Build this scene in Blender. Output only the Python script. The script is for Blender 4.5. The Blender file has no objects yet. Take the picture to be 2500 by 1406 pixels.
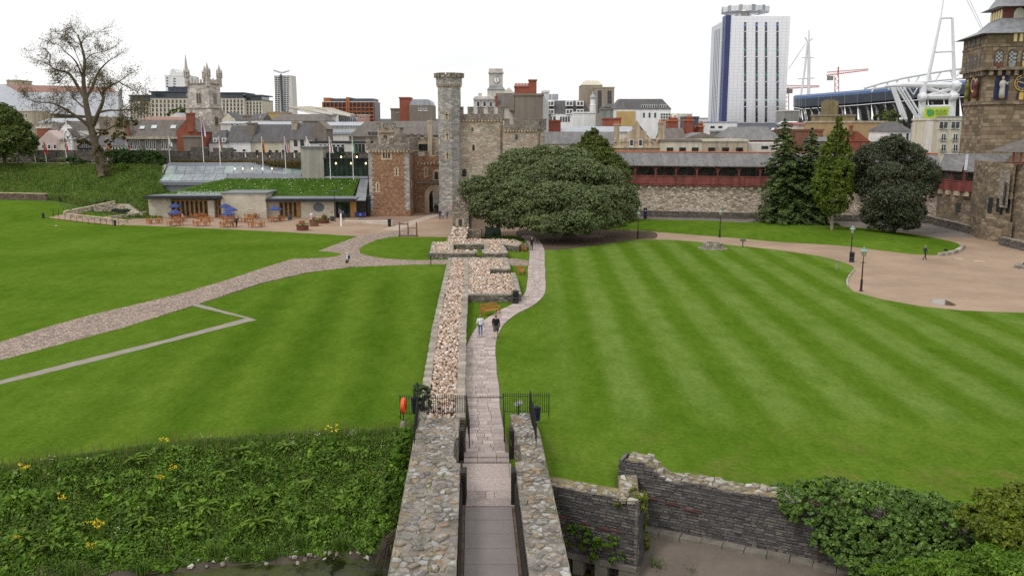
import bpy,bmesh,math,random
import numpy as np
from mathutils import Vector,Matrix,Quaternion
from mathutils.noise import noise as pnoise
random.seed(11); np.random.seed(11)
R = math.radians
SC = bpy.context.scene
COL = SC.collection
# ------------------------------------------------------------------ camera
FPX,CAMH = 2100.0,16.0
PITCH = math.atan(388.0 / FPX)
cam = bpy.data.cameras.new('camera'); cam.sensor_width = 36.0; cam.lens = FPX / 2500.0 * 36.0
cam.clip_start = 0.5; cam.clip_end = 20000
camo = bpy.data.objects.new('camera',cam); COL.objects.link(camo)
camo.location = (0,0,CAMH); camo.rotation_euler = (R(90) - PITCH,0,0)
SC.camera = camo
# ------------------------------------------------------------------ sky: bright overcast
SUN_EL,SUN_AZ = R(52),R(232)
W = bpy.data.worlds.new('World'); SC.world = W; W.use_nodes = True
nt = W.node_tree; nt.nodes.clear()
wo = nt.nodes.new('ShaderNodeOutputWorld'); bg = nt.nodes.new('ShaderNodeBackground')
sky = nt.nodes.new('ShaderNodeTexSky'); sky.sky_type = 'NISHITA'; sky.sun_disc = False
sky.sun_elevation = SUN_EL; sky.sun_rotation = SUN_AZ; sky.air_density = 1.0; sky.dust_density = 2.0
tc = nt.nodes.new('ShaderNodeTexCoord'); mp = nt.nodes.new('ShaderNodeMapping'); mp.inputs['Scale'].default_value = (1.2,1.2,4.0)
cn = nt.nodes.new('ShaderNodeTexNoise'); cn.inputs['Scale'].default_value = 2.2; cn.inputs['Detail'].default_value = 6
cr = nt.nodes.new('ShaderNodeValToRGB'); cr.color_ramp.elements[0].position = 0.30; cr.color_ramp.elements[1].position = 0.55
cr.color_ramp.elements[0].color = (0.80,0.80,0.80,1); cr.color_ramp.elements[1].color = (0.97,0.97,0.97,1)
mx = nt.nodes.new('ShaderNodeMix'); mx.data_type = 'RGBA'; mx.inputs[7].default_value = (9.6,9.6,9.5,1)
nt.links.new(tc.outputs['Generated'],mp.inputs['Vector']); nt.links.new(mp.outputs[0],cn.inputs['Vector'])
nt.links.new(cn.outputs['Fac'],cr.inputs['Fac']); nt.links.new(cr.outputs['Color'],mx.inputs[0])
nt.links.new(sky.outputs['Color'],mx.inputs[6]); nt.links.new(mx.outputs[2],bg.inputs['Color'])
bg.inputs['Strength'].default_value = 0.115
nt.links.new(bg.outputs[0],wo.inputs['Surface'])
sd = bpy.data.lights.new('sun','SUN'); sd.energy = 1.3; sd.angle = R(16); sd.color = (1.0,0.97,0.92)
so = bpy.data.objects.new('sun',sd); COL.objects.link(so)
so.location = (-60,-40,90)
_d = Vector((math.sin(SUN_AZ) * math.cos(SUN_EL),math.cos(SUN_AZ) * math.cos(SUN_EL),math.sin(SUN_EL)))
so.rotation_euler = _d.to_track_quat('Z','Y').to_euler()
SC.view_settings.view_transform = 'Standard'; SC.view_settings.look = 'None'
SC.view_settings.exposure = 0.0; SC.view_settings.gamma = 1.0; SC.view_settings.use_curve_mapping = False
SC.render.engine = 'CYCLES'; SC.cycles.use_denoising = False; SC.cycles.max_bounces = 6; SC.cycles.transparent_max_bounces = 8
SC.cycles.use_adaptive_sampling = True; SC.cycles.adaptive_threshold = 0.008
# ------------------------------------------------------------------ measuring helpers (photograph pixel -> metres)
_c,_s = math.cos(PITCH),math.sin(PITCH)
def _ray(px,py):
 a = (px - 1250.0) / FPX; b = (703.0 - py) / FPX
 return a,_c + b * _s,-_s + b * _c
def P(px,py,D):
 a,y,z = _ray(px,py); t = D / y
 return Vector((a * t,D,CAMH + z * t))
def G(px,py,z=0.0):
 a,y,zz = _ray(px,py); t = (z - CAMH) / zz
 return Vector((a * t,y * t,z))
def ZA(py,D): return P(1250,py,D).z
def XA(px,D,py=400): return P(px,py,D).x
def mpp(D): return D / FPX * 1.02
# ------------------------------------------------------------------ scene-building helpers
def lerp(a,b,t): return a + (b - a) * t
def tag(o,label=None,cat=None,group=None,kind=None):
 if label: o['label'] = label
 if cat: o['category'] = cat
 if group: o['group'] = group
 if kind: o['kind'] = kind
 return o
def thing(name,label,cat,loc=(0,0,0),rz=0.0,group=None):
 o = bpy.data.objects.new(name,None); COL.objects.link(o); o.empty_display_size = 0.3
 o.location = loc; o.rotation_euler = (0,0,rz)
 return tag(o,label,cat,group)
def world_loc(o):
 v = Vector(o.location); p = o.parent
 while p: v += Vector(p.location); p = p.parent
 return v
def link(name,me,mat=None,parent=None,loc=(0,0,0),rot=(0,0,0),scale=(1,1,1)):
 o = bpy.data.objects.new(name,me); COL.objects.link(o)
 if mat is not None and not me.materials:
  for m in (mat if isinstance(mat,(list,tuple)) else [mat]): me.materials.append(m)
 o.location = loc; o.rotation_euler = rot; o.scale = scale
 if parent: o.parent = parent
 return o
def copy_tree(o,parent=None,loc=None,rz=None):
 c = o.copy(); COL.objects.link(c); c.parent = parent
 if loc is not None: c.location = loc
 if rz is not None: c.rotation_euler = (0,0,rz)
 for ch in o.children: copy_tree(ch,c)
 return c
def np_mesh(name,V,F,mi=None,smooth=False):
 V = np.asarray(V,dtype=np.float32); F = np.asarray(F,dtype=np.int32); m,k = F.shape
 me = bpy.data.meshes.new(name)
 me.vertices.add(len(V)); me.vertices.foreach_set('co',V.ravel())
 me.loops.add(m * k); me.loops.foreach_set('vertex_index',F.ravel())
 me.polygons.add(m); me.polygons.foreach_set('loop_start',np.arange(0,m * k,k,dtype=np.int32))
 if mi is not None: me.polygons.foreach_set('material_index',np.asarray(mi,dtype=np.int32))
 if smooth: me.polygons.foreach_set('use_smooth',np.ones(m,dtype=bool))
 me.update(calc_edges=True)
 return me
class MB:
 """collects shapes, then becomes one mesh object; coordinates are the world's unless a matrix is set"""
 def __init__(s,M=None): s.v = []; s.f = []; s.m = []; s.cm = 0; s.M = M; s.sm = []; s.smooth = False
 def add(s,vs,fs):
  o = len(s.v)
  if s.M is not None: vs = [s.M @ Vector(v) for v in vs]
  s.v += [tuple(v) for v in vs]
  s.f += [tuple(i + o for i in f) for f in fs]; s.m += [s.cm] * len(fs); s.sm += [s.smooth] * len(fs)
  return s
 def mat(s,i): s.cm = i; return s
 def box(s,a,b):
  (x0,y0,z0),(x1,y1,z1) = a,b
  return s.add([(x0,y0,z0),(x1,y0,z0),(x1,y1,z0),(x0,y1,z0),(x0,y0,z1),(x1,y0,z1),(x1,y1,z1),(x0,y1,z1)],
     [(0,3,2,1),(4,5,6,7),(0,1,5,4),(1,2,6,5),(2,3,7,6),(3,0,4,7)])
 def cbox(s,c,sz,rz=0.0,M=None):
  hx,hy,hz = sz[0] / 2,sz[1] / 2,sz[2] / 2
  vs = [Vector((x,y,z)) for z in (-hz,hz) for x,y in ((-hx,-hy),(hx,-hy),(hx,hy),(-hx,hy))]
  m = Matrix.Translation(c) @ (M if M is not None else Matrix.Rotation(rz,4,'Z'))
  return s.add([m @ v for v in vs],[(0,3,2,1),(4,5,6,7),(0,1,5,4),(1,2,6,5),(2,3,7,6),(3,0,4,7)])
 def bar(s,a,b,w,h=None,up=(0,0,1)):
  a,b = Vector(a),Vector(b); h = h or w; d = (b - a); L = d.length
  if L < 1e-6: return s
  d.normalize(); u = Vector(up)
  if abs(d.dot(u)) > .98: u = Vector((0,1,0))
  r = d.cross(u).normalized(); u = r.cross(d)
  vs = []
  for p in (a,b):
   for i,j in ((-1,-1),(1,-1),(1,1),(-1,1)): vs.append(p + r * i * w / 2 + u * j * h / 2)
  return s.add(vs,[(0,3,2,1),(4,5,6,7),(0,1,5,4),(1,2,6,5),(2,3,7,6),(3,0,4,7)])
 def prism(s,poly,z0,z1,cap=True):
  n = len(poly); zt = z1 if isinstance(z1,(list,tuple)) else [z1] * n
  zb = z0 if isinstance(z0,(list,tuple)) else [z0] * n
  vs = [(p[0],p[1],zb[i]) for i,p in enumerate(poly)] + [(p[0],p[1],zt[i]) for i,p in enumerate(poly)]
  fs = [(i,(i + 1) % n,n + (i + 1) % n,n + i) for i in range(n)]
  if cap: fs += [tuple(range(n - 1,-1,-1)),tuple(range(n,2 * n))]
  return s.add(vs,fs)
 def extr(s,poly,d):
  n = len(poly); d = Vector(d); p0 = [Vector(p) for p in poly]
  return s.add(p0 + [p + d for p in p0],[tuple(range(n - 1,-1,-1)),tuple(range(n,2 * n))] + [(i,(i + 1) % n,n + (i + 1) % n,n + i) for i in range(n)])
 def face(s,pts): return s.add(pts,[tuple(range(len(pts)))])
 def tube(s,pts,rad,n=6,cap=True):
  pts = [Vector(p) for p in pts]; k = len(pts)
  rad = rad if isinstance(rad,(list,tuple)) else [rad] * k
  vs = []; fs = []; ref = Vector((0.31,0.77,0.55))
  for i,p in enumerate(pts):
   d = (pts[min(i + 1,k - 1)] - pts[max(i - 1,0)]).normalized()
   r = d.cross(ref)
   if r.length < .1: r = d.cross(Vector((1,0,0)))
   r.normalize(); u = d.cross(r)
   for j in range(n):
    a = 2 * math.pi * j / n; vs.append(p + (r * math.cos(a) + u * math.sin(a)) * rad[i])
  for i in range(k - 1):
   for j in range(n): fs.append((i * n + j,i * n + (j + 1) % n,(i + 1) * n + (j + 1) % n,(i + 1) * n + j))
  if cap: fs += [tuple(range(n - 1,-1,-1)),tuple(range((k - 1) * n,k * n))]
  return s.add(vs,fs)
 def lathe(s,prof,c=(0,0,0),n=12,a0=0.0,sx=1.0,sy=1.0):
  c = Vector(c); vs = []; fs = []
  for r,z in prof:
   for j in range(n):
    a = a0 + 2 * math.pi * j / n; vs.append(c + Vector((r * math.cos(a) * sx,r * math.sin(a) * sy,z)))
  k = len(prof)
  for i in range(k - 1):
   for j in range(n): fs.append((i * n + j,i * n + (j + 1) % n,(i + 1) * n + (j + 1) % n,(i + 1) * n + j))
  fs += [tuple(range(n - 1,-1,-1)),tuple(range((k - 1) * n,k * n))]
  return s.add(vs,fs)
 def seg(s,a,b,z0,z1,th,inset=0.0):
  a,b = Vector(a[:2]),Vector(b[:2]); d = (b - a).normalized(); nrm = Vector((-d.y,d.x)) * th
  return s.prism([a,b,b + nrm,a + nrm],z0,z1)
 def build(s,name,mat,parent=None,loc=None,smooth=None):
  off = world_loc(parent) if parent is not None else Vector(loc or (0,0,0))
  me = bpy.data.meshes.new(name)
  me.from_pydata([(v[0] - off.x,v[1] - off.y,v[2] - off.z) for v in s.v],[],s.f)
  mats = mat if isinstance(mat,(list,tuple)) else [mat]
  for m in mats: me.materials.append(m)
  if len(mats) > 1: me.polygons.foreach_set('material_index',s.m)
  if smooth is not None: me.polygons.foreach_set('use_smooth',[smooth] * len(s.f))
  elif any(s.sm): me.polygons.foreach_set('use_smooth',s.sm)
  me.update()
  o = bpy.data.objects.new(name,me); COL.objects.link(o)
  if parent is not None: o.parent = parent
  else: o.location = off
  return o
def spline(pts,n=6,closed=False):
 pts = [Vector(p) for p in pts]; out = []; k = len(pts)
 rng = range(k) if closed else range(k - 1)
 for i in rng:
  if closed: a,b,c,d = pts[(i - 1) % k],pts[i],pts[(i + 1) % k],pts[(i + 2) % k]
  else: a,b,c,d = pts[max(i - 1,0)],pts[i],pts[i + 1],pts[min(i + 2,k - 1)]
  for j in range(n):
   t = j / n
   out.append(0.5 * ((2 * b) + (c - a) * t + (2 * a - 5 * b + 4 * c - d) * t * t + (3 * b - a - 3 * c + d) * t ** 3))
 if not closed: out.append(pts[-1])
 return out
def jit(a): return random.uniform(-a,a)
def U(a,b): return random.uniform(a,b)
# ------------------------------------------------------------------ procedural materials
MATS = {}
def _new(name):
 m = bpy.data.materials.new(name); m.use_nodes = True; t = m.node_tree
 b = t.nodes['Principled BSDF']; MATS[name] = m
 return m,t,b
def N(t,typ,**kw):
 n = t.nodes.new(typ)
 for k,v in kw.items(): setattr(n,k,v)
 return n
def L(t,a,b): t.links.new(a,b)
def ramp(t,fac,stops,interp='LINEAR'):
 r = N(t,'ShaderNodeValToRGB'); cr = r.color_ramp; cr.interpolation = interp
 while len(cr.elements) < len(stops): cr.elements.new(0.5)
 for e,(p,c) in zip(cr.elements,stops): e.position = p; e.color = (c[0],c[1],c[2],1)
 L(t,fac,r.inputs['Fac']); return r.outputs['Color']
def noise_n(t,scale,detail=4,vec=None,rough=.55,sc3=None):
 n = N(t,'ShaderNodeTexNoise'); n.inputs['Scale'].default_value = scale; n.inputs['Detail'].default_value = detail
 n.inputs['Roughness'].default_value = rough
 if vec is None: vec = N(t,'ShaderNodeTexCoord').outputs['Object']
 if sc3:
  mpp_ = N(t,'ShaderNodeMapping'); mpp_.inputs['Scale'].default_value = sc3; L(t,vec,mpp_.inputs['Vector']); vec = mpp_.outputs[0]
 L(t,vec,n.inputs['Vector']); return n.outputs['Fac']
def mixc(t,fac,a,b,mode='MIX'):
 m = N(t,'ShaderNodeMix',data_type='RGBA',blend_type=mode)
 for sock,v in ((m.inputs[0],fac),(m.inputs[6],a),(m.inputs[7],b)):
  if isinstance(v,(int,float)): sock.default_value = v
  elif isinstance(v,(tuple,list)): sock.default_value = (v[0],v[1],v[2],1)
  else: L(t,v,sock)
 return m.outputs[2]
def bumpn(t,b,h,strength=.4,dist=.05):
 bp = N(t,'ShaderNodeBump'); bp.inputs['Strength'].default_value = strength; bp.inputs['Distance'].default_value = dist
 L(t,h,bp.inputs['Height']); L(t,bp.outputs[0],b.inputs['Normal'])
def kc(c,f): return tuple(min(1,x * f) for x in c)
def wcoord(t):
 return N(t,'ShaderNodeNewGeometry').outputs['Position']
def plain(name,c,rough=.85,var=.14,scale=1.5,bump=0.0,bscale=12,spec=.3,metal=0.0,streak=0.0,fine=.06):
 if name in MATS: return MATS[name]
 m,t,b = _new(name); pos = wcoord(t)
 f = noise_n(t,scale,5,pos)
 col = ramp(t,f,[(.3,kc(c,1 - var)),(.7,kc(c,1 + var))])
 if fine:
  f2 = noise_n(t,scale * 9,3,pos); col = mixc(t,1.0,col,ramp(t,f2,[(.25,(1 - fine,) * 3),(.75,(1 + fine,) * 3)]),'MULTIPLY')
 if streak:
  f3 = noise_n(t,1.0,4,pos,sc3=(1.3,1.3,.09)); col = mixc(t,1.0,col,ramp(t,f3,[(.38,(1 - streak,) * 3),(.6,(1.0,) * 3)]),'MULTIPLY')
 L(t,col,b.inputs['Base Color']); b.inputs['Roughness'].default_value = rough
 b.inputs['Specular IOR Level'].default_value = spec; b.inputs['Metallic'].default_value = metal
 if bump: bumpn(t,b,noise_n(t,bscale,4,pos),bump,.03)
 return m
def stone(name,cols,cell=(2.2,2.2,4.5),mortar=(.30,.28,.25),mw=.06,bump=.5,stain=(.75,1.12),rough=.92,dist=.05,warm=None):
 """coursed rubble: cells give each stone its tint, dark joints, large weather stains"""
 if name in MATS: return MATS[name]
 m,t,b = _new(name); pos = wcoord(t)
 wn = N(t,'ShaderNodeTexNoise'); wn.inputs['Scale'].default_value = 1.1; L(t,pos,wn.inputs['Vector'])
 mixv = N(t,'ShaderNodeMix',data_type='VECTOR'); mixv.inputs[0].default_value = .07; L(t,pos,mixv.inputs[4]); L(t,wn.outputs['Color'],mixv.inputs[5])
 mp_ = N(t,'ShaderNodeMapping'); mp_.inputs['Scale'].default_value = cell; L(t,mixv.outputs[1],mp_.inputs['Vector'])
 vo = N(t,'ShaderNodeTexVoronoi'); vo.inputs['Scale'].default_value = 1; vo.inputs['Randomness'].default_value = .85; L(t,mp_.outputs[0],vo.inputs['Vector'])
 ve = N(t,'ShaderNodeTexVoronoi',feature='DISTANCE_TO_EDGE'); ve.inputs['Scale'].default_value = 1; ve.inputs['Randomness'].default_value = .85; L(t,mp_.outputs[0],ve.inputs['Vector'])
 sp = N(t,'ShaderNodeSeparateColor'); L(t,vo.outputs['Color'],sp.inputs[0])
 n = len(cols); col = ramp(t,sp.outputs[0],[(i / max(1,n),c) for i,c in enumerate(cols)],'CONSTANT')
 br = ramp(t,sp.outputs[1],[(0,(.78,) * 3),(1,(1.2,) * 3)]); col = mixc(t,1.0,col,br,'MULTIPLY')
 edge = ramp(t,ve.outputs['Distance'],[(mw * .35,(0,0,0)),(mw,(1,1,1))])
 col = mixc(t,edge,mortar,col)
 f = noise_n(t,.35,6,pos,.65); col = mixc(t,1.0,col,ramp(t,f,[(.3,(stain[0],) * 3),(.7,(stain[1],) * 3)]),'MULTIPLY')
 if warm: col = mixc(t,ramp(t,noise_n(t,.55,4,pos,.6),[(.5,(0,0,0)),(.68,(.7,.7,.7))]),col,warm)
 f2 = noise_n(t,14,3,pos); col = mixc(t,1.0,col,ramp(t,f2,[(.3,(.85,) * 3),(.7,(1.12,) * 3)]),'MULTIPLY')
 L(t,col,b.inputs['Base Color']); b.inputs['Roughness'].default_value = rough; b.inputs['Specular IOR Level'].default_value = .2
 ad = N(t,'ShaderNodeMath',operation='MULTIPLY_ADD'); L(t,f2,ad.inputs[0]); ad.inputs[1].default_value = .35
 L(t,edge,ad.inputs[2]); bumpn(t,b,ad.outputs[0],bump,dist)
 return m
def piece(name,cols,rough=.92,var=.2,bump=.4,lichen=None):
 """one stone / slab among many: the tint is drawn per object and per loose piece"""
 if name in MATS: return MATS[name]
 m,t,b = _new(name); pos = wcoord(t)
 oi = N(t,'ShaderNodeObjectInfo'); ge = N(t,'ShaderNodeNewGeometry')
 ad = N(t,'ShaderNodeMath',operation='ADD'); L(t,oi.outputs['Random'],ad.inputs[0]); L(t,ge.outputs['Random Per Island'],ad.inputs[1])
 fr = N(t,'ShaderNodeMath',operation='FRACT'); L(t,ad.outputs[0],fr.inputs[0])
 n = len(cols); col = ramp(t,fr.outputs[0],[(i / n,c) for i,c in enumerate(cols)],'CONSTANT')
 m3 = N(t,'ShaderNodeMath',operation='MULTIPLY'); L(t,fr.outputs[0],m3.inputs[0]); m3.inputs[1].default_value = 17.3
 fr2 = N(t,'ShaderNodeMath',operation='FRACT'); L(t,m3.outputs[0],fr2.inputs[0])
 col = mixc(t,1.0,col,ramp(t,fr2.outputs[0],[(0,(1 - var,) * 3),(1,(1 + var,) * 3)]),'MULTIPLY')
 f = noise_n(t,7,5,pos,.65); col = mixc(t,1.0,col,ramp(t,f,[(.3,(.74,) * 3),(.7,(1.18,) * 3)]),'MULTIPLY')
 if lichen: col = mixc(t,ramp(t,noise_n(t,3.2,5,pos,.7),[(.55,(0,0,0)),(.66,(.75,.75,.75))]),col,lichen)
 L(t,col,b.inputs['Base Color']); b.inputs['Roughness'].default_value = rough; b.inputs['Specular IOR Level'].default_value = .2
 bumpn(t,b,noise_n(t,22,4,pos),bump,.02)
 return m
def leaf(name,cols,trans=.3,rough=.55,cl=.22,clump=.6):
 if name in MATS: return MATS[name]
 m,t,b = _new(name); pos = wcoord(t)
 ge = N(t,'ShaderNodeNewGeometry')
 n = len(cols); col = ramp(t,ge.outputs['Random Per Island'],[(i / max(1,n - 1),c) for i,c in enumerate(cols)])
 f = noise_n(t,clump,3,pos); col = mixc(t,1.0,col,ramp(t,f,[(.3,(1 - cl,) * 3),(.7,(1 + cl,1 + cl * .9,1 + cl * .4))]),'MULTIPLY')
 L(t,col,b.inputs['Base Color']); b.inputs['Roughness'].default_value = rough; b.inputs['Specular IOR Level'].default_value = .25
 tr = N(t,'ShaderNodeBsdfTranslucent'); L(t,mixc(t,1.0,col,(1.15,1.2,.7),'MULTIPLY'),tr.inputs['Color'])
 ms = N(t,'ShaderNodeMixShader'); ms.inputs[0].default_value = trans
 L(t,b.outputs[0],ms.inputs[1]); L(t,tr.outputs[0],ms.inputs[2]); L(t,ms.outputs[0],t.nodes['Material Output'].inputs['Surface'])
 return m
def glassm(name,c=(.03,.035,.04),rough=.08,spec=.6,var=.5):
 if name in MATS: return MATS[name]
 m,t,b = _new(name); oi = N(t,'ShaderNodeObjectInfo')
 f = noise_n(t,.8,2,wcoord(t)); col = ramp(t,f,[(.35,kc(c,1 - var)),(.65,kc(c,1 + var))])
 L(t,col,b.inputs['Base Color']); b.inputs['Roughness'].default_value = rough; b.inputs['Specular IOR Level'].default_value = spec
 return m
def slate(name,c,rows=3.0):
 if name in MATS: return MATS[name]
 m,t,b = _new(name); pos = wcoord(t)
 mp_ = N(t,'ShaderNodeMapping'); mp_.inputs['Scale'].default_value = (2.5,.8,rows * 1.6); L(t,pos,mp_.inputs['Vector'])
 vo = N(t,'ShaderNodeTexVoronoi'); vo.inputs['Scale'].default_value = 1.6; L(t,mp_.outputs[0],vo.inputs['Vector'])
 sp = N(t,'ShaderNodeSeparateColor'); L(t,vo.outputs['Color'],sp.inputs[0])
 col = mixc(t,1.0,c,ramp(t,sp.outputs[0],[(0,(.8,) * 3),(1,(1.2,) * 3)]),'MULTIPLY')
 f3 = noise_n(t,1.0,5,pos,.6,sc3=(1.1,.25,.12)); col = mixc(t,1.0,col,ramp(t,f3,[(.35,(.78,) * 3),(.65,(1.16,1.14,1.1))]),'MULTIPLY')
 L(t,col,b.inputs['Base Color']); b.inputs['Roughness'].default_value = .6; b.inputs['Specular IOR Level'].default_value = .35
 bumpn(t,b,sp.outputs[0],.25,.02)
 return m
def bricks(name,c1,c2,mortar=(.4,.37,.33),sx=4.4,sz=13.0,bump=.3,var=.2,offs=0.0):
 """masonry pattern laid along the wall's own horizontal run, for faces too far off to build brick by brick"""
 if name in MATS: return MATS[name]
 m,t,b = _new(name); pos = wcoord(t); g = N(t,'ShaderNodeNewGeometry')
 sx_ = N(t,'ShaderNodeSeparateXYZ'); L(t,pos,sx_.inputs[0]); sn = N(t,'ShaderNodeSeparateXYZ'); L(t,g.outputs['True Normal'],sn.inputs[0])
 ab = N(t,'ShaderNodeMath',operation='ABSOLUTE'); L(t,sn.outputs[0],ab.inputs[0])
 gt = N(t,'ShaderNodeMath',operation='GREATER_THAN'); L(t,ab.outputs[0],gt.inputs[0]); gt.inputs[1].default_value = .72
 mm = N(t,'ShaderNodeMix',data_type='FLOAT'); L(t,gt.outputs[0],mm.inputs[0]); L(t,sx_.outputs[0],mm.inputs[2]); L(t,sx_.outputs[1],mm.inputs[3])
 cb = N(t,'ShaderNodeCombineXYZ'); L(t,mm.outputs[0],cb.inputs[0]); L(t,sx_.outputs[2],cb.inputs[1])
 bt = N(t,'ShaderNodeTexBrick'); bt.inputs['Scale'].default_value = 1; bt.inputs['Brick Width'].default_value = 1 / sx * 2; bt.inputs['Row Height'].default_value = 1 / sz * 1
 bt.inputs['Mortar Size'].default_value = .012 * 6 / sz; bt.inputs['Color1'].default_value = (*c1,1); bt.inputs['Color2'].default_value = (*c2,1); bt.inputs['Mortar'].default_value = (*mortar,1)
 L(t,cb.outputs[0],bt.inputs['Vector'])
 f = noise_n(t,.5,5,pos,.6); col = mixc(t,1.0,bt.outputs['Color'],ramp(t,f,[(.3,(1 - var,) * 3),(.7,(1 + var * .6,) * 3)]),'MULTIPLY')
 f2 = noise_n(t,9,3,pos); col = mixc(t,1.0,col,ramp(t,f2,[(.3,(.9,) * 3),(.7,(1.08,) * 3)]),'MULTIPLY')
 L(t,col,b.inputs['Base Color']); b.inputs['Roughness'].default_value = .9; b.inputs['Specular IOR Level'].default_value = .2
 bumpn(t,b,bt.outputs['Fac'],-bump,.02)
 return m
def glow(name,c,s):
 if name in MATS: return MATS[name]
 m,t,b = _new(name); b.inputs['Base Color'].default_value = (*c,1); b.inputs['Emission Color'].default_value = (*c,1); b.inputs['Emission Strength'].default_value = s
 return m
def lawn_mat(name,amt):
 # mown grass with mower stripes (grass bent two ways), worn edges
 m,t,b = _new(name); pos = wcoord(t); sx = N(t,'ShaderNodeSeparateXYZ'); L(t,pos,sx.inputs[0])
 def lin(ax,ay,ph,warp=.8):
  a = N(t,'ShaderNodeMath',operation='MULTIPLY'); L(t,sx.outputs[0],a.inputs[0]); a.inputs[1].default_value = ax
  c_ = N(t,'ShaderNodeMath',operation='MULTIPLY_ADD'); L(t,sx.outputs[1],c_.inputs[0]); c_.inputs[1].default_value = ay; L(t,a.outputs[0],c_.inputs[2])
  w = N(t,'ShaderNodeMath',operation='MULTIPLY_ADD'); L(t,noise_n(t,.12,3,pos),w.inputs[0]); w.inputs[1].default_value = warp; L(t,c_.outputs[0],w.inputs[2])
  p = N(t,'ShaderNodeMath',operation='ADD'); L(t,w.outputs[0],p.inputs[0]); p.inputs[1].default_value = ph
  s_ = N(t,'ShaderNodeMath',operation='SINE'); L(t,p.outputs[0],s_.inputs[0])
  h = N(t,'ShaderNodeMath',operation='MULTIPLY_ADD'); L(t,s_.outputs[0],h.inputs[0]); h.inputs[1].default_value = .5; h.inputs[2].default_value = .5
  return h.outputs[0]
 def band(sock,a,b_):
  mr = N(t,'ShaderNodeMapRange'); L(t,sock,mr.inputs[0]); mr.inputs[1].default_value = min(a,b_); mr.inputs[2].default_value = max(a,b_); mr.interpolation_type = 'SMOOTHSTEP'
  if a > b_: mr.inputs[3].default_value = 1; mr.inputs[4].default_value = 0
  return mr.outputs[0]
 def mul(a,b_):
  q = N(t,'ShaderNodeMath',operation='MULTIPLY')
  for i,v in ((0,a),(1,b_)):
   if isinstance(v,(int,float)): q.inputs[i].default_value = v
   else: L(t,v,q.inputs[i])
  return q.outputs[0]
 w0 = 2 * math.pi / 4.35
 sr = ramp(t,lin(w0,-.03 * w0,-w0 * 10.0 + math.pi / 2 - .4),[(.15,(0,0,0)),(.80,(1,1,1))])
 w1 = 2 * math.pi / 5.2
 sl = lin(w1,.11 * w1,1.2,2.0)
 right = mul(mul(band(sx.outputs[0],1.5,7.0),band(sx.outputs[1],43.0,49.0)),band(sx.outputs[1],128.0,122.0))
 left = mul(mul(band(sx.outputs[0],-6.0,-9.0),band(sx.outputs[0],-32.0,-18.0)),band(sx.outputs[1],100.0,84.0))
 big = noise_n(t,.07,5,pos,.6); fine = noise_n(t,3.5,5,pos,.7); mid = noise_n(t,.6,5,pos,.65,sc3=(1.6,.7,1))
 base = ramp(t,big,[(.30,(.066,.130,.010)),(.70,(.112,.182,.022))])
 stripe_l = mixc(t,mul(mul(right,amt),ramp(t,noise_n(t,.16,4,pos,.6),[(.3,(.35,) * 3),(.6,(.95,) * 3)])),base,mixc(t,sr,(.074,.138,.011),(.152,.222,.050)))
 col = mixc(t,mul(left,.75 * amt),stripe_l,mixc(t,sl,(.042,.094,.006),(.104,.168,.018)))
 straw = mul(ramp(t,noise_n(t,.33,6,pos,.7),[(.52,(0,0,0)),(.70,(1,1,1))]),band(sx.outputs[1],47.0,40.0))
 col = mixc(t,mul(straw,mul(band(sx.outputs[0],-2.0,3.0),.55)),col,(.17,.15,.045))
 col = mixc(t,1.0,col,ramp(t,mid,[(.28,(.78,.84,.7)),(.72,(1.20,1.13,1.25))]),'MULTIPLY')
 col = mixc(t,1.0,col,ramp(t,fine,[(.25,(.66,.73,.6)),(.75,(1.3,1.23,1.35))]),'MULTIPLY')
 clov = ramp(t,noise_n(t,.9,6,pos,.75),[(.60,(0,0,0)),(.70,(.55,.55,.55))]); col = mixc(t,clov,col,mixc(t,1.0,col,(1.35,1.12,1.7),'MULTIPLY'))
 L(t,col,b.inputs['Base Color']); b.inputs['Roughness'].default_value = 1.0; b.inputs['Specular IOR Level'].default_value = .0
 bumpn(t,b,noise_n(t,9,5,pos,.75),.7,.06)
lawn_mat('lawn',.72); lawn_mat('lawn_plain',0.0)
def ground_mats():
 # rough meadow on the banks
 m,t,b = _new('rough_grass'); pos = wcoord(t)
 col = ramp(t,noise_n(t,.5,6,pos,.7),[(.28,(.050,.10,.016)),(.5,(.085,.155,.025)),(.72,(.145,.185,.05))])
 col = mixc(t,1.0,col,ramp(t,noise_n(t,2.2,6,pos,.75),[(.3,(.6,.66,.55)),(.7,(1.25,1.22,1.2))]),'MULTIPLY')
 L(t,col,b.inputs['Base Color']); b.inputs['Roughness'].default_value = .95; b.inputs['Specular IOR Level'].default_value = .1
 bumpn(t,b,noise_n(t,2.4,6,pos,.8),1.0,.35)
ground_mats()
TARMAC = plain('tan_tarmac',(.325,.232,.165),.9,.17,.16,.25,30,.2)
REDTAR = plain('reddish_tarmac',(.27,.185,.14),.9,.12,.3,.25,30,.2)
GREYTAR = plain('grey_tarmac',(.19,.165,.15),.9,.14,.3,.25,30,.2)
GRAVEL = stone('cobbled_gravel',[(.321,.246,.206),(.413,.317,.262),(.253,.194,.162),(.459,.363,.312)],(6,6,6),(.14,.105,.08),.08,.6,(.85,1.1))
CITYG = plain('street_asphalt',(.07,.07,.072),.9,.2,.1)
SHADELIT = plain('litter_painted_shade',(.095,.062,.042),.95,.25,.8,.5,18)
MUD = plain('wet_mud',(.060,.048,.032),.7,.35,1.2,.6,8)
SLAB = piece('paving_slab',[(.383,.316,.291),(.426,.359,.328),(.348,.287,.268),(.469,.394,.358)],var=.12,bump=.3)
SLABJ = plain('slab_joint',(.13,.105,.09),.95,.2,2)
RUB = piece('rubble_stone',[(.462,.344,.260),(.550,.428,.335),(.341,.239,.173),(.616,.500,.404),(.484,.350,.271),(.660,.578,.520)],var=.2)
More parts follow.
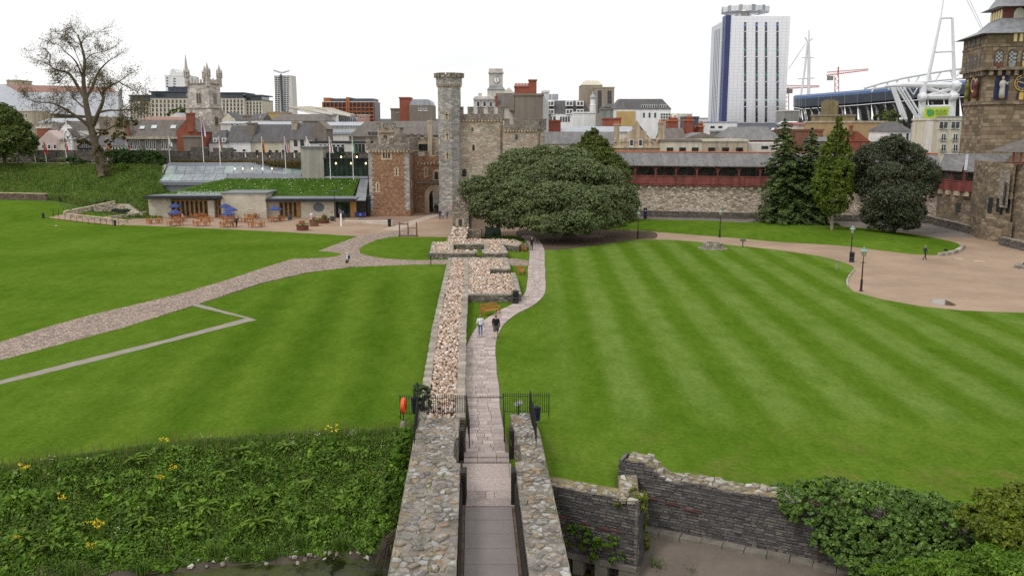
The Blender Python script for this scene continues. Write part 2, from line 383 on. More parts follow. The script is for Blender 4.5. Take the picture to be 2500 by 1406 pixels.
KERB = piece('kerb_stone',[(.294,.259,.217),(.350,.308,.259),(.252,.224,.189)],var=.16,lichen=(.26,.27,.20))
WALLST = piece('wall_top_stone',[(.25,.205,.15),(.215,.20,.18),(.29,.275,.25),(.185,.16,.13),(.26,.185,.125),(.235,.215,.185),(.36,.35,.33),(.17,.155,.14),(.24,.195,.14)],var=.18,lichen=(.44,.43,.40))
MORTAR = plain('old_lime_mortar',(.20,.178,.150),.95,.55,1.1,.9,9)
DARKST = piece('moat_wall_stone',[(.095,.088,.085),(.125,.115,.108),(.08,.075,.076),(.15,.132,.115),(.11,.10,.10)],var=.25,lichen=(.17,.17,.16))
DARKMO = plain('moat_wall_joint',(.075,.07,.066),.95,.3,2,.5)
BLACK = plain('black_paint',(.012,.012,.013),.45,.2,3,spec=.4)
DKWOOD = plain('tarred_timber',(.022,.019,.017),.8,.35,2.2,.3,20)
DECK = plain('grey_deck',(.215,.188,.178),.75,.07,.8,.1,30)
TEAK = plain('orange_teak',(.42,.155,.045),.6,.22,3,.1,20)
TEAKD = plain('weathered_teak',(.36,.15,.06),.65,.25,3,.1,20)
OAK = plain('oak_frame',(.42,.225,.075),.55,.15,2)
GLASS = glassm('dark_glass'); GLASSB = glassm('blue_glass',(.05,.09,.12),.08,.7); GLASSG = glassm('green_glass',(.022,.045,.030),.06,.6)
WHITE = plain('white_paint',(.86,.86,.85),.6,.06,.5,streak=.12)
CREAM = plain('cream_render',(.66,.60,.47),.8,.08,.4,streak=.2)
PALE = plain('pale_render',(.70,.66,.60),.8,.07,.4,streak=.15)
PINK = plain('pink_render',(.62,.50,.46),.8,.06,.4,streak=.12)
BEIGE = plain('beige_stone',(.50,.42,.31),.85,.12,.5,streak=.3)
BATHST = plain('bath_stone',(.56,.45,.31),.85,.14,.7,streak=.35)
PORTL = plain('portland_stone',(.62,.575,.53),.85,.10,.5,streak=.3)
GREYR = plain('grey_render',(.235,.20,.165),.9,.10,.3,streak=.14)
CONC = plain('grey_concrete',(.30,.29,.27),.85,.10,.4,streak=.25)
SLATE = slate('slate_roof',(.095,.09,.095)); SLATEB = slate('brown_slate_roof',(.13,.11,.098)); SLATEG = slate('grey_slate_roof',(.17,.165,.168))
LEAD = plain('lead_sheet',(.27,.28,.30),.5,.10,.5,streak=.3); LEADL = plain('zinc_sheet',(.40,.42,.46),.45,.08,.4,streak=.18)
BRICK = bricks('red_brick',(.33,.10,.062),(.27,.08,.05),(.29,.15,.11)); BRICKB = bricks('brown_brick',(.26,.11,.065),(.21,.09,.055),(.27,.2,.16))
BRICKY = bricks('yellow_brick',(.46,.32,.16),(.40,.27,.135),(.42,.34,.22)); TERRA = plain('terracotta',(.44,.14,.06),.8,.2,3)
NAVY = plain('navy_cladding',(.075,.085,.115),.5,.12,.4); STEELW = plain('white_steel',(.74,.75,.76),.4,.06,.5,spec=.5)
REDST = plain('red_steel',(.55,.09,.08),.5,.1,1)
MAROON = plain('maroon_timber',(.247,.072,.062),.7,.22,.9,streak=.35)
GREENS = leaf('meadow_leaf',[(.035,.085,.012),(.06,.13,.02),(.10,.17,.035)],.3)
# ------------------------------------------------------------------ terrain
def WALLY(x): return 165.8 - 0.243 * x
BRS = -0.045
def bx(u,y): return u + BRS * (y - 29.0)
_le = [G(px,py,0.0) for px,py in ((-300,1185),(0,1150),(200,1122),(400,1094),(600,1078),(800,1066),(985,1058))]
LEX = np.array([p.x for p in _le]); LEY = np.array([p.y for p in _le])
FW0,FW1 = Vector((1.75,36.3)),Vector((5.45,34.55))
RW0,RW1 = Vector((4.95,37.75)),Vector((24.0,28.8))
def rear_y(x): return RW0.y + (RW1.y - RW0.y) * (x - RW0.x) / (RW1.x - RW0.x)
def front_y(x): return FW0.y + (FW1.y - FW0.y) * (x - FW0.x) / (FW1.x - FW0.x)
WATER_Z = -3.62
def sstep(a,b,x): t = np.clip((x - a) / (b - a),0,1); return t * t * (3 - 2 * t)
def TER(x,y):
 x = np.asarray(x,float); y = np.asarray(y,float)
 wy = 165.8 - 0.243 * x; d = wy - y
 # gentle rise and the old rampart on the left
 rise = 3.3 * sstep(-68,-88,x) * sstep(126,168,y)
 bank = 8.75 * sstep(27,7,d) * sstep(-64,-72,x) + 8.0 * sstep(3.0,.6,d) * (1 - sstep(-64,-72,x)) * sstep(-27,-31,x)
 z = np.maximum(rise,bank)
 z = np.where(d < -3.0,0.0,z)
 # lawn swells a little
 z = z + 0.10 * np.sin(x * .11 + 1) * np.sin(y * .09) * sstep(-14,-30,x) * sstep(60,80,y) * sstep(118,104,y)
 # moat
 ey = np.interp(x,LEX,LEY)
 left = x < -1.3
 dl = ey - y
 zl = -4.3 * np.clip((dl + .2) / 8.0,0,1) * sstep(-.3,1.2,dl) + .12 * np.sin(x * 1.7) * sstep(0,3,dl)
 ery = np.where(x < 5.5,FW0.y + (FW1.y - FW0.y) * (x - FW0.x) / (FW1.x - FW0.x) + .55,RW0.y + (RW1.y - RW0.y) * (x - RW0.x) / (RW1.x - RW0.x) + .55)
 dr = ery - y
 zr = np.where(dr > 0,np.where(x < 5.5,-4.0,-2.15 - 1.9 * sstep(1.2,4.6,dr)),0.0)
 zm = np.where(left,zl,zr)
 return np.where(y < 60,zm,z)
def T(x,y): return float(TER(x,y))
def GH(px,py):
 a,yy,zz = _ray(px,py); t = 18.0
 while t < 700:
  x,y,z = a * t,yy * t,CAMH + zz * t
  if z <= T(x,y): break
  t += .25
 return Vector((a * t,yy * t,T(a * t,yy * t)))
xs = np.concatenate([[-6000,-900,-260],np.arange(-150,-30,1.6),np.arange(-30,32,.5),np.arange(32,150,1.6),[260,900,6000]])
ys = np.concatenate([[-900,-60],np.arange(10,62,.5),np.arange(62,130,1.2),np.arange(130,230,1.5),[300,700,2500,9000]])
XX,YY = np.meshgrid(xs,ys); ZZ = TER(XX,YY)
_rg = (YY < 46) & (ZZ < -.2); ZZ = ZZ + np.where(_rg,np.random.uniform(-.08,.08,ZZ.shape),0)
nx,ny = len(xs),len(ys)
V = np.stack([XX,YY,ZZ],-1).reshape(-1,3)
I = np.arange(nx * ny).reshape(ny,nx)
F = np.stack([I[:-1,:-1],I[:-1,1:],I[1:,1:],I[1:,:-1]],-1).reshape(-1,4)
C = V[F].mean(1); d_ = 165.8 - .243 * C[:,0] - C[:,1]
mi = np.zeros(len(F),int)
mi[(C[:,1] < 60) & (C[:,2] < -.35)] = 1
mi[(C[:,1] < 60) & (C[:,2] < -3.0)] = 2
mi[(C[:,0] > 1.5) & (C[:,1] < 60) & (C[:,2] < -1.)] = 4
mi[(C[:,0] < -60) & (d_ < 28) & (C[:,1] > 100)] = 1
mi[(C[:,1] > 100) & (d_ < -2.0)] = 3
me = np_mesh('ground',V,F,mi,True)
APRON = plain('concrete_apron',(.140,.115,.095),.9,.2,.5,.3,12)
tag(link('ground',me,[MATS['lawn'],MATS['rough_grass'],MUD,CITYG,APRON]),kind='structure')
# ------------------------------------------------------------------ moat water
m,t,b = _new('moat_water'); pos = wcoord(t)
alg = ramp(t,noise_n(t,.55,6,pos,.65),[(.42,(0,0,0)),(.56,(1,1,1))])
L(t,mixc(t,alg,(.012,.014,.006),mixc(t,noise_n(t,5,4,pos),(.025,.034,.004),(.065,.075,.010))),b.inputs['Base Color'])
L(t,ramp(t,alg,[(0,(.06,) * 3),(1,(.65,) * 3)]),b.inputs['Roughness']); bumpn(t,b,noise_n(t,3,3,pos),.12,.05)
mb = MB(); mb.face([(-60,8,WATER_Z),(40,8,WATER_Z),(40,40.5,WATER_Z),(-60,40.5,WATER_Z)])
tag(mb.build('moat_water',MATS['moat_water']),kind='structure')
# ------------------------------------------------------------------ paths
def sheet(name,pts,mat,z=.012,sm=0,kind='structure'):
 q = [G(px,py,0.0) for px,py in pts]
 if sm: q = spline(q,sm,True)
 e = []
 for a_,b_ in zip(q,q[1:] + q[:1]):
  n = min(60,max(1,int((b_ - a_).length / .7)))
  for i in range(n): v = a_.lerp(b_,i / n); e.append(v + Vector((pnoise(v * 1.3),pnoise(v * 1.3 + Vector((9,9,0))),0)) * .09)
 q = e
 mb = MB(); n = len(q)
 mb.add([(p.x,p.y,z) for p in q] + [(p.x,p.y,-.25) for p in q],[tuple(range(n))] + [(i,(i + 1) % n,n + (i + 1) % n,n + i) for i in range(n)])
 o = mb.build(name,mat); tag(o,kind=kind); return o
sheet('gravel_path',[(-80,858),(0,835),(110,800),(210,772),(430,720),(540,688),(640,655),(780,612),(830,593),(880,575),(960,566),(1000,560),(1015,574),(958,578),(922,585),(892,597),(876,608),(880,619),(915,628),(960,633),(1020,635.5),(1090,634),(1092,645),(1000,646.5),(860,652),(750,665),(640,690),(480,743),(300,800),(110,850),(0,880),(-80,905)],GRAVEL,.014)
sheet('gravel_path',[(1232,631),(1262,632),(1292,637),(1292,649),(1260,649),(1240,648)],GRAVEL,.012)
sheet('stone_edging_path',[(-60,942),(0,929),(160,888),(400,830),(600,777),(470,746),(455,745),(480,741),(628,781),(600,787),(300,864),(100,914),(0,938),(-60,952)],plain('stone_edging',(.27,.235,.20),.9,.14,1.2),.010)
# forecourt in front of the gate and the visitor centre, courtyard and drive on the right
sheet('forecourt',[(128,530),(200,540),(300,549),(420,554),(560,560),(700,567),(880,577),(960,578),(1050,578.5),(1110,580),(1250,576),(1300,582),(1335,606),(1400,603),(1430,560),(1430,520),(1250,512),(900,512),(700,515),(330,515),(300,525),(160,527)],TARMAC,.008)
sheet('oak_painted_shade',[(1262,576),(1300,590),(1335,610),(1420,603.5),(1500,592),(1560,584.5),(1600,583),(1600,568),(1545,563),(1460,560),(1330,556),(1270,560)],SHADELIT,.016,3)  # path under the oak: litter brown with the crown's shade painted in
sheet('courtyard',[(1540,563),(1560,584.5),(1640,586),(1700,590),(1800,600),(1900,610),(2000,625),(2050,637),(2082,650),(2086,658),(2075,672),(2068,686),(2069,698),(2085,712),(2150,730),(2250,748),(2350,758),(2500,764),(2760,770),(2760,545),(2420,540),(2240,536),(1540,526)],TARMAC,.011)
sheet('service_road',[(1440,525),(1440,531),(1700,538.5),(1900,545),(2080,553),(2200,566),(2300,580),(2405,580),(2330,545),(2280,536),(1900,526),(1550,521)],GREYTAR,.015)
sheet('paved_strip',[(885,528),(1010,533),(1068,522),(1080,527),(1020,545),(985,560),(935,558),(965,548),(870,540)],REDTAR,.0135)
sheet('paved_band',[(930,561),(985,545),(1066,520),(1078,524),(1010,549),(975,563)],plain('pale_paving',(.42,.345,.28),.9,.1,.6),.018)
for a_,b_ in (((2330,630),(2352,633)),((2376,636),(2405,639))):
 p,q = G(*a_),G(*b_); mb = MB(); d = (q - p).normalized(); n_ = Vector((-d.y,d.x,0)) * .09
 mb.add([(v.x,v.y,.017) for v in (p - n_,q - n_,q + n_,p + n_)],[(0,1,2,3)])
 tag(mb.build('painted_marking',WHITE),kind='structure')
# puddle with a muddy rim
m,t,b = _new('puddle'); b.inputs['Base Color'].default_value = (.10,.07,.045,1); b.inputs['Roughness'].default_value = .05
q = [G(px,py) for px,py in ((2270,735),(2285,731),(2305,732),(2322,738),(2334,745),(2322,747),(2300,744),(2280,741))]
mb = MB(); mb.face([(p.x,p.y,.017) for p in spline(q,4,True)]); tag(mb.build('puddle_water',MATS['puddle']),kind='structure')
# grass mound under the conifers
def mound(name,pts,h,mat,fall=.45,z0=.02,kind='structure'):
 q = spline([G(px,py) for px,py in pts],5,True); c = sum(q,Vector()) / len(q); n = len(q); mb = MB(); vs = []; rings = 9
 for r in range(rings):
  f = 1 - r / rings; hh = h * float(sstep(0,fall,1 - f))
  for p in q:
   v = c.lerp(p,f); vs.append((v.x,v.y,z0 + hh + .10 * pnoise(v * .25) * (r > 0)))
 fs = [(r * n + i,r * n + (i + 1) % n,(r + 1) * n + (i + 1) % n,(r + 1) * n + i) for r in range(rings - 1) for i in range(n)] + [tuple((rings - 1) * n + i for i in range(n))]
 mb.add(vs,fs); mb.add([(p.x,p.y,z0) for p in q] + [(p.x,p.y,-.2) for p in q],[(i,(i + 1) % n,n + (i + 1) % n,n + i) for i in range(n)])
 return tag(mb.build(name,mat,smooth=True),kind=kind)
mound('grass_mound',[(1460,548),(1545,561),(1660,571),(1800,582),(1900,591),(2050,600),(2150,612),(2230,621),(2290,623),(2330,615),(2348,604),(2330,592),(2270,579),(2200,568),(2080,555),(1900,547),(1700,540),(1540,534),(1470,536)],.75,MATS['lawn_plain'])
# bank path along the rampart top, left, and its fine gravel
q = []
for px in range(-60,350,40):
 p = P(px,400,183.5); p.y = WALLY(p.x) - 5.2; q.append(p)
mb = MB()
for a_,b_ in zip(q,q[1:]):
 mb.add([(a_.x,a_.y - 1.0,8.88),(b_.x,b_.y - 1.0,8.88),(b_.x,b_.y + 1.4,8.9),(a_.x,a_.y + 1.4,8.9)],[(0,1,2,3)])
tag(mb.build('rampart_path',TARMAC),kind='structure')
# far hills
mb = MB(); hv = []; rnd = random.Random(5); n = 90
for i in range(n + 1):
 x = lerp(-2600,2600,i / n); zt = 62 + 16 * pnoise(Vector((x * .0016,3.1,0))) + 14 * pnoise(Vector((x * .007,1,0)))
 hv.append((x,3600,-5)); hv.append((x,3750,zt * .55)); hv.append((x,4200,zt)); hv.append((x,4600,0))
mb.add(hv,[(i * 4 + j,i * 4 + 4 + j,i * 4 + 5 + j,i * 4 + 1 + j) for i in range(n) for j in range(3)])
tag(mb.build('hills',plain('far_hill',(.075,.095,.10),1,.2,.01),smooth=True),kind='structure')
# ------------------------------------------------------------------ loose stones: shared convex shapes
def hull_mesh(name,pts,mat):
 bm = bmesh.new()
 for p in pts: bm.verts.new(p)
 r = bmesh.ops.convex_hull(bm,input=bm.verts)
 bmesh.ops.delete(bm,geom=[v for v in bm.verts if not v.link_faces],context='VERTS')
 me = bpy.data.meshes.new(name); bm.to_mesh(me); bm.free(); me.materials.append(mat); return me
def stone_pts(rnd,flat=.62,n=16):
 out = []
 for _ in range(n):
  v = Vector((rnd.gauss(0,1),rnd.gauss(0,1),rnd.gauss(0,1))).normalized() * rnd.uniform(.8,1.05)
  out.append((v.x * .5,v.y * .42,v.z * .5 * flat))
 return out
_r = random.Random(3)
RUBBLE = [hull_mesh('rubble_stone',stone_pts(_r,_r.uniform(.5,.8)),RUB) for _ in range(14)]
def mesh_arrays(me):
 v = np.zeros(len(me.vertices) * 3,np.float32); me.vertices.foreach_get('co',v)
 return v.reshape(-1,3),[tuple(p.vertices) for p in me.polygons]
RUB_ARR = [mesh_arrays(m_) for m_ in RUBBLE]
def rot_mats(n,tilt=.5):
 a = np.random.uniform(0,2 * np.pi,n); b_ = np.random.uniform(-tilt,tilt,n); c_ = np.random.uniform(-tilt,tilt,n)
 return [Matrix.Rotation(a[i],3,'Z') @ Matrix.Rotation(b_[i],3,'X') @ Matrix.Rotation(c_[i],3,'Y') for i in range(n)]
def in_poly(x,y,poly):
 c_ = False; j = len(poly) - 1
 for i in range(len(poly)):
  xi,yi = poly[i][0],poly[i][1]; xj,yj = poly[j][0],poly[j][1]
  if (yi > y) != (yj > y) and x < (xj - xi) * (y - yi) / (yj - yi) + xi: c_ = not c_
  j = i
 return c_
def fill_rubble(root,polys,holes,z,step,n_obj,sizes=(.22,.40)):
 """stones heaped over plan polygons: the nearest n_obj are parts, the rest one joined part"""
 pts = []
 for poly in polys:
  x0,x1 = min(p[0] for p in poly),max(p[0] for p in poly); y0,y1 = min(p[1] for p in poly),max(p[1] for p in poly)
  y = y0
  while y < y1:
   x = x0
   while x < x1:
    px,py = x + jit(step * .45),y + jit(step * .45)
    if in_poly(px,py,poly) and not any(in_poly(px,py,h) for h in holes): pts.append((px,py))
    x += step
   y += step * .82
 pts.sort(key=lambda p: p[1])
 rm = rot_mats(len(pts)); base = world_loc(root); VV = []; FF = []; off = 0
 for i,(x,y) in enumerate(pts):
  s_ = U(*sizes); zz = z + jit(.05) + .06 * pnoise(Vector((x * .9,y * .9,0))); kk = random.randrange(len(RUBBLE))
  if i < n_obj:
   link('stone',RUBBLE[kk],None,root,Vector((x,y,zz)) - base,rm[i].to_euler(),(s_,s_,s_))
  else:
   v,f = RUB_ARR[kk]; vv = (v * s_) @ np.array(rm[i]).T + np.array((x - base.x,y - base.y,zz - base.z))
   VV.append(vv); FF += [tuple(q + off for q in fa) for fa in f]; off += len(v)
 if VV:
  me = bpy.data.meshes.new('rubble_fill'); me.from_pydata(np.concatenate(VV).tolist(),[],FF); me.materials.append(RUB)
  tag(link('rubble_fill',me,None,root),kind='stuff')
def kerb_run(root,a,b,z0,z1,w,L_=.75,name='coping_stone'):
 """a low wall: plain core plus coping stones laid end to end, each a part"""
 a,b = Vector(a[:2]),Vector(b[:2]); d = b - a; Ln = d.length; d.normalize(); nn = Vector((-d.y,d.x))
 n = max(1,round(Ln / L_)); out = []
 for i in range(n):
  p,q = a + d * (Ln * i / n + .012),a + d * (Ln * (i + 1) / n - .012); wj = w * U(.92,1.06); h = U(.16,.2); e = jit(.02)
  mb = MB(); c0 = .03
  lo = [p + nn * (-wj / 2 + e),q + nn * (-wj / 2 + e),q + nn * (wj / 2 + e),p + nn * (wj / 2 + e)]
  cc = sum(lo,Vector((0,0))) / 4
  hi = [v.lerp(cc,.10) for v in lo]
  z = z1 + jit(.02)
  mb.add([(v.x,v.y,z - h) for v in lo] + [(v.x,v.y,z - c0) for v in lo] + [(v.x,v.y,z) for v in hi],
   [(0,3,2,1),(0,1,5,4),(1,2,6,5),(2,3,7,6),(3,0,4,7),(4,5,9,8),(5,6,10,9),(6,7,11,10),(7,4,8,11),(8,9,10,11)])
  mb.build(name,KERB,root)
 mb = MB(); e = w * .44
 mb.prism([a + nn * -e,b + nn * -e,b + nn * e,a + nn * e],z0,z1 - .15)
 return mb
KWALL = stone('kerb_wall_stone',[(.17,.145,.12),(.22,.19,.155),(.14,.12,.105),(.26,.23,.19)],(2.6,2.6,6),(.09,.08,.07),.07,.6)
# ---- long rubble-filled wall foundation with its side rooms
KZ = .8
g = lambda px,py,z=KZ: G(px,py,z)
root = thing('wall_foundation','long low stone foundation filled with pale rubble beside the paved path','ruin',(G(1085,850).x,G(1085,850).y,0))
pA,pB,pC = g(1030,1017),g(1062,800),g(1099,629)
pD,pE,pF = g(1124,1017),g(1131,800),g(1140,629)
pF2 = g(1234,629); pG = g(1241,655); pH = g(1194,655); pH2 = g(1196,666); pI = g(1253,666); pJ = g(1267,716); pK = g(1137,716)
core = MB()
for a_,b_ in ((pA,pB),(pB,pC),(pD,pE),(pE,pK),(pK,pF),(pC,pF),(pF,pF2),(pF2,pG),(pG,pH),(pI,pJ),(pJ,pK)):
 mbk = kerb_run(root,a_,b_,-.1,KZ,.5); core.add(mbk.v,mbk.f)
core.build('wall_core',KWALL,root)
mb = MB()
bed1 = [pA,pB,pC,pF,pK,pE,pD]; bed2 = [pK,pJ,pI,pH2,pH,pG,pF2,pF]
for bd in (bed1,bed2): mb.prism([(p.x,p.y) for p in bd],-.1,KZ - .22)
mb.build('bed',plain('rubble_bed',(.20,.15,.10),1,.3,3,.6),root)
fill_rubble(root,[bed1,bed2],[],KZ - .12,.27,300)
# ---- gatehouse foundation beyond, with a sunken cell
root = thing('gate_foundation','rubble-filled stone foundation with a sunken rectangular cell and a doorway gap','ruin',(G(1140,600).x,G(1140,600).y,0))
core = MB()
q = dict(a=g(1054,616),b=g(1160,616),c=g(1182,616),d=g(1235,616),e=g(1222,592),f=g(1262,600),h=g(1270,592),i=g(1252,584),j=g(1143,581),k_=g(1102,589),l=g(1060,590),
  m=g(1102,609),n=g(1102,595),o=g(1187,595),p=g(1187,609),r=g(1160,609),s=g(1182,609))
for a_,b_ in ('la','ab','cd','de','ef','fh','hi','mn','no','op','br','cs'):
 mbk = kerb_run(root,q[a_],q[b_],-.1,KZ,.55,.95); core.add(mbk.v,mbk.f)
core.build('wall_core',KWALL,root)
bed = [q[x] for x in ('a','b','r','m','n','o','p','s','c','d','e','f','h','i','j','k_','l')]
mb = MB(); mb.prism([(p.x,p.y) for p in bed],-.1,KZ - .22); mb.build('bed',MATS['rubble_bed'],root)
fill_rubble(root,[bed],[],KZ - .1,.36,150,(.3,.5))
# ---- standing pier with rubble apron in front
pr = thing('ruined_pier','narrow weathered stone pier with a small barred window at its foot','ruin',(G(1122,568).x,G(1122,568).y,0))
y0 = 127.0; x0,x1 = XA(1103,y0),XA(1143,y0)
PIER = stone('pier_stone',[(.260,.215,.169),(.338,.286,.227),(.215,.176,.143),(.390,.338,.273)],(2.4,2.4,5),(.12,.10,.085),.07,.7,warm=(.25,.18,.11))
mb = MB(); zt = ZA(500,y0)
mb.prism([(x0,y0),(x1,y0),(x1,y0 + 9),(x0,y0 + 9)],0,[zt,zt - .2,zt + .2,zt + .3])
mb.box((x0 + .05,y0 + .1,zt - .1),(x0 + .75,y0 + 1.2,zt + .55)); mb.box((x1 - 1.4,y0 + .2,zt - .2),(x1 - .5,y0 + 1.0,zt + .25))
mb.prism([(x0 + .9,y0 + 3),(x1 - .6,y0 + 3),(x1 - .6,y0 + 34),(x0 + .9,y0 + 34)],0,[zt + .8,zt + .8,ZA(452,150),ZA(452,150)])
mb.build('masonry',PIER,pr)
mb = MB(); xm = XA(1122,y0); mb.box((xm - .62,y0 - .06,ZA(552,y0)),(xm + .62,y0 + .02,ZA(533,y0))); mb.build('window_surround',BATHST,pr)
mb = MB(); mb.box((xm - .26,y0 - .1,ZA(551,y0)),(xm + .26,y0 - .065,ZA(535,y0))); mb.build('window',GLASS,pr)
mb = MB(); mb.prism([(x1 + .02,y0 - 2),(x1 + 1.9,y0 - 2),(x1 + 1.9,y0 + .5),(x1 + .02,y0 + .5)],0,1.45); mb.build('side_block',PIER,pr)
a0 = [(x0 - .1,y0 - .1),(x1,y0 - .1),(x1,y0 - 11),(x0 - .3,y0 - 11)]
mb = MB(); mb.prism(a0,0,[1.75,1.75,.65,.65]); mb.build('rubble_slope',PIER,pr)
base = world_loc(pr)
for i in range(220):
 u,v = random.random(),random.random(); x = lerp(x0,x1,u); y = lerp(y0 - .3,y0 - 10.8,v); z = lerp(1.75,.68,v); s_ = U(.3,.55)
 link('stone',RUBBLE[i % 14],None,pr,Vector((x,y,z + .02)) - base,(jit(.4),jit(.4),U(0,6)),(s_,s_,s_))
# ------------------------------------------------------------------ paved path, slab by slab
path = bpy.data.objects.new('stone_path',None); COL.objects.link(path); path.location = (G(1180,1000).x,G(1180,1000).y,0); tag(path,kind='structure')
cl = spline([G(px,py) for px,py in ((1186,1112),(1184,1060),(1182,1010),(1178,965),(1172,905),(1172,860),(1183,820),(1203,790),(1238,764),(1277,744),(1302,722),(1309,700),(1310,655),(1311,610),(1303,592),(1285,575))],14)
LEN = [0.0]
for a_,b_ in zip(cl,cl[1:]): LEN.append(LEN[-1] + (b_ - a_).length)
def at_len(s_):
 for i in range(len(LEN) - 1):
  if LEN[i + 1] >= s_:
   f = (s_ - LEN[i]) / max(1e-6,LEN[i + 1] - LEN[i]); return cl[i].lerp(cl[i + 1],f),(cl[i + 1] - cl[i]).normalized()
 return cl[-1],(cl[-1] - cl[-2]).normalized()
def path_hw(s_): return .98 + .14 * float(sstep(5,14,s_)) * (1 - float(sstep(20,30,s_))) + .10 * pnoise(Vector((s_ * .2,0,0)))
mb = MB(); n = 160; vs = []
for i in range(n + 1):
 s_ = LEN[-1] * i / n; p,d = at_len(s_); nn = Vector((-d.y,d.x,0)) * (path_hw(s_) + .03)
 vs += [(p.x + nn.x,p.y + nn.y,.016),(p.x - nn.x,p.y - nn.y,.016)]
mb.add(vs,[(2 * i,2 * i + 1,2 * i + 3,2 * i + 2) for i in range(n)]); mb.build('joint_bed',SLABJ,path)
base = world_loc(path); s_ = 0.0; cnt = 0; rest = MB(); row = 0
while s_ < LEN[-1] - .6:
 dl = U(.42,.60); ws = []; tot = 2 * path_hw(s_)
 while sum(ws) < tot - .3: ws.append(U(.42,.85))
 f = tot / sum(ws); u = -tot / 2
 for w in ws:
  w *= f; g_ = .012; co = []
  for (ss,uu) in ((s_ + g_,u + g_),(s_ + dl - g_,u + g_),(s_ + dl - g_,u + w - g_),(s_ + g_,u + w - g_)):
   p,d = at_len(ss); co.append(p + Vector((d.y,-d.x,0)) * uu)
  if (co[1] - co[0]).cross(co[2] - co[0]).z < 0: co.reverse()
  z = .045 + jit(.006); tl = [jit(.006) for _ in range(4)]
  vs = [(c_.x,c_.y,0.0) for c_ in co] + [(c_.x,c_.y,z + tl[i]) for i,c_ in enumerate(co)]
  fs = [(4,5,6,7),(0,1,5,4),(1,2,6,5),(2,3,7,6),(3,0,4,7)]
  if cnt < 300: q_ = MB(); q_.add(vs,fs); q_.build('paving_slab',SLAB,path)
  else: rest.add(vs,fs)
  cnt += 1; u += w
 s_ += dl; row += 1
tag(rest.build('far_slabs',SLAB,path),kind='stuff')
# ------------------------------------------------------------------ bridge over the moat
WT = 1.4
LO,LI,RI,RO = -4.25,-1.97,.46,1.86
Y0,Y1 = 22.0,44.1
def bp(u,y,z): return (bx(u,y),y,z)
br = thing('stone_bridge','stone bridge deck with grey boards and worn sandstone landing over the moat','bridge',(bx(-.8,34),34,0))
mb = MB(); mb.prism([bp(LI - .1,Y0,0)[:2],bp(RI + .1,Y0,0)[:2],bp(RI + .1,44,0)[:2],bp(LI - .1,44,0)[:2]],-4.2,-.07); mb.build('bridge_mass',KWALL,br)
ye = [23.3,24.7,26.0,27.3,28.55,29.75,31.0,32.25,33.5,34.75]
for a_,b_ in zip(ye,ye[1:]):
 mb = MB(); ul,ur = LI + .22,RI - .22
 mb.prism([bp(ul,a_ + .012,0)[:2],bp(ur,a_ + .012,0)[:2],bp(ur,b_ - .012,0)[:2],bp(ul,b_ - .012,0)[:2]],-.06,.0 + jit(.004)); mb.build('deck_board',DECK,br)
for ul,ur in ((LI + .02,LI + .2),(RI - .2,RI - .02)):
 mb = MB(); mb.prism([bp(ul,Y0,0)[:2],bp(ur,Y0,0)[:2],bp(ur,34.7,0)[:2],bp(ul,34.7,0)[:2]],-.07,-.02); mb.build('gutter',plain('mossy_gutter',(.12,.085,.06),.95,.4,2,.5),br)
rows = [(34.78,35.55,[.0,1]),(35.57,36.35,[0,.46,.62,1]),(36.37,37.9,[0,.98,1]),(37.92,39.6,[0,.95,1])]
for a_,b_,cu in rows:
 for c0,c1 in zip(cu,cu[1:]):
  u0,u1 = lerp(LI + .03,RI - .03,c0) + .01,lerp(LI + .03,RI - .03,c1) - .01
  if u1 - u0 < .06: continue
  mb = MB(); mb.prism([bp(u0,a_,0)[:2],bp(u1,a_,0)[:2],bp(u1,b_,0)[:2],bp(u0,b_,0)[:2]],-.06,.02 + jit(.005)); mb.build('landing_slab',SLAB,br)
for a_,b_,z in ((39.62,40.1,.10),(40.12,40.7,.16)):
 for c0,c1 in ((0,.3),(.3,.72),(.72,1)):
  u0,u1 = lerp(LI + .1,RI - .1,c0) + .01,lerp(LI + .1,RI - .1,c1) - .01
  mb = MB(); mb.prism([bp(u0,a_,0)[:2],bp(u1,a_,0)[:2],bp(u1,b_,0)[:2],bp(u0,b_,0)[:2]],-.06,z); mb.build('step',SLAB,br)
mb = MB(); mb.prism([bp(LI + .1,40.72,0)[:2],bp(RI - .1,40.72,0)[:2],bp(RI - .1,43.2,0)[:2],bp(LI + .1,43.2,0)[:2]],-.06,.015); mb.build('landing_bed',SLABJ,br)
def clip(poly,p,n_):
 out = []; k_ = len(poly)
 for i in range(k_):
  a_,b_ = poly[i],poly[(i + 1) % k_]; da,db = (a_ - p).dot(n_),(b_ - p).dot(n_)
  if da <= 0: out.append(a_)
  if (da < 0) != (db < 0) and abs(da - db) > 1e-9: out.append(a_ + (b_ - a_) * (da / (da - db)))
 return out
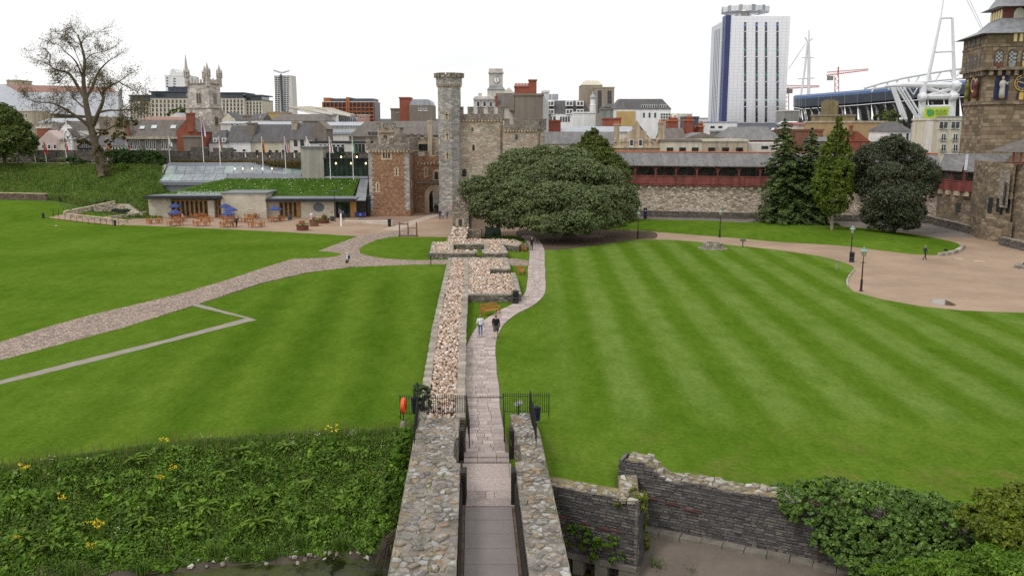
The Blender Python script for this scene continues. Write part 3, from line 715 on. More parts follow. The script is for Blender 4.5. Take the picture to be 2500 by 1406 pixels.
def crazy_top(root,quadf,nu,nv,z,n_obj,mat,edge=True,gap=.028,zf=None,lift=(.0,.075)):
 """irregular stones bedded in mortar over a strip; quadf(u,v)->plan point, u across, v along (0..1)"""
 seeds = []
 for j in range(nv):
  for i in range(nu):
   seeds.append(Vector(((i + .5 + jit(.46) + (.25 if j % 2 else -.25) * (0 < i < nu - 1)) / nu,(j + .5 + jit(.5)) / nv)))
 P2 = [Vector(quadf(s_.x,s_.y)) for s_ in seeds]; polys = []
 for i,p in enumerate(P2):
  u0,v0 = seeds[i]; r = 1.6
  cell = [Vector(quadf(*uv)) for uv in ((max(0,u0 - r / nu),max(0,v0 - r / nv)),(min(1,u0 + r / nu),max(0,v0 - r / nv)),(min(1,u0 + r / nu),min(1,v0 + r / nv)),(max(0,u0 - r / nu),min(1,v0 + r / nv)))]
  for j,q_ in enumerate(P2):
   if i != j and (q_ - p).length < 2.2:
    cell = clip(cell,(p + q_) / 2,(q_ - p))
    if len(cell) < 3: break
  if len(cell) < 3: continue
  c_ = sum(cell,Vector((0,0))) / len(cell); ar = abs(sum(a_.x * b_.y - a_.y * b_.x for a_,b_ in zip(cell,cell[1:] + cell[:1]))) / 2
  sh = U(.70,.97); cell = [c_ + (v - c_) * sh * U(.86,1.05) for v in cell]
  if ar < .012: continue
  polys.append((c_,cell,ar))
 polys.sort(key=lambda t_: t_[0].y - t_[2] * 20); rest_ = MB(); made = 0
 for c_,cell,ar in polys:
  if random.random() < .09: continue
  zz = (zf(c_) if zf else z); h = U(*lift); tx,ty = jit(.2),jit(.2); n_ = len(cell)
  area2 = sum(a_.x * b_.y - a_.y * b_.x for a_,b_ in zip(cell,cell[1:] + cell[:1]))
  if area2 < 0: cell = cell[::-1]
  top = [c_ + (v - c_) * .86 for v in cell]; zt_ = lambda v: zz + h + (v.x - c_.x) * tx + (v.y - c_.y) * ty
  vs = [(v.x,v.y,zz - .12) for v in cell] + [(v.x,v.y,zt_(v) - .025) for v in cell] + [(v.x,v.y,zt_(v)) for v in top]
  fs = [tuple(range(2 * n_,3 * n_))] + [(r_ * n_ + i,r_ * n_ + (i + 1) % n_,(r_ + 1) * n_ + (i + 1) % n_,(r_ + 1) * n_ + i) for r_ in range(2) for i in range(n_)]
  if made < n_obj: q_ = MB(); q_.add(vs,fs); q_.build('stone',mat,root); made += 1
  else: rest_.add(vs,fs)
 if rest_.v: tag(rest_.build('small_stones',mat,root),kind='stuff')
def bumpy_top(root,quadf,nu,nv,z,mat,amp=.05,zf=None,name='mortar_bed'):
 mb = MB(); vs = []
 for j in range(nv + 1):
  for i in range(nu + 1):
   p = quadf(i / nu,j / nv); zz = zf(Vector(p[:2])) if zf else z
   vs.append((p[0],p[1],zz + amp * pnoise(Vector((p[0] * 2.1,p[1] * 2.1,7))) - .0))
 W_ = nu + 1
 mb.add(vs,[(j * W_ + i,j * W_ + i + 1,(j + 1) * W_ + i + 1,(j + 1) * W_ + i) for j in range(nv) for i in range(nu)])
 return mb.build(name,mat,root,smooth=True)
for side,u0,u1,nu,lab,ya,yb in (('l',LO,LI,6,'broad left parapet wall of the bridge topped with crazy-laid stones and white lime patches',Y0 + 1,Y1),('r',RI,RO,4,'narrower right parapet wall of the bridge topped with crazy-laid stones',Y0 + 1,Y1 + .6)):
 rt = thing('bridge_parapet',lab,'wall',(bx((u0 + u1) / 2,34),34,0),group='bridge parapets')
 def iw(y,side=side):
  return .32 if 36.3 < y < 39.4 else (.14 if y >= 39.4 else 0)
 def qf(u,v,side=side,u0=u0,u1=u1,ya=ya,yb=yb):
  y = lerp(ya,yb,v); a_,b_ = (u0,u1 - iw(y)) if side == 'l' else (u0 + iw(y),u1)
  return (bx(lerp(a_,b_,u),y),y)
 zf = lambda p: WT - .62 * float(sstep(39.5,43.8,p.y))
 n_ = 24; oy = [lerp(ya,yb,i / n_) for i in range(n_ + 1)]
 poly = [qf(0,i / n_) for i in range(n_ + 1)] + [qf(1,i / n_) for i in range(n_,-1,-1)]
 if side == 'r' or True:
  mb = MB(); zt_ = [zf(Vector(p)) - .06 for p in poly]; mb.prism(poly,-4.2,zt_,cap=False); mb.build('masonry',KWALL,rt)
 bumpy_top(rt,qf,14 if side == 'l' else 9,90,WT,MORTAR,.05,zf)
 crazy_top(rt,qf,nu + 1,54,WT,300,WALLST,zf=zf)
# tarred timber boards along the deck and at the recess
for nm,u,ya,yb,z1 in (('a',LI + .06,Y0 + 1,34.6,1.15),('b',RI - .06,Y0 + 1,34.6,1.15)):
 rt = thing('timber_lining','tarred timber boarding lining the %s side of the bridge deck' % ('left' if nm == 'a' else 'right'),'boarding',(bx(u,30),30,0))
 for i,z0 in enumerate((.02,.30,.58,.86)):
  mb = MB(); mb.bar(bp(u,ya,z0 + .13),bp(u,yb,z0 + .13),.07,.26); mb.build('board',DKWOOD,rt)
for lab,uu,yy,hh in (('left near',LI + .14,34.85,1.5),('right near',RI - .14,34.9,1.5),('left far',LI + .0,40.2,1.45),('right far',RI - .0,40.2,1.45)):
 rt = thing('timber_post','black timber post boards at the %s corner of the bridge landing' % lab,'post',(bx(uu,yy),yy,0),group='bridge posts')
 for i in range(3):
  mb = MB(); x_,y_,_ = bp(uu,yy,0); sg = 1 if 'right' in lab else -1
  mb.box((x_ - .10,y_ + i * .34,0),(x_ + .10,y_ + i * .34 + .30,hh - .06 * i)); mb.build('board',DKWOOD,rt)
# ------------------------------------------------------------------ iron railings
def railing(name,label,a,b,z0a,z1a,n,group='black iron railings',spikes=True,low=True,cat='railing',zb=None):
 a,b = Vector(a),Vector(b); rt = thing(name,label,cat,(a.x,a.y,z0a),group=group)
 z0b,z1b = (z0a,z1a) if zb is None else zb
 for i in range(n + 1):
  f = i / n; p = a.lerp(b,f); z0,z1 = lerp(z0a,z0b,f),lerp(z1a,z1b,f)
  q_ = MB(); r_ = .028 if i in (0,n) else .017
  q_.tube([(p.x,p.y,z0 - (.25 if i in (0,n) else 0)),(p.x,p.y,z1)],r_,5)
  if spikes: q_.lathe([(r_ * 1.5,0),(r_ * 1.7,.03),(.003,.09)],(p.x,p.y,z1),5)
  q_.build('bar',BLACK,rt)
 for dz in ((.10,0) if low else (0,)):
  q_ = MB()
  if dz: q_.bar((a.x,a.y,z0a + dz),(b.x,b.y,z0b + dz),.035,.02)
  else: q_.bar((a.x,a.y,z1a - .09),(b.x,b.y,z1b - .09),.035,.02)
  q_.build('rail',BLACK,rt)
 return rt
FY = 45.0
railing('iron_railing','left run of black spiked railing across the rubble-filled foundation',(XA(977,FY,990),FY,0),(XA(1139,FY,990),FY,0),ZA(1012,FY),ZA(967,FY),30)
railing('iron_railing','right run of black spiked railing beside the information lectern',(XA(1229,FY,990),FY,0),(XA(1340,FY,990),FY,0),ZA(1008,FY),ZA(962,FY),21)
rt = thing('gate_bar','thin black spiked bar spanning the path between the railings','gate',(XA(1184,FY,970),FY,ZA(970,FY)))
mb = MB(); mb.bar((XA(1139,FY,970),FY,ZA(970,FY)),(XA(1229,FY,970),FY,ZA(970,FY)),.04,.03); mb.build('rail',BLACK,rt)
for i in range(13):
 mb = MB(); x_ = lerp(XA(1143,FY,970),XA(1226,FY,970),i / 12); mb.lathe([(.012,-.02),(.014,.04),(.003,.10)],(x_,FY,ZA(970,FY)),5); mb.build('spike',BLACK,rt)
def gx(px,py,D): return Vector((XA(px,D,py),D,0))
railing('gate_leaf','black iron gate leaf folded back on the left side of the path',gx(1140,1000,44.8),gx(1146,1090,41.6),.25,1.55,12,'open gate leaves',True,True,'gate')
railing('gate_leaf','black iron gate leaf folded back on the right side of the path',gx(1229,1000,44.8),gx(1231,1060,42.4),.25,1.55,10,'open gate leaves',True,True,'gate')
w1 = railing('wing_railing','angled black railing wing on the outer edge of the left parapet',gx(1021,985,44.7),gx(1012,1085,38.6),.75,1.95,24,'parapet wing railings',zb=(1.3,2.35))
w2 = railing('wing_railing','angled black railing wing on the outer edge of the right parapet',gx(1294,985,44.7),gx(1309,1085,38.6),.75,2.05,24,'parapet wing railings',zb=(1.3,2.4))
for w_,sg,x_ in ((w1,1,-4.8),(w2,-1,1.25)):
 for y_ in (43.2,41.5,39.6):
  mb = MB(); mb.tube([(x_ + BRS * 0 ,y_,2.0),(x_ + sg * .85,y_ - .3,WT - .1)],.014,5); mb.build('strut',BLACK,w_)
# ------------------------------------------------------------------ life ring, lectern, small bins by the railing
p = P(985,1035,44.6); lr = thing('life_ring_station','bright orange life ring housing on a thin black post by the left railing','life ring',(p.x,p.y,0))
ORANGE = plain('orange_plastic',(.80,.11,.025),.45,.08,2,spec=.45)
c_ = P(985,990,44.4); Mr = Matrix.Translation(c_) @ Matrix.Rotation(R(86),4,'Z') @ Matrix.Rotation(R(90),4,'X')
mb = MB(Mr); mb.smooth = True; mb.lathe([(.30,-.10),(.40,-.095),(.44,-.06),(.41,-.03),(.45,0),(.41,.03),(.44,.06),(.40,.095),(.30,.10)],(0,0,0),24); mb.build('housing',ORANGE,lr)
mb = MB(Mr); mb.lathe([(.14,-.108),(.14,.108)],(0,0,0),16); mb.build('hub',plain('dark_orange',(.45,.05,.015),.5,.1,2),lr)
mb = MB(); mb.tube([(p.x,p.y,.1),(p.x,p.y + .05,c_.z)],.03,6); mb.tube([(p.x - .3,p.y,.75),(p.x,p.y,.38),(p.x + .35,p.y,.62)],.016,5); mb.build('post',BLACK,lr)
mb = MB(); mb.lathe([(.26,-.1),(.24,.10),(.12,.42),(.04,.48)],(p.x,p.y - .1,0),9); mb.build('footing',MORTAR,lr)
p = P(1266,1012,45.6); o = thing('information_lectern','tilted grey information lectern on a navy post behind the right railing','lectern',(p.x,p.y,0))
mb = MB(); mb.bar((p.x - .22,p.y,1.0),(p.x + .22,p.y + .1,1.16),.34,.03,up=(0,-.35,1)); mb.build('panel',plain('lectern_print',(.20,.21,.20),.5,.3,4),o)
mb = MB(); mb.box((p.x - .05,p.y - .05,0),(p.x + .05,p.y + .05,1.08)); mb.build('post',plain('navy_paint',(.018,.024,.07),.5,.1,2),o)
for px,py,hh,lab in ((1311,1030,.75,'small navy bin standing behind the right railing wing'),(1014,1002,.9,'dark blue box mounted behind the left railing by the shrub')):
 p = P(px,py,45.4); o = thing('litter_bin',lab,'bin',(p.x,p.y,.2 if hh < .8 else .6))
 mb = MB(); z0 = o.location.z; mb.lathe([(.17,z0),(.2,z0 + hh * .8),(.22,z0 + hh * .82),(.22,z0 + hh)],(p.x,p.y,0),10); mb.build('body',MATS['navy_paint'],o)
 mb = MB(); mb.lathe([(.2,0),(.05,.08)],(p.x,p.y,z0 + hh + .002),10); mb.build('lid',BLACK,o)
# ------------------------------------------------------------------ ruined moat walls, laid stone by stone
def coursed(root,a,b,z0,z1,n_obj,mat,ch=(.11,.17),cw=(.22,.55),proud=.05,depth=.16,skip=None,name='stone',restname='small_stones',key=None):
 """front skin of a wall: a->b in plan, face looks to the right-hand side of a->b; z1 number or f(s)"""
 a,b = Vector(a[:2]),Vector(b[:2]); Ln = (b - a).length; d = (b - a) / Ln; out = Vector((d.y,-d.x))
 st = []; z = z0
 top = z1 if callable(z1) else (lambda s_: z1)
 zmax = max(top(Ln * i / 20) for i in range(21))
 while z < zmax - .04:
  h = min(U(*ch),zmax - z); s_ = -U(0,.3)
  while s_ < Ln:
   w = U(*cw); s0,s1 = max(0,s_),min(Ln,s_ + w)
   if s1 - s0 > .06 and z + h * .6 <= top((s0 + s1) / 2) and not (skip and skip((s0 + s1) / 2,z + h / 2)): st.append((s0,s1,z,z + h))
   s_ += w
  z += h
 big = sorted(range(len(st)),key=(lambda i: key(st[i])) if key else (lambda i: -(st[i][1] - st[i][0]) * (st[i][3] - st[i][2])))
 rank = {i: r for r,i in enumerate(big)}; rest_ = MB()
 for i,(s0,s1,za,zb) in enumerate(st):
  g_ = .012; p = U(0,proud); c0 = .025; vs = []
  for (dd,ins) in ((-depth,0),(p - c0,0),(p,c0)):
   for (s_,z) in ((s0 + g_ + ins,za + g_ + ins),(s1 - g_ - ins,za + g_ + ins),(s1 - g_ - ins,zb - g_ - ins),(s0 + g_ + ins,zb - g_ - ins)):
    q_ = a + d * (s_ + jit(.008)) + out * dd; vs.append((q_.x,q_.y,z + jit(.008)))
  fs = [(8,9,10,11)] + [(r_ * 4 + j,r_ * 4 + (j + 1) % 4,(r_ + 1) * 4 + (j + 1) % 4,(r_ + 1) * 4 + j) for r_ in range(2) for j in range(4)]
  if rank[i] < n_obj: q_ = MB(); q_.add(vs,fs); q_.build(name,mat,root)
  else: rest_.add(vs,fs)
 if rest_.v: tag(rest_.build(restname,mat,root),kind='stuff')
MTOP = piece('moat_cap_stone',[(.30,.26,.205),(.26,.23,.19),(.36,.33,.285),(.22,.19,.15),(.42,.40,.36)],var=.22,lichen=(.40,.38,.30))
GRASSBED = plain('dry_turf',(.20,.165,.085),.95,.4,1.4,.7,9)
def strip(a,b,th):
 a,b = Vector(a[:2]),Vector(b[:2]); d = (b - a).normalized(); nn = Vector((-d.y,d.x)) * th
 return lambda u,v: tuple((a + nn * u).lerp(b + nn * u,v))
# front wall
rt = thing('moat_wall','lower dark stone wall with three drain openings rising from the moat beside the bridge','wall',(3.6,35.4,-3.3))
FZ = .28
mb = MB(); th = 1.0; d = (FW1 - FW0).normalized(); nn = Vector((-d.y,d.x)) * th
mb.prism([FW0 - d * 1.2,FW1,FW1 + nn,FW0 - d * 1.2 + nn],-2.75,FZ - .05); mb.build('core',DARKMO,rt)
coursed(rt,FW0 - d * .3,FW1,-2.7,lambda s_: FZ + .02,300,DARKST)
mb = MB(); foot = plain('footing_stone',(.20,.18,.15),.9,.25,1.5,.5,9); out = Vector((d.y,-d.x))
Lw = (FW1 - FW0).length
for s0,s1 in ((-.3,.55),(1.15,1.62),(2.2,2.75),(3.3,Lw)):
 q_ = MB(); a_,b_ = FW0 + d * s0 + out * .16,FW0 + d * s1 + out * .16; q_.prism([a_,b_,b_ + nn * .5 ,a_ + nn * .5],-4.1,-2.78); q_.build('footing_pier',foot,rt)
q_ = MB(); a_,b_ = FW0 - d * .3 + out * .2,FW1 + out * .2; q_.prism([a_,b_,b_ + nn * .4,a_ + nn * .4],-2.9,-2.68); q_.build('lintel_course',foot,rt)
q_ = MB(); a_,b_ = FW0 - d * .3 + out * .075,FW1 - d * .5 + out * .075
REDLINE = plain('red_tile_course',(.17,.05,.035),.85,.3,3)
for s0,s1,zz in ((.15,.9,-1.05),(1.5,1.9,-1.12),(2.3,3.3,-1.2)):
 q_ = MB(); a_,b_ = FW0 + d * s0 + out * .07,FW0 + d * s1 + out * .07; q_.bar((a_.x,a_.y,zz),(b_.x,b_.y,zz - .02),.03,.05); q_.build('tile_course',REDLINE,rt)
bumpy_top(rt,strip(FW0 - d * .6,FW1,1.0),8,30,FZ,GRASSBED,.05)
crazy_top(rt,strip(FW0 - d * .6,FW1,.95),4,16,FZ - .01,64,MTOP,lift=(.0,.07))
# end face and return pier
p0 = FW1; p1 = Vector((5.75,rear_y(5.75) - .02)); 
coursed(rt,p0,p1,-2.6,lambda s_: FZ,120,piece('return_stone',[(.17,.155,.14),(.21,.19,.165),(.14,.13,.12)],var=.2),cw=(.3,.6),ch=(.18,.28),name='return_stone',restname='return_small_stones')
mb = MB(); mb.prism([p0,p1,p1 + Vector((-.9,.1)),p0 + Vector((-.9,.55))],-4.1,FZ - .03); mb.build('return_core',DARKMO,rt)
bumpy_top(rt,strip(p0,p1,.85),6,12,FZ + .03,GRASSBED,.06,name='return_turf'); crazy_top(rt,strip(p0,p1,.8),3,6,FZ + .02,18,MTOP,lift=(.0,.09))
# rear wall
rt2 = thing('moat_wall','taller dark rear wall of the moat with ragged pale stone top running under the ivy','wall',(10,rear_y(10),-2))
d2 = (RW1 - RW0).normalized(); n2 = Vector((-d2.y,d2.x)) * 1.15
def rtop(s_): return .95 - .55 * float(sstep(1.2,2.2,s_)) + .06 * math.sin(s_ * 2.1) + (-.5 if s_ < .25 else 0)
mb = MB(); q_ = [RW0 + d2 * .1,RW1,RW1 + n2,RW0 + d2 * .1 + n2]; mb.prism(q_,-2.6,.22); qq = [RW0 + d2 * .1,RW0 + d2 * 1.3,RW0 + d2 * 1.3 + n2,RW0 + d2 * .1 + n2]; mb.prism(qq,.1,.82); mb.build('core',DARKMO,rt2)
def vis(st): return (0 if st[1] < 10.5 else 5) + random.random() * 2.2 - (st[1] - st[0])
coursed(rt2,RW0,RW1,-2.35,rtop,300,DARKST,key=vis)
for s0,s1,zz in ((1.3,1.9,-.62),(2.2,2.9,-.72),(3.1,3.9,-.85)):
 o2 = Vector((d2.y,-d2.x)); q_ = MB(); a_,b_ = RW0 + d2 * s0 + o2 * .07,RW0 + d2 * s1 + o2 * .07; q_.bar((a_.x,a_.y,zz),(b_.x,b_.y,zz - .02),.03,.05); q_.build('tile_course',REDLINE,rt2)
zr_ = lambda p: rtop((p - RW0).dot(d2)) - .02
bumpy_top(rt2,strip(RW0 + d2 * .1,RW1,1.1),8,80,.5,GRASSBED,.05,zr_)
crazy_top(rt2,strip(RW0,RW0 + d2 * 14,1.1),4,40,.5,160,MTOP,zf=zr_,lift=(.0,.12))
# left end of the rear wall
e0 = RW0 + n2; coursed(rt2,e0,RW0,-.1,lambda s_: .95,40,DARKST,name='end_stone',restname='end_small_stones')
# ledge at the foot of the rear wall and its mossy edge
lg = thing('moat_ledge','pale footing ledge with moss along the base of the rear moat wall','ledge',(9,rear_y(9) - .6,-2.2))
o2 = Vector((d2.y,-d2.x))
for i in range(15):
 a_,b_ = RW0 + d2 * (1.2 + i * .95) + o2 * .05,RW0 + d2 * (2.12 + i * .95) + o2 * .05; w_ = o2 * U(.42,.55)
 q_ = MB(); q_.prism([b_,a_,a_ + w_,b_ + w_],-2.7,-2.02 + jit(.03)); q_.build('ledge_stone',foot,lg)
# ------------------------------------------------------------------ leaf generators (numpy)
def leaf_quads(C,Nrm,size,aspect=1.6,bend=.25):
 """C centres (n,3), Nrm facing (n,3): folded two-quad leaves -> V,F"""
 n = len(C); C = np.asarray(C); Nr = Nrm / (np.linalg.norm(Nrm,axis=1,keepdims=True) + 1e-9)
 r = np.random.normal(size=(n,3)); t_ = np.cross(Nr,r); t_ /= np.linalg.norm(t_,axis=1,keepdims=True) + 1e-9; b_ = np.cross(Nr,t_)
 s_ = (np.asarray(size) * np.ones(n))[:,None]
 l = t_ * s_ * aspect * .5; w = b_ * s_ * .5; up = Nr * s_ * bend
 V_ = np.stack([C - l,C + w * 1.0 + up * .4,C + l,C - w * 1.0 + up * .4],1).reshape(-1,3)
 F_ = np.arange(n * 4).reshape(n,4)
 return V_,F_
def merge(parts):
 V_,F_,o_ = [],[],0
 for v,f in parts: V_.append(v); F_.append(f + o_); o_ += len(v)
 return np.concatenate(V_),np.concatenate(F_)
def blades(C,h,w,lean=.5):
 n = len(C); a = np.random.uniform(0,2 * np.pi,n); dx = np.stack([np.cos(a),np.sin(a),np.zeros(n)],1); sd_ = np.stack([-np.sin(a),np.cos(a),np.zeros(n)],1)
 h = np.asarray(h) * np.ones(n); ln = np.random.uniform(.1,lean,n)
 p0 = C - sd_ * w / 2; p1 = C + sd_ * w / 2; mid = C + dx * (ln * h * .35)[:,None] + np.array([0,0,1]) * (h * .6)[:,None]
 tip = C + dx * (ln * h)[:,None] + np.array([0,0,1]) * (h * np.random.uniform(.75,1,n))[:,None]
 V_ = np.stack([p0,p1,mid + sd_ * w * .4,mid - sd_ * w * .4,tip],1).reshape(-1,3); i5 = np.arange(n)[:,None] * 5
 F_ = np.concatenate([i5 + np.array([[0,1,2,3]]),i5 + np.array([[3,2,4,4]])])
 return V_,F_
def blade_mesh(name,V_,F_):
 fs = [tuple(f) if f[2] != f[3] else tuple(f[:3]) for f in F_.tolist()]
 me = bpy.data.meshes.new(name); me.from_pydata(V_.tolist(),[],fs); return me
BANKL = leaf('bank_leaf',[(.059,.130,.013),(.091,.186,.020),(.133,.248,.031),(.202,.310,.051)],.3,.55,.35,.9)
BANKD = leaf('dock_leaf',[(.084,.163,.016),(.128,.216,.025),(.187,.276,.040)],.3,.5,.25,1.5)
REEDL = leaf('reed_blade',[(.075,.15,.018),(.11,.20,.03),(.15,.22,.05)],.3,.5,.2,2)
YEL = plain('ragwort_yellow',(.80,.55,.02),.7,.1,3); WFL = plain('white_petal',(.75,.74,.66),.7,.05,3)
# ---- ground cover on the left moat bank
n = 70000
X_ = np.random.uniform(-26,-4.2,n); ey = np.interp(X_,LEX,LEY); dl = np.random.uniform(-.15,1,n) ** 1.0 * 6.3; Y_ = ey - dl
ok = (X_ < -4.35 + BRS * (Y_ - 29)) & (np.abs(X_) < Y_ * .66 + 2)
X_,Y_,dl = X_[ok],Y_[ok],dl[ok]; Z_ = TER(X_,Y_)
ht = np.array([.30 + .42 * pnoise(Vector((x * .55,y * .7,2))) + .18 * pnoise(Vector((x * 1.9,y * 1.9,5))) for x,y in zip(X_,Y_)])
ht = np.clip(ht + .10,.05,1.0) * sstep(-.2,.9,dl) * (1 - .85 * sstep(4.8,6.2,dl))
pat = np.array([pnoise(Vector((x * .8,y * .9,9))) + .5 * pnoise(Vector((x * 2.3,y * 2.3,3))) for x,y in zip(X_,Y_)])
ht = ht * (1 + .7 * np.clip(pat,-.6,.8)); C_ = np.stack([X_,Y_,Z_ + ht * np.random.uniform(.2,1.0,len(X_))],1)
Nn = np.random.normal(size=C_.shape) * .7 + np.array([0,-.3,1.0])
sz = np.where(pat > .22,np.random.uniform(.12,.26,len(X_)),np.where(pat < -.2,np.random.uniform(.04,.09,len(X_)),np.random.uniform(.06,.15,len(X_)))); thin = (pat > .22) & (np.random.rand(len(X_)) < .45)
V_,F_ = leaf_quads(C_[~thin],Nn[~thin],sz[~thin],1.8)
nb_ = 5000; q_ = np.random.randint(0,len(X_),nb_); Vs,Fs = blades(np.stack([X_[q_],Y_[q_],Z_[q_]],1),np.random.uniform(.35,.95,nb_) * (1 - .7 * sstep(4.5,6,dl[q_])),.02,.5)
tag(link('dry_stems',blade_mesh('dry_stems',Vs,Fs),leaf('dry_stem',[(.16,.13,.06),(.12,.15,.04),(.24,.18,.10),(.10,.16,.03)],.3)),'thin dry and green stems standing in the bank undergrowth','weeds',kind='stuff')
n = 9000; X2 = np.random.uniform(-26,-4.4,n); e2 = np.interp(X2,LEX,LEY); d2_ = np.random.uniform(-.25,1.2,n); Y2 = e2 - d2_
Vb,Fb = blades(np.stack([X2,Y2,TER(X2,Y2)],1),np.random.uniform(.15,.42,n),.03)
tag(link('bank_undergrowth',np_mesh('bank_undergrowth',V_,F_),BANKL),'dense green undergrowth covering the left moat bank','undergrowth',kind='stuff')
tag(link('bank_edge_grass',blade_mesh('bank_edge_grass',Vb,Fb),REEDL),'longer grass along the edge of the left lawn','grass',kind='stuff')
def rosette(name,p,nl,ln,w,mat,label,cat,up=.7,group=None,lobed=False):
 V_,F_ = [],[]; o_ = 0
 for i in range(nl):
  a = U(0,6.28); e = U(.35,1.1) * up; L_ = ln * U(.6,1.1); ww = w * U(.7,1.1); dx = Vector((math.cos(a),math.sin(a),0)); sd_ = Vector((-dx.y,dx.x,0))
  b0 = Vector(p) + Vector((jit(.12),jit(.12),U(0,.3)))
  pts = [b0 + dx * (L_ * t_) + Vector((0,0,L_ * (e * t_ - .75 * e * t_ * t_ * 1.2))) for t_ in (.05,.35,.7,1.0)]
  ws = [.12,1.0,.8,.05]
  for q_,wf in zip(pts,ws): V_ += [q_ - sd_ * ww * wf * .5,q_ + Vector((0,0,-.03 * wf)),q_ + sd_ * ww * wf * .5]
  for j in range(3):
   for m_ in range(2): F_.append((o_ + j * 3 + m_,o_ + j * 3 + m_ + 1,o_ + j * 3 + m_ + 4,o_ + j * 3 + m_ + 3))
  o_ += 12
 me = np_mesh(name,np.array([tuple(v) for v in V_]) - np.array(p),np.array(F_),None,True)
 return tag(link(name,me,mat,None,p),label,cat,group)
for i,(px,py,ln,lab) in enumerate(((470,1185,.75,'large light dock clump high in the middle of the left bank'),(545,1165,.7,'dock clump right of the tall one on the upper bank'),(240,1190,.6,'upright dock clump on the upper left of the bank'),
  (660,1215,.8,'broad-leaved dock clump right of centre on the bank'),(350,1275,.8,'sprawling dock clump at mid height left of centre'),(500,1245,.9,'pale maple-like leafy clump in the centre of the bank'),
  (130,1330,.8,'dock clump low on the left of the bank'),(60,1310,.7,'leftmost low dock clump on the bank'),(480,1300,.7,'small dock clump below the central leafy clump'),(700,1095,.6,'fern-like clump at the lawn edge'),(590,1100,.65,'grey-green leafy clump at the top of the bank'),
  (330,1125,.65,'thistle-like clump near the top edge left of centre'),(630,1280,.8,'bluish leafy clump low right of centre'),(830,1240,.6,'leafy clump low on the right of the bank'),(760,1180,.6,'leafy clump on the right of the bank at mid height'))):
 p = GH(px,py + 18); rosette('dock_plant',(p.x,p.y,p.z + .15),26,ln,.2,BANKD,lab,'plant',1.0,'dock plants on the moat bank')
for i,(px,py,s_,lab) in enumerate(((404,1102,1,'ragwort in yellow flower at the bank top left of centre'),(812,1085,1.3,'tall ragwort in yellow flower by the lawn edge near the bridge'),(64,1178,1.1,'ragwort in yellow flower at the far left of the bank top'),(425,1165,.8,'yellow ragwort below the bank top in the middle'),
  (396,1192,.7,'small yellow ragwort left of the dock clumps'),(152,1240,.9,'yellow ragwort at mid height on the left bank'),(228,1312,.9,'left of the pair of yellow ragworts low on the bank'),(250,1308,1.0,'right of the pair of yellow ragworts low on the bank'),(226,1362,.7,'lowest yellow ragwort close to the water'),(44,1340,.6,'faded yellow ragwort at the bottom left'))):
 p = GH(px,py + 14); rt = thing('ragwort_plant',lab,'plant',p,group='yellow ragworts on the moat bank')
 mb = MB(); fl = MB()
 for j in range(7):
  q_ = p + Vector((jit(.22) * s_,jit(.12) * s_,U(.45,.75) * s_ + .25)); mb.tube([p + Vector((jit(.05),jit(.05),0)),q_],.012,4)
  for m_ in range(6):
   c_ = q_ + Vector((jit(.07),jit(.07),jit(.05))); fl.lathe([(.0,-.01),(.026 * s_,0),(.014,.014)],c_,5)
 mb.build('stem',BANKL,rt); tag(fl.build('flower_heads',YEL,rt),kind='stuff')
for i,(px,py,lab) in enumerate(((525,1345,'left of the two big bright sedge tufts above the water'),(590,1350,'right of the two big bright sedge tufts above the water'),(655,1345,'sedge tuft just right of the big pair'),(735,1325,'pale sedge tuft under the bank on the right'),(830,1330,'broad grassy tuft near the bridge foot'),(345,1380,'small sedge tuft left by the water'),(180,1395,'low sedge tuft at the left water edge'),
  (1690,1385,'sedge tuft on the apron right of the drain wall'),(1605,1375,'thin sedge tuft beside the drain wall corner'))):
 p = GH(px,py + 22) if px < 1000 else G(px,py + 20,-3.2); n = 90
 C_ = np.array([p.x,p.y,p.z]) + np.random.normal(size=(n,3)) * np.array([.16,.12,0])
 V_,F_ = blades(C_,np.random.uniform(.4,.85,n),.035,.9)
 me = blade_mesh('sedge_tuft',V_ - np.array(p),F_); tag(link('sedge_tuft',me,REEDL,None,p),lab,'plant','sedge tufts by the moat')
# stones at the water's edge
BSTONE = [m_.copy() for m_ in RUBBLE]
for m_ in BSTONE: m_.materials[0] = MTOP
for i in range(26):
 px,py = random.choice(((U(720,900),U(1352,1380)),(U(700,800),U(1358,1384)),(U(400,700),U(1372,1392)))); p = GH(px,py); s_ = U(.2,.42)
 tag(link('bank_stone',BSTONE[i % 14],None,None,(p.x,p.y,p.z + .03),(jit(.4),jit(.4),U(0,6)),(s_,s_,s_)),'pale stone lying at the muddy water edge below the left bank','stone','stones at the water edge')
# small white flowers on the lawn edge and daisies
for i,(px,py) in enumerate(((505,1082),(770,1076),(705,1097),(120,1142),(38,1178),(210,1142),(860,1070),(945,1105),(300,1315),(296,1318))):
 p = GH(px,py); rt = MB()
 for j in range(9): rt.lathe([(.0,0),(.03,.012),(.0,.02)],(p.x + jit(.3),p.y + jit(.2),p.z + U(.1,.45)),5)
 tag(rt.build('white_flowers',WFL,None,p),'sprinkle of tiny white flowers along the bank edge','flowers',kind='stuff')
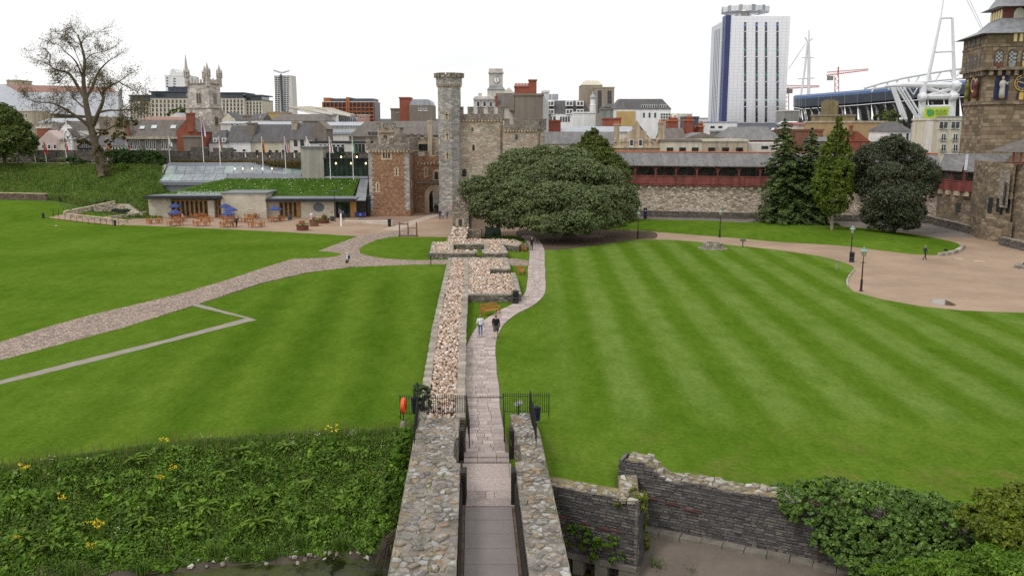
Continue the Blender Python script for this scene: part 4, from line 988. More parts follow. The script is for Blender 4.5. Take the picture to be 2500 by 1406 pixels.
# ---- bushes, ivy
def crown_pts(lobes,n,shell=.72,rnd=None):
 """points through a union of ellipsoids (c, r3), most of them near the outer skin; returns points and outward normals"""
 vol = np.array([l[1][0] * l[1][1] + l[1][1] * l[1][2] + l[1][0] * l[1][2] for l in lobes]); cnt = np.maximum(8,(n * vol / vol.sum()).astype(int)); Cs,Ns = [],[]
 for (c_,r_),m_ in zip(lobes,cnt):
  r_ = np.array(r_); nc = max(6,int(m_ / 28)); v = np.random.normal(size=(nc,3)); v[:,2] = np.where((v[:,2] < -.3) & (np.random.rand(nc) < .6),-v[:,2],v[:,2]); v /= np.linalg.norm(v,axis=1,keepdims=True)
  cc = v * np.random.uniform(.62,1.06,(nc,1)); cr_ = np.random.uniform(.16,.38,nc)
  ci = np.random.randint(0,nc,m_); w_ = np.random.normal(size=(m_,3)); w_ /= np.linalg.norm(w_,axis=1,keepdims=True); w_ += v[ci] * .7 + np.array([0,0,.35]); w_ /= np.linalg.norm(w_,axis=1,keepdims=True)
  q_ = (cc[ci] + w_ * (cr_[ci] * np.random.uniform(.35,1.05,m_) ** .6)[:,None]) * r_ + np.array(c_); Cs.append(q_); Ns.append(w_)
 Cs,Ns = np.concatenate(Cs),np.concatenate(Ns)
 keep = np.ones(len(Cs),bool)
 for c_,r_ in lobes:
  keep &= ~((((Cs - np.array(c_)) / (np.array(r_) * .62)) ** 2).sum(1) < 1)
 return Cs[keep],Ns[keep]
def foliage(name,lobes,n,size,mat,parent=None,aspect=1.6,sd=.6,upb=.35):
 C_,Nn = crown_pts(lobes,n); Nn = Nn + np.random.normal(size=Nn.shape) * sd + np.array([0,0,upb])
 V_,F_ = leaf_quads(C_,Nn,np.random.uniform(size * .6,size * 1.25,len(C_)),aspect)
 off = np.array(world_loc(parent)) if parent else np.zeros(3)
 return link(name,np_mesh(name,V_ - off,F_),mat,parent)
def bush(name,label,cat,p,lobes,n,size,mat,stems=3,group=None,barkm=None):
 rt = thing(name,label,cat,p,group=group); foliage('foliage',lobes,n,size,mat,rt)
 mb = MB()
 for i in range(stems):
  c_ = Vector(lobes[i % len(lobes)][0]); mb.tube([Vector(p) + Vector((jit(.1),jit(.1),-.05)),Vector(p).lerp(c_,.5) + Vector((jit(.2),jit(.2),0)),c_],[.05,.035,.015],5)
 mb.build('stem',barkm or plain('bush_bark',(.07,.05,.035),.95,.3,4),rt); return rt
IVY = leaf('ivy_leaf',[(.058,.117,.022),(.091,.172,.033),(.135,.229,.047),(.173,.267,.067)],.22,.42,.3,.8)
lob = []; rnd = random.Random(9)
def ivy_top(px): return float(np.interp(px,[1880,1920,2010,2100,2200,2300,2400,2520],[1200,1188,1180,1184,1200,1225,1262,1300]))
def ivy_left(py): return float(np.interp(py,[1190,1230,1290,1350,1406],[1890,1910,1955,2010,2080]))
for i in range(210):
 py = lerp(1190,1440,rnd.random()); px = lerp(ivy_left(py) + 14,2480,rnd.random() ** .9); top = ivy_top(px) + 16
 if py < top: continue
 x = (px - 1250) / 2100 * 34.5; f = (py - top) / 200; D_ = rear_y(x) - .1 - 1.5 * f; lob.append((tuple(P(px,py,D_)),(rnd.uniform(.42,.7),rnd.uniform(.4,.6),rnd.uniform(.28,.45))))
for i in range(26): px = 1900 + i * 22; x = (px - 1250) / 2100 * 34.5; lob.append((tuple(P(px,ivy_top(px) + 12 + jit(7),rear_y(x) + .6)),(.55,.55,.32)))
rt = thing('ivy','dense dark ivy mass hanging over the rear moat wall on the right','ivy',(14,rear_y(14),-2.2))
foliage('foliage',lob,88000,.12,IVY,rt,1.25)
mb = MB()
for i in range(6): x = 13 + i * 1.1; mb.tube([(x,rear_y(x) - .3,-2.4),(x + jit(.4),rear_y(x) - .2,-1),(x + jit(.5),rear_y(x),.4)],[.06,.05,.03],5)
mb.build('stem',plain('bush_bark',(.07,.05,.035),.95,.3,4),rt)
YLEAF = leaf('yellow_green_leaf',[(.085,.145,.014),(.144,.193,.018),(.212,.242,.032),(.076,.135,.018)],.35,.5,.2,.8)
BRIGHT = leaf('bright_bush_leaf',[(.065,.15,.012),(.11,.21,.02),(.16,.26,.03)],.32,.5,.25,.9)
def lobes_px(specs):
 return [(tuple(P(px,py,D)),(rx,ry,rz)) for px,py,D,rx,ry,rz in specs]
bush('bush','yellowing shrub at the right edge beyond the ivy','shrub',tuple(P(2460,1400,29.4)),lobes_px([(2430,1225,30.6,.7,.6,.45),(2480,1250,30,.8,.7,.5),(2410,1290,29.6,.6,.6,.4),(2510,1215,30.5,.8,.7,.45),(2460,1300,29.3,.8,.7,.5),(2370,1262,30.3,.5,.5,.35),(2500,1330,29,.8,.6,.4)]),16000,.10,YLEAF)
bush('bush','bright green bush at the bottom right corner below the yellowing shrub','shrub',tuple(P(2400,1440,28.5)),lobes_px([(2440,1370,28.6,.9,.7,.5),(2340,1388,28.8,.9,.7,.45),(2500,1400,28,1.0,.8,.5),(2240,1398,29.5,.7,.6,.4),(2160,1404,30,.6,.5,.3)]),14000,.10,BRIGHT)
bush('bush','small dark bush with a pale tip on the rough lawn at the right','shrub',tuple(G(2352,1225)),lobes_px([(2352,1205,37.5,.34,.3,.42),(2349,1190,37.6,.2,.2,.2)]),900,.08,IVY)
bush('bush','grey-green shrub leaning on the left railing by the foundation','shrub',tuple(P(1030,1010,45.5)),lobes_px([(1030,960,45.6,.42,.4,.45),(1036,985,45.5,.38,.35,.4),(1022,950,45.7,.35,.3,.3),(1032,1005,45.4,.3,.3,.3)]),2600,.09,leaf('grey_leaf',[(.045,.075,.03),(.07,.11,.05),(.10,.14,.07)],.25))
bush('bush','bright small shrub growing against the left parapet at the bank top','shrub',tuple(GH(985,1110)),lobes_px([(985,1085,41.3,.45,.4,.5),(975,1110,41,.4,.4,.45),(992,1060,42,.3,.3,.35),(960,1080,41.6,.4,.35,.3)]),3200,.09,BRIGHT)
bush('bush','dark green shrub low against the left parapet above the water','shrub',tuple(GH(940,1330)),lobes_px([(930,1290,37,.7,.6,.6),(905,1330,36.4,.7,.6,.5),(955,1200,38.5,.5,.5,.5),(925,1240,38,.6,.5,.5)]),5200,.10,BANKL)
# bare twigs against the parapet
mb = MB()
for i in range(60):
 p = P(U(955,968),U(1290,1330),35.9); q_ = P(U(915,945),U(1330,1395),35.4); mid = p.lerp(q_,.5) + Vector((-.1,0,.15)); mb.tube([p,mid,q_],[.008,.006,.003],4,False)
tag(mb.build('dead_brushwood',plain('dead_twig',(.14,.11,.085),.95,.2,3),None,tuple(P(945,1340,35.7))),'tangle of bare grey twigs hanging against the left parapet','brushwood',kind='stuff')
# climbers and tufts on the drain wall
bush('climbing_plant','leafy creeper growing on the lower face of the drain wall','creeper',tuple(G(1460,1350,-2.6)),[((2.9,35.45,-1.5),(.6,.16,.3)),((3.4,35.2,-1.9),(.5,.16,.35)),((4.1,34.9,-1.7),(.6,.15,.28)),((3.6,35.1,-2.4),(.25,.12,.4)),((2.5,35.7,-2.3),(.2,.12,.35)),((4.6,34.7,-2.3),(.4,.12,.25))],1900,.09,BRIGHT)
bush('climbing_plant','yellow-green creeper hanging over the corner of the drain wall','creeper',(5.6,35.3,-1.5),[((5.5,35.2,.35),(.35,.5,.2)),((5.7,35.0,-.1),(.2,.4,.4)),((5.85,35.6,-.9),(.16,.4,.7)),((5.9,35.7,-2),(.25,.4,.4)),((5.0,34.8,.0),(.6,.12,.15))],2400,.08,YLEAF)
# weeds in the wall tops
n = 900; sel = np.random.rand(n) < .6
yy_ = np.random.uniform(24,41,n); uu_ = np.where(sel,np.random.choice([-3.9,-3.3,-2.9,-4.1],n) + np.random.normal(0,.15,n),np.random.choice([.6,1.7,1.6],n) + np.random.normal(0,.1,n))
kp = np.array([pnoise(Vector((u * 2,y * 1.1,4))) > .12 for u,y in zip(uu_,yy_)]); yy_,uu_ = yy_[kp],uu_[kp]
V_,F_ = blades(np.stack([uu_ + BRS * (yy_ - 29),yy_,np.full(len(yy_),WT + .02)],1),np.random.uniform(.12,.38,len(yy_)),.022,.5)
tag(link('wall_top_weeds',blade_mesh('wall_top_weeds',V_,F_),leaf('weed_blade',[(.16,.19,.03),(.22,.22,.06),(.10,.15,.02)],.3)),'thin grassy weeds sprouting from the bridge wall tops','weeds',kind='stuff')
# ------------------------------------------------------------------ castle: gate, towers, curtain walls
BROWN = stone('brown_rubble',[(.293,.163,.098),(.351,.202,.117),(.247,.137,.088),(.390,.247,.156),(.299,.156,.098)],(3.2,3.2,5.5),(.25,.165,.115),.05,.5,(.82,1.12))
GREYST = stone('grey_ashlar',[(.341,.319,.297),(.406,.384,.355),(.304,.290,.275),(.450,.428,.392)],(1.3,1.3,3.6),(.23,.22,.205),.05,.4,(.78,1.16))
MIXST = stone('mixed_rubble',[(.450,.390,.307),(.540,.488,.398),(.383,.330,.262),(.600,.547,.465),(.495,.405,.300)],(2.0,2.0,4.8),(.31,.27,.22),.06,.5,(.76,1.14),warm=(.40,.28,.18))
PARAP = stone('parapet_stone',[(.305,.267,.221),(.364,.319,.267),(.260,.227,.195)],(2.2,2.2,3.6),(.14,.125,.11),.06,.5,(.68,1.15))
CURT = stone('curtain_rubble',[(.512,.426,.341),(.620,.527,.434),(.419,.341,.271),(.682,.597,.496),(.310,.232,.171)],(2.1,2.1,4.6),(.36,.30,.25),.06,.6,(.84,1.1))
OLDW = stone('dark_rubble',[(.144,.124,.109),(.184,.161,.140),(.115,.101,.092)],(2.2,2.2,4),(.08,.07,.062),.07,.5)
def crenels(root,a,b,z0,h,mw,gw,th,mat,name='merlon',cop=None,start=.0):
 a,b = Vector(a[:2]),Vector(b[:2]); a = a + (b - a).normalized() * start; Ln = (b - a).length; d = (b - a) / Ln; nn = Vector((-d.y,d.x)) * th; n = max(1,round((Ln + gw) / (mw + gw))); p = (Ln + gw) / n
 for i in range(n):
  s0,s1 = i * p,i * p + p - gw; q0,q1 = a + d * s0,a + d * s1
  mb = MB(); mb.prism([q0,q1,q1 + nn,q0 + nn],z0,z0 + h)
  e = .05; mb.prism([q0 - d * e - nn.normalized() * e,q1 + d * e - nn.normalized() * e,q1 + d * e + nn * (1 + e / th),q0 - d * e + nn * (1 + e / th)],z0 + h + .002,z0 + h + .14)
  mb.build(name,mat,root)
def corbels(root,a,b,z,n,mat,out=.32,h=.55,w=.36):
 a,b = Vector(a[:2]),Vector(b[:2]); d = (b - a).normalized(); o_ = Vector((d.y,-d.x)) * out
 for i in range(n):
  c_ = a.lerp(b,(i + .5) / n); mb = MB(); p,q_ = c_ - d * w / 2,c_ + d * w / 2
  mb.add([(p.x,p.y,z - h),(q_.x,q_.y,z - h),((q_ + o_).x,(q_ + o_).y,z - h * .45),((p + o_).x,(p + o_).y,z - h * .45),(p.x,p.y,z),(q_.x,q_.y,z),((q_ + o_).x,(q_ + o_).y,z),((p + o_).x,(p + o_).y,z)],
   [(0,3,2,1),(4,5,6,7),(0,1,5,4),(1,2,6,5),(2,3,7,6),(3,0,4,7)])
  mb.build('corbel',mat,root)
def frontbox(D,px0,px1,py0,py1,y0,y1):
 pm = (py0 + py1) / 2
 return (XA(px0,D,pm),y0,ZA(py1,D)),(XA(px1,D,pm),y1,ZA(py0,D))
def slit(root,px,py0,py1,D,w=.16,sur=.42,cross=False,mat=BATHST):
 x_ = XA(px,D,(py0 + py1) / 2); z0,z1 = ZA(py1,D),ZA(py0,D); o_ = bpy.data.objects.new('arrow_slit',None); COL.objects.link(o_); o_.parent = root
 o_.location = Vector((x_,D,z0)) - world_loc(root)
 n = 6; mb = MB()
 for i in range(n):
  ww = sur * (1.15 if i % 2 == 0 else .8); a_,b_ = lerp(z0,z1,i / n),lerp(z0,z1,(i + 1) / n); mb.box((x_ - ww,D - .06,a_),(x_ + ww,D + .1,b_ - .003))
 mb.build('surround',mat,o_)
 mb = MB(); mb.box((x_ - w / 2,D - .10,lerp(z0,z1,.1)),(x_ + w / 2,D - .063,lerp(z0,z1,.9)))
 if cross: mb.box((x_ - w * 2,D - .098,lerp(z0,z1,.5)),(x_ + w * 2,D - .064,lerp(z0,z1,.56)))
 mb.build('opening',BLACK,o_)
def arch_poly(x0,x1,z0,zs,zp,n=10,pointed=True):
 out = [(x0,z0),(x0,zs)]; xm = (x0 + x1) / 2
 for i in range(1,n):
  a = math.pi * (1 - i / n); out.append((xm + (x1 - x0) / 2 * math.cos(a),zs + (zp - zs) * math.sin(a) ** (.8 if pointed else 1)))
 return out + [(x1,zs),(x1,z0)]
def archwin(root,px0,px1,py0,py1,D,sur=.3,mat=BATHST,pane=GLASS,y_off=0.0):
 (x0,_,z0),(x1,_,z1) = frontbox(D,px0,px1,py0,py1,D,D); zs = z1 - (x1 - x0) * .55
 o_ = bpy.data.objects.new('window',None); COL.objects.link(o_); o_.parent = root; o_.location = Vector(((x0 + x1) / 2,D,z0)) - world_loc(root)
 mb = MB(); mb.extr([(x,D - .05 + y_off,z) for x,z in arch_poly(x0 - sur,x1 + sur,z0 - sur * .6,zs,z1 + sur)],(0,.12,0)); mb.build('surround',mat,o_)
 mb = MB(); mb.extr([(x,D - .09 + y_off,z) for x,z in arch_poly(x0,x1,z0,zs,z1)],(0,.035,0)); mb.build('pane',pane,o_)
 return o_
def sqwin(root,px0,px1,py0,py1,D,sur=.3,mat=BATHST,mull=0,pane=GLASS,y_off=0.0):
 (x0,_,z0),(x1,_,z1) = frontbox(D,px0,px1,py0,py1,D,D); y = D + y_off
 o_ = bpy.data.objects.new('window',None); COL.objects.link(o_); o_.parent = root; o_.location = Vector(((x0 + x1) / 2,D,z0)) - world_loc(root)
 if sur > 0: mb = MB(); mb.box((x0 - sur,y - .05,z0 - sur),(x1 + sur,y + .06,z1 + sur)); mb.build('surround',mat,o_)
 mb = MB(); mb.box((x0,y - .09,z0),(x1,y - .053,z1)); mb.build('pane',pane,o_)
 for i in range(mull):
  x_ = lerp(x0,x1,(i + 1) / (mull + 1)); mb = MB(); mb.box((x_ - .07,y - .13,z0),(x_ + .07,y - .092,z1)); mb.build('mullion',mat,o_)
 return o_
# ---- barbican tower (brown) left of the gate
D = 160.0; xa,xb = XA(900,D),XA(998,D); xc = XA(1018,170); zt = ZA(357,D); zb = 0
bt = thing('barbican_tower','square brown rubble tower with grey corner stones and battlements left of the gate','tower',((xa + xb) / 2,D + 4,0))
plan = [(xa,D),(xb,D),(xc,D + 10),(xa + .6,D + 10)]
mb = MB(); mb.prism([(xa - .35,D - .2),(xb + .1,D - .2),(xc,D + 10),(xa + .3,D + 10)],0,1.2); mb.prism(plan,1.2,zt); mb.build('wall',BROWN,bt)
zc = ZA(368,D)
o_ = .35; pp = [(xa - o_,D - o_),(xb + o_ * .6,D - o_),(xc + o_,D + 10),(xa - o_ + .6,D + 10)]
mb = MB(); mb.prism(pp,zc + .02,ZA(352,D)); mb.build('parapet',PARAP,bt)
crenels(bt,pp[0],pp[1],ZA(352,D) + .003,ZA(339,D) - ZA(352,D),.72,.6,.45,PARAP); crenels(bt,pp[1],pp[2],ZA(352,D) + .003,.95,.72,.6,.45,PARAP,start=.95)
corbels(bt,(xa,D),(xb,D),zc,13,BATHST,.34); corbels(bt,(xb,D),(xc,D + 10),zc,14,BATHST,.34)
for i in range(26):
 z0,z1 = lerp(.3,zc - .3,i / 26),lerp(.3,zc - .3,(i + 1) / 26) - .012; w = .85 if i % 2 else .62; v = .95 if i % 2 else .7
 mb = MB(); mb.box((xa - .05,D - .05,z0),(xa + w,D + .03,z1)); mb.build('quoin',GREYST,bt)
 mb = MB(); mb.prism([(xb - v,D - .055),(xb + .05,D - .055),(xb + .05 + .02 * 1.0,D + 1.1),(xb - .1,D + 1.0)],z0,z1); mb.build('quoin',GREYST,bt)
sqwin(bt,935,952,374,386,D,.35,BATHST,2); slit(bt,968,408,431,D); slit(bt,922,446,470,D)
for px,py in ((1003,452),(1002,500)):
 mb = MB(); y_ = D + 2.6; x_ = lerp(xb,xc,.26); z0 = ZA(py + 8,D + 3); mb.box((x_ - .1,y_ - .3,z0),(x_ + .09,y_ + .4,z0 + 1.5)); mb.build('side_window',BATHST,bt)
# ---- turret behind the barbican
D = 175.0; tt = thing('gate_turret','small battlemented turret with an arched opening behind the brown tower','tower',(XA(940,D),D,0))
x0,x1 = XA(921,D),XA(968,D); mb = MB(); mb.prism([(x0 + .6,D),(x1 - .5,D),(x1 + .3,D + 3),(x1,D + 6),(x0,D + 6),(x0,D + 1.5)],0,ZA(313,D)); mb.build('wall',MIXST,tt)
crenels(tt,(x0,D - .3),(x1,D - .3),ZA(313,D),ZA(302,D) - ZA(313,D),.9,.75,.5,PARAP); corbels(tt,(x0 + .3,D),(x1 - .3,D),ZA(322,D),8,BATHST,.3,.4)
archwin(tt,936,945,330,341,D,.35); sqwin(tt,935,943,304,312,D,.25)
# ---- gatehouse with the arch
D = 167.0; x0,x1 = XA(1012,D),XA(1075,D); gh = thing('gatehouse','brown stone gatehouse with battlements, oriel niche and pointed entrance arch','gatehouse',(XA(1050,D),D,0))
zt = ZA(382,D); ax0,ax1 = XA(1048,D,500),XA(1079,D,500); zs,zp = ZA(482,D),ZA(464,D)
ap = arch_poly(ax0,ax1,0,zs,zp,12)
poly = [(x0,0)] + ap[:-1] + [(ax1,0),(x1 + 2.4,0),(x1 + 2.4,zt),(x0,zt)]
mb = MB(); mb.extr([(x,D,z) for x,z in poly],(0,7,0)); mb.build('wall',BROWN,gh)
mb = MB(); o2 = arch_poly(ax0 - .85,ax1 + .85,0,zs + .1,zp + .95,12); ring = []
for i in range(len(ap) - 1): mb.add([(ap[i][0],D - .09,ap[i][1]),(ap[i + 1][0],D - .09,ap[i + 1][1]),(o2[i + 1][0],D - .09,o2[i + 1][1]),(o2[i][0],D - .09,o2[i][1]),(ap[i][0],D + .5,ap[i][1]),(ap[i + 1][0],D + .5,ap[i + 1][1])],[(0,1,2,3),(0,4,5,1)])
mb.build('arch_surround',BATHST,gh)
mb = MB(); mb.box((ax0 - .05,D + 1.2,0),(ax0 + .5,D + 2.6,zs)); mb.build('gate_door',DKWOOD,gh)
crenels(gh,(x0,D - .3),(x1 + 2,D - .3),zt,ZA(372,D) - zt,1.0,1.3,.5,PARAP); corbels(gh,(x0 + .4,D),(x1 + 1,D),ZA(397,D),9,BATHST,.3)
mb = MB(); mb.box((x0,D - .25,ZA(397,D)),(x1 + 2,D + .1,zt)); mb.build('parapet',BROWN,gh)
slit(gh,1040,408,433,D); archwin(gh,1061,1070,419,438,D,.4); mb = MB(); mb.box((XA(1017,D),D - .3,ZA(448,D)),(x1 + 1,D + .05,ZA(444,D))); mb.build('string_course',PARAP,gh)
# ---- taller gate wing behind
D = 178.0; gw = thing('gate_wing','dim battlemented wing with arched niches above the gatehouse','building',(XA(1030,D),D,0))
x0,x1 = XA(985,D),XA(1070,D); mb = MB(); mb.box((x0,D,7.0),(x1,D + 8,ZA(338,D))); mb.box((x0,D + .01,0),(XA(1046,D),D + 7.9,6.99)); mb.build('wall',MIXST,gw)
crenels(gw,(x0,D - .3),(XA(1045,D),D - .3),ZA(338,D),.8,.8,.7,.5,PARAP)
for i in range(5): archwin(gw,1022 + i * 5.0,1024.5 + i * 5,352,368,D,.2)
mb = MB(); mb.box((XA(1046,D),D - .6,0),(XA(1056,D),D + 2,ZA(300,D))); mb.prism([(XA(1045,D),D - .7),(XA(1057,D),D - .7),(XA(1057,D),D + 2),(XA(1045,D),D + 2)],ZA(300,D),ZA(294,D)); mb.build('stone_chimney',BEIGE,gw)
# ---- tall octagonal stair tower
D = 161.0; cx = XA(1097,D); rr = (XA(1123,D) - XA(1071,D)) / 2 / math.cos(R(22.5)); cy = D + rr
st = thing('stair_tower','tall slim octagonal grey stone tower with cross-shaped slits and battlemented head','tower',(cx,cy,0))
def octa(r,a0=R(12)): return [(cx + r * math.cos(a0 + i * math.pi / 4),cy + r * math.sin(a0 + i * math.pi / 4)) for i in range(8)]
mb = MB(); mb.prism(octa(rr),0,ZA(208,D)); mb.prism(octa(rr * 1.08),0,ZA(500,D)); mb.build('shaft',GREYST,st)
hd = octa(rr * 1.13); mb = MB(); mb.prism(hd,ZA(207,D),ZA(189,D)); mb.build('head',GREYST,st)
for i in range(8): crenels(st,hd[(i + 1) % 8],hd[i],ZA(189,D) + .003,ZA(180,D) - ZA(189,D),.75,.32,-.4 * -1,PARAP)
oc = octa(rr)
for i in range(8): corbels(st,oc[i],oc[(i + 1) % 8],ZA(207,D) - .02,4,BATHST,.25,.45,.26)
fy = min(p[1] for p in oc) - 0.0
for py in (283,332,380):
 # facet that looks at the viewer
 best = min(range(8),key=lambda i: (oc[i][1] + oc[(i + 1) % 8][1])); a_,b_ = Vector(oc[best]),Vector(oc[(best + 1) % 8]); c_ = a_.lerp(b_,.5); dd = (b_ - a_).normalized(); on = Vector((dd.y,-dd.x)); zz = ZA(py,D)
 so_ = bpy.data.objects.new('cross_slit',None); COL.objects.link(so_); so_.parent = st; so_.location = Vector((c_.x,c_.y,zz)) - world_loc(st)
 def fb(w,z0,z1,dp): 
  m_ = MB(); p,q_ = c_ - dd * w,c_ + dd * w; m_.prism([p + on * dp,q_ + on * dp,q_ - on * .05,p - on * .05],z0,z1); return m_
 fb(.42,zz - .85,zz + .85,.05).build('surround',BATHST,so_); m1 = fb(.07,zz - .7,zz + .7,.075); m2 = fb(.30,zz + .1,zz + .24,.072); m1.add(m2.v,m2.f); m1.build('opening',BLACK,so_)
mb = MB(); mb.bar((cx - 1.0,D - 1.6,0),(cx - .9,D - .1,7.6),1.0,1.2); 
mb = MB(); mb.box((cx + .1,D - .36,1.1),(cx + .85,D - .28,2.0)); mb.build('notice_board',plain('notice_red',(.5,.3,.27),.6,.3,6),st)
# ---- black tower, main block and its right-hand neighbour
D = 163.5; x0,x1 = XA(1121,D),XA(1227,D); bk = thing('main_tower','broad pale rubble tower with few small windows and battlements beside the slim octagon','tower',((x0 + x1) / 2,D,0))
zt = ZA(282,D); mb = MB(); mb.prism([(x0,D),(x1 - .5,D),(x1,D + .5),(x1,D + 12),(x0,D + 12)],0,zt); mb.build('wall',MIXST,bk)
pp = [(x0 - .2,D - .3),(x1 + .25,D - .3),(x1 + .25,D + 12)]; zc = ZA(293,D)
mb = MB(); mb.prism([pp[0],pp[1],pp[2],(x0,D + 12)],zc + .02,zt + .25); mb.build('parapet',PARAP,bk)
crenels(bk,pp[0],pp[1],zt + .253,ZA(263,D) - zt - .25,1.05,.75,.5,PARAP); crenels(bk,pp[1],pp[2],zt + .253,1.1,.8,.7,.5,PARAP,start=1.2); corbels(bk,(x0,D),(x1,D),zc,14,BATHST,.28)
sqwin(bk,1151,1156,312,321,D,.28); archwin(bk,1153,1159,353,368,D,.25); archwin(bk,1128,1139,413,431,D,.25,MIXST)
D = 163.0; x2 = XA(1330,D); b2 = thing('side_tower','lower rubble tower with battlements and a drainpipe right of the broad tower','tower',((x1 + x2) / 2,D,0))
zt = ZA(306,D); mb = MB(); mb.prism([(x1 + .02,D),(x2 - 1.4,D),(x2,D + 1.2),(x2,D + 11),(x1 + .02,D + 11)],0,zt); mb.build('wall',MIXST,b2)
pp = [(x1 + .3,D - .3),(x2 - 1.3,D - .3),(x2 + .3,D + 1.1),(x2 + .3,D + 11)]; zc = ZA(318,D); mb = MB(); mb.prism([pp[0],pp[1],pp[2],pp[3],(x1 + .3,D + 11)],zc + .02,zt + .15); mb.build('parapet',PARAP,b2)
for j_,(a_,b_) in enumerate(zip(pp,pp[1:])): crenels(b2,a_,b_,zt + .153,ZA(292,D) - zt - .15,1.0,.7,.5,PARAP,start=.75 * (j_ > 0))
corbels(b2,(x1 + .2,D),(x2 - 1.4,D),zc,12,BATHST,.28); sqwin(b2,1258,1264,329,341,D,.26,MIXST)
mb = MB(); mb.tube([(XA(1316,D),D - .12,ZA(325,D)),(XA(1316,D),D - .12,3)],.07,6); mb.build('drainpipe',BLACK,b2)
# ---- curtain wall with covered timber gallery, right
GA,GB = Vector((8.5,WALLY(8.5) - .2)),Vector((73.0,WALLY(73.0) - .2)); gd = (GB - GA).normalized(); gn = Vector((gd.y,-gd.x)); GL = (GB - GA).length
def gp(s_,o_,z): q_ = GA + gd * s_ + gn * o_; return (q_.x,q_.y,z)
ZW,ZF,ZR,ZE,ZT = 5.75,6.0,7.55,9.5,11.75
cw = thing('curtain_wall','long pale rubble curtain wall under the timber gallery right of the towers','wall',gp(GL / 2,0,0))
mb = MB(); mb.prism([gp(0,.25,0)[:2],gp(GL,.25,0)[:2],gp(GL,-2.2,0)[:2],gp(0,-2.2,0)[:2]],0,1.1); mb.prism([gp(0,.55,0)[:2],gp(GL,.55,0)[:2],gp(GL,.24,0)[:2],gp(0,.24,0)[:2]],0,.75); mb.build('plinth',OLDW,cw)
mb = MB(); q_ = [gp(0,0,0)[:2],gp(GL,0,0)[:2],gp(GL,-2.2,0)[:2],gp(0,-2.2,0)[:2]]; mb.prism(q_,1.1,ZW); mb.build('wall',CURT,cw)
mb = MB(); mb.prism([gp(0,-2.2,0)[:2],gp(GL,-2.2,0)[:2],gp(GL,-2.7,0)[:2],gp(0,-2.7,0)[:2]],0,ZE + 1.2); mb.build('outer_parapet',OLDW,cw)
n = 44
for i in range(n):
 s_ = GL * (i + .5) / n; mb = MB(); a_ = gp(s_ - .28,0,0); mb.prism([gp(s_ - .28,-.1,0)[:2],gp(s_ - .28,.32,0)[:2],gp(s_ + .28,.32,0)[:2],gp(s_ + .28,-.1,0)[:2]],ZW - .55,ZW - .03); mb.build('corbel',CURT,cw)
ga = thing('timber_gallery','maroon timber wall-walk gallery with slate lean-to roof above the curtain wall','gallery',gp(GL / 2,0,ZW))
mb = MB(); mb.bar(gp(0,.1,ZF - .1),gp(GL,.1,ZF - .1),.8,.2); mb.build('floor_beam',MAROON,ga)
mb = MB(); mb.bar(gp(0,.42,ZR),gp(GL,.42,ZR),.18,.16); mb.build('handrail',MAROON,ga)
mb = MB(); mb.bar(gp(0,.42,ZE - .1),gp(GL,.42,ZE - .1),.2,.22); mb.build('wall_plate',MAROON,ga)
nb = 18; bw = GL / nb
for i in range(nb + 1):
 s_ = i * bw; mb = MB(); mb.bar(gp(s_,.42,ZF),gp(s_,.42,ZE - .2),.22,.22); mb.build('post',MAROON,ga)
 for sg in (-1,1):
  mb = MB(); pts = [gp(s_ + sg * .06,.42,8.35),gp(s_ + sg * .35,.42,8.95),gp(s_ + sg * .95,.42,9.32)]
  mb.bar(pts[0],pts[1],.14,.14); mb.bar(pts[1],pts[2],.14,.14); mb.build('brace',MAROON,ga)
 if i < nb:
  mb = MB(); mb.bar(gp(s_ + .11,.40,(ZF + ZR) / 2),gp(s_ + bw - .11,.40,(ZF + ZR) / 2),.06,ZR - ZF - .15); mb.build('boarding',MAROON,ga)
  # openings in the outer parapet seen through the gallery
  mb = MB(); a_ = s_ + bw * .55; mb.prism([gp(a_,-2.19,0)[:2],gp(a_ + .9,-2.19,0)[:2],gp(a_ + .9,-2.12,0)[:2],gp(a_,-2.12,0)[:2]],ZF + 1.1,ZF + 2.3); mb.build('loophole',BLACK,ga)
mb = MB(); mb.extr([gp(0,.95,ZE - .02),gp(0,-2.6,ZT),gp(0,-2.6,ZT - .2),gp(0,.95,ZE - .2)],(gd * GL).to_3d()); mb.build('slate_roof',SLATEG,ga)
for i in range(62):
 s0,s1 = GL * i / 62 + .03,GL * (i + 1) / 62 - .03; mb = MB(); mb.tube([gp(s0,-2.6,ZT + .05),gp(s1,-2.6,ZT + .05)],.16,6); mb.build('ridge_tile',TERRA,ga)
for i in (9,11,12,13):
 mb = MB(); s_ = i * bw + bw * .45; mb.bar(gp(s_,-1.2,ZE - .25),gp(s_ + .9,-1.2,ZE - .25),.08,.05); mb.build('strip_lamp',glow('lamp_tube',(1,.97,.9),2.0),ga)
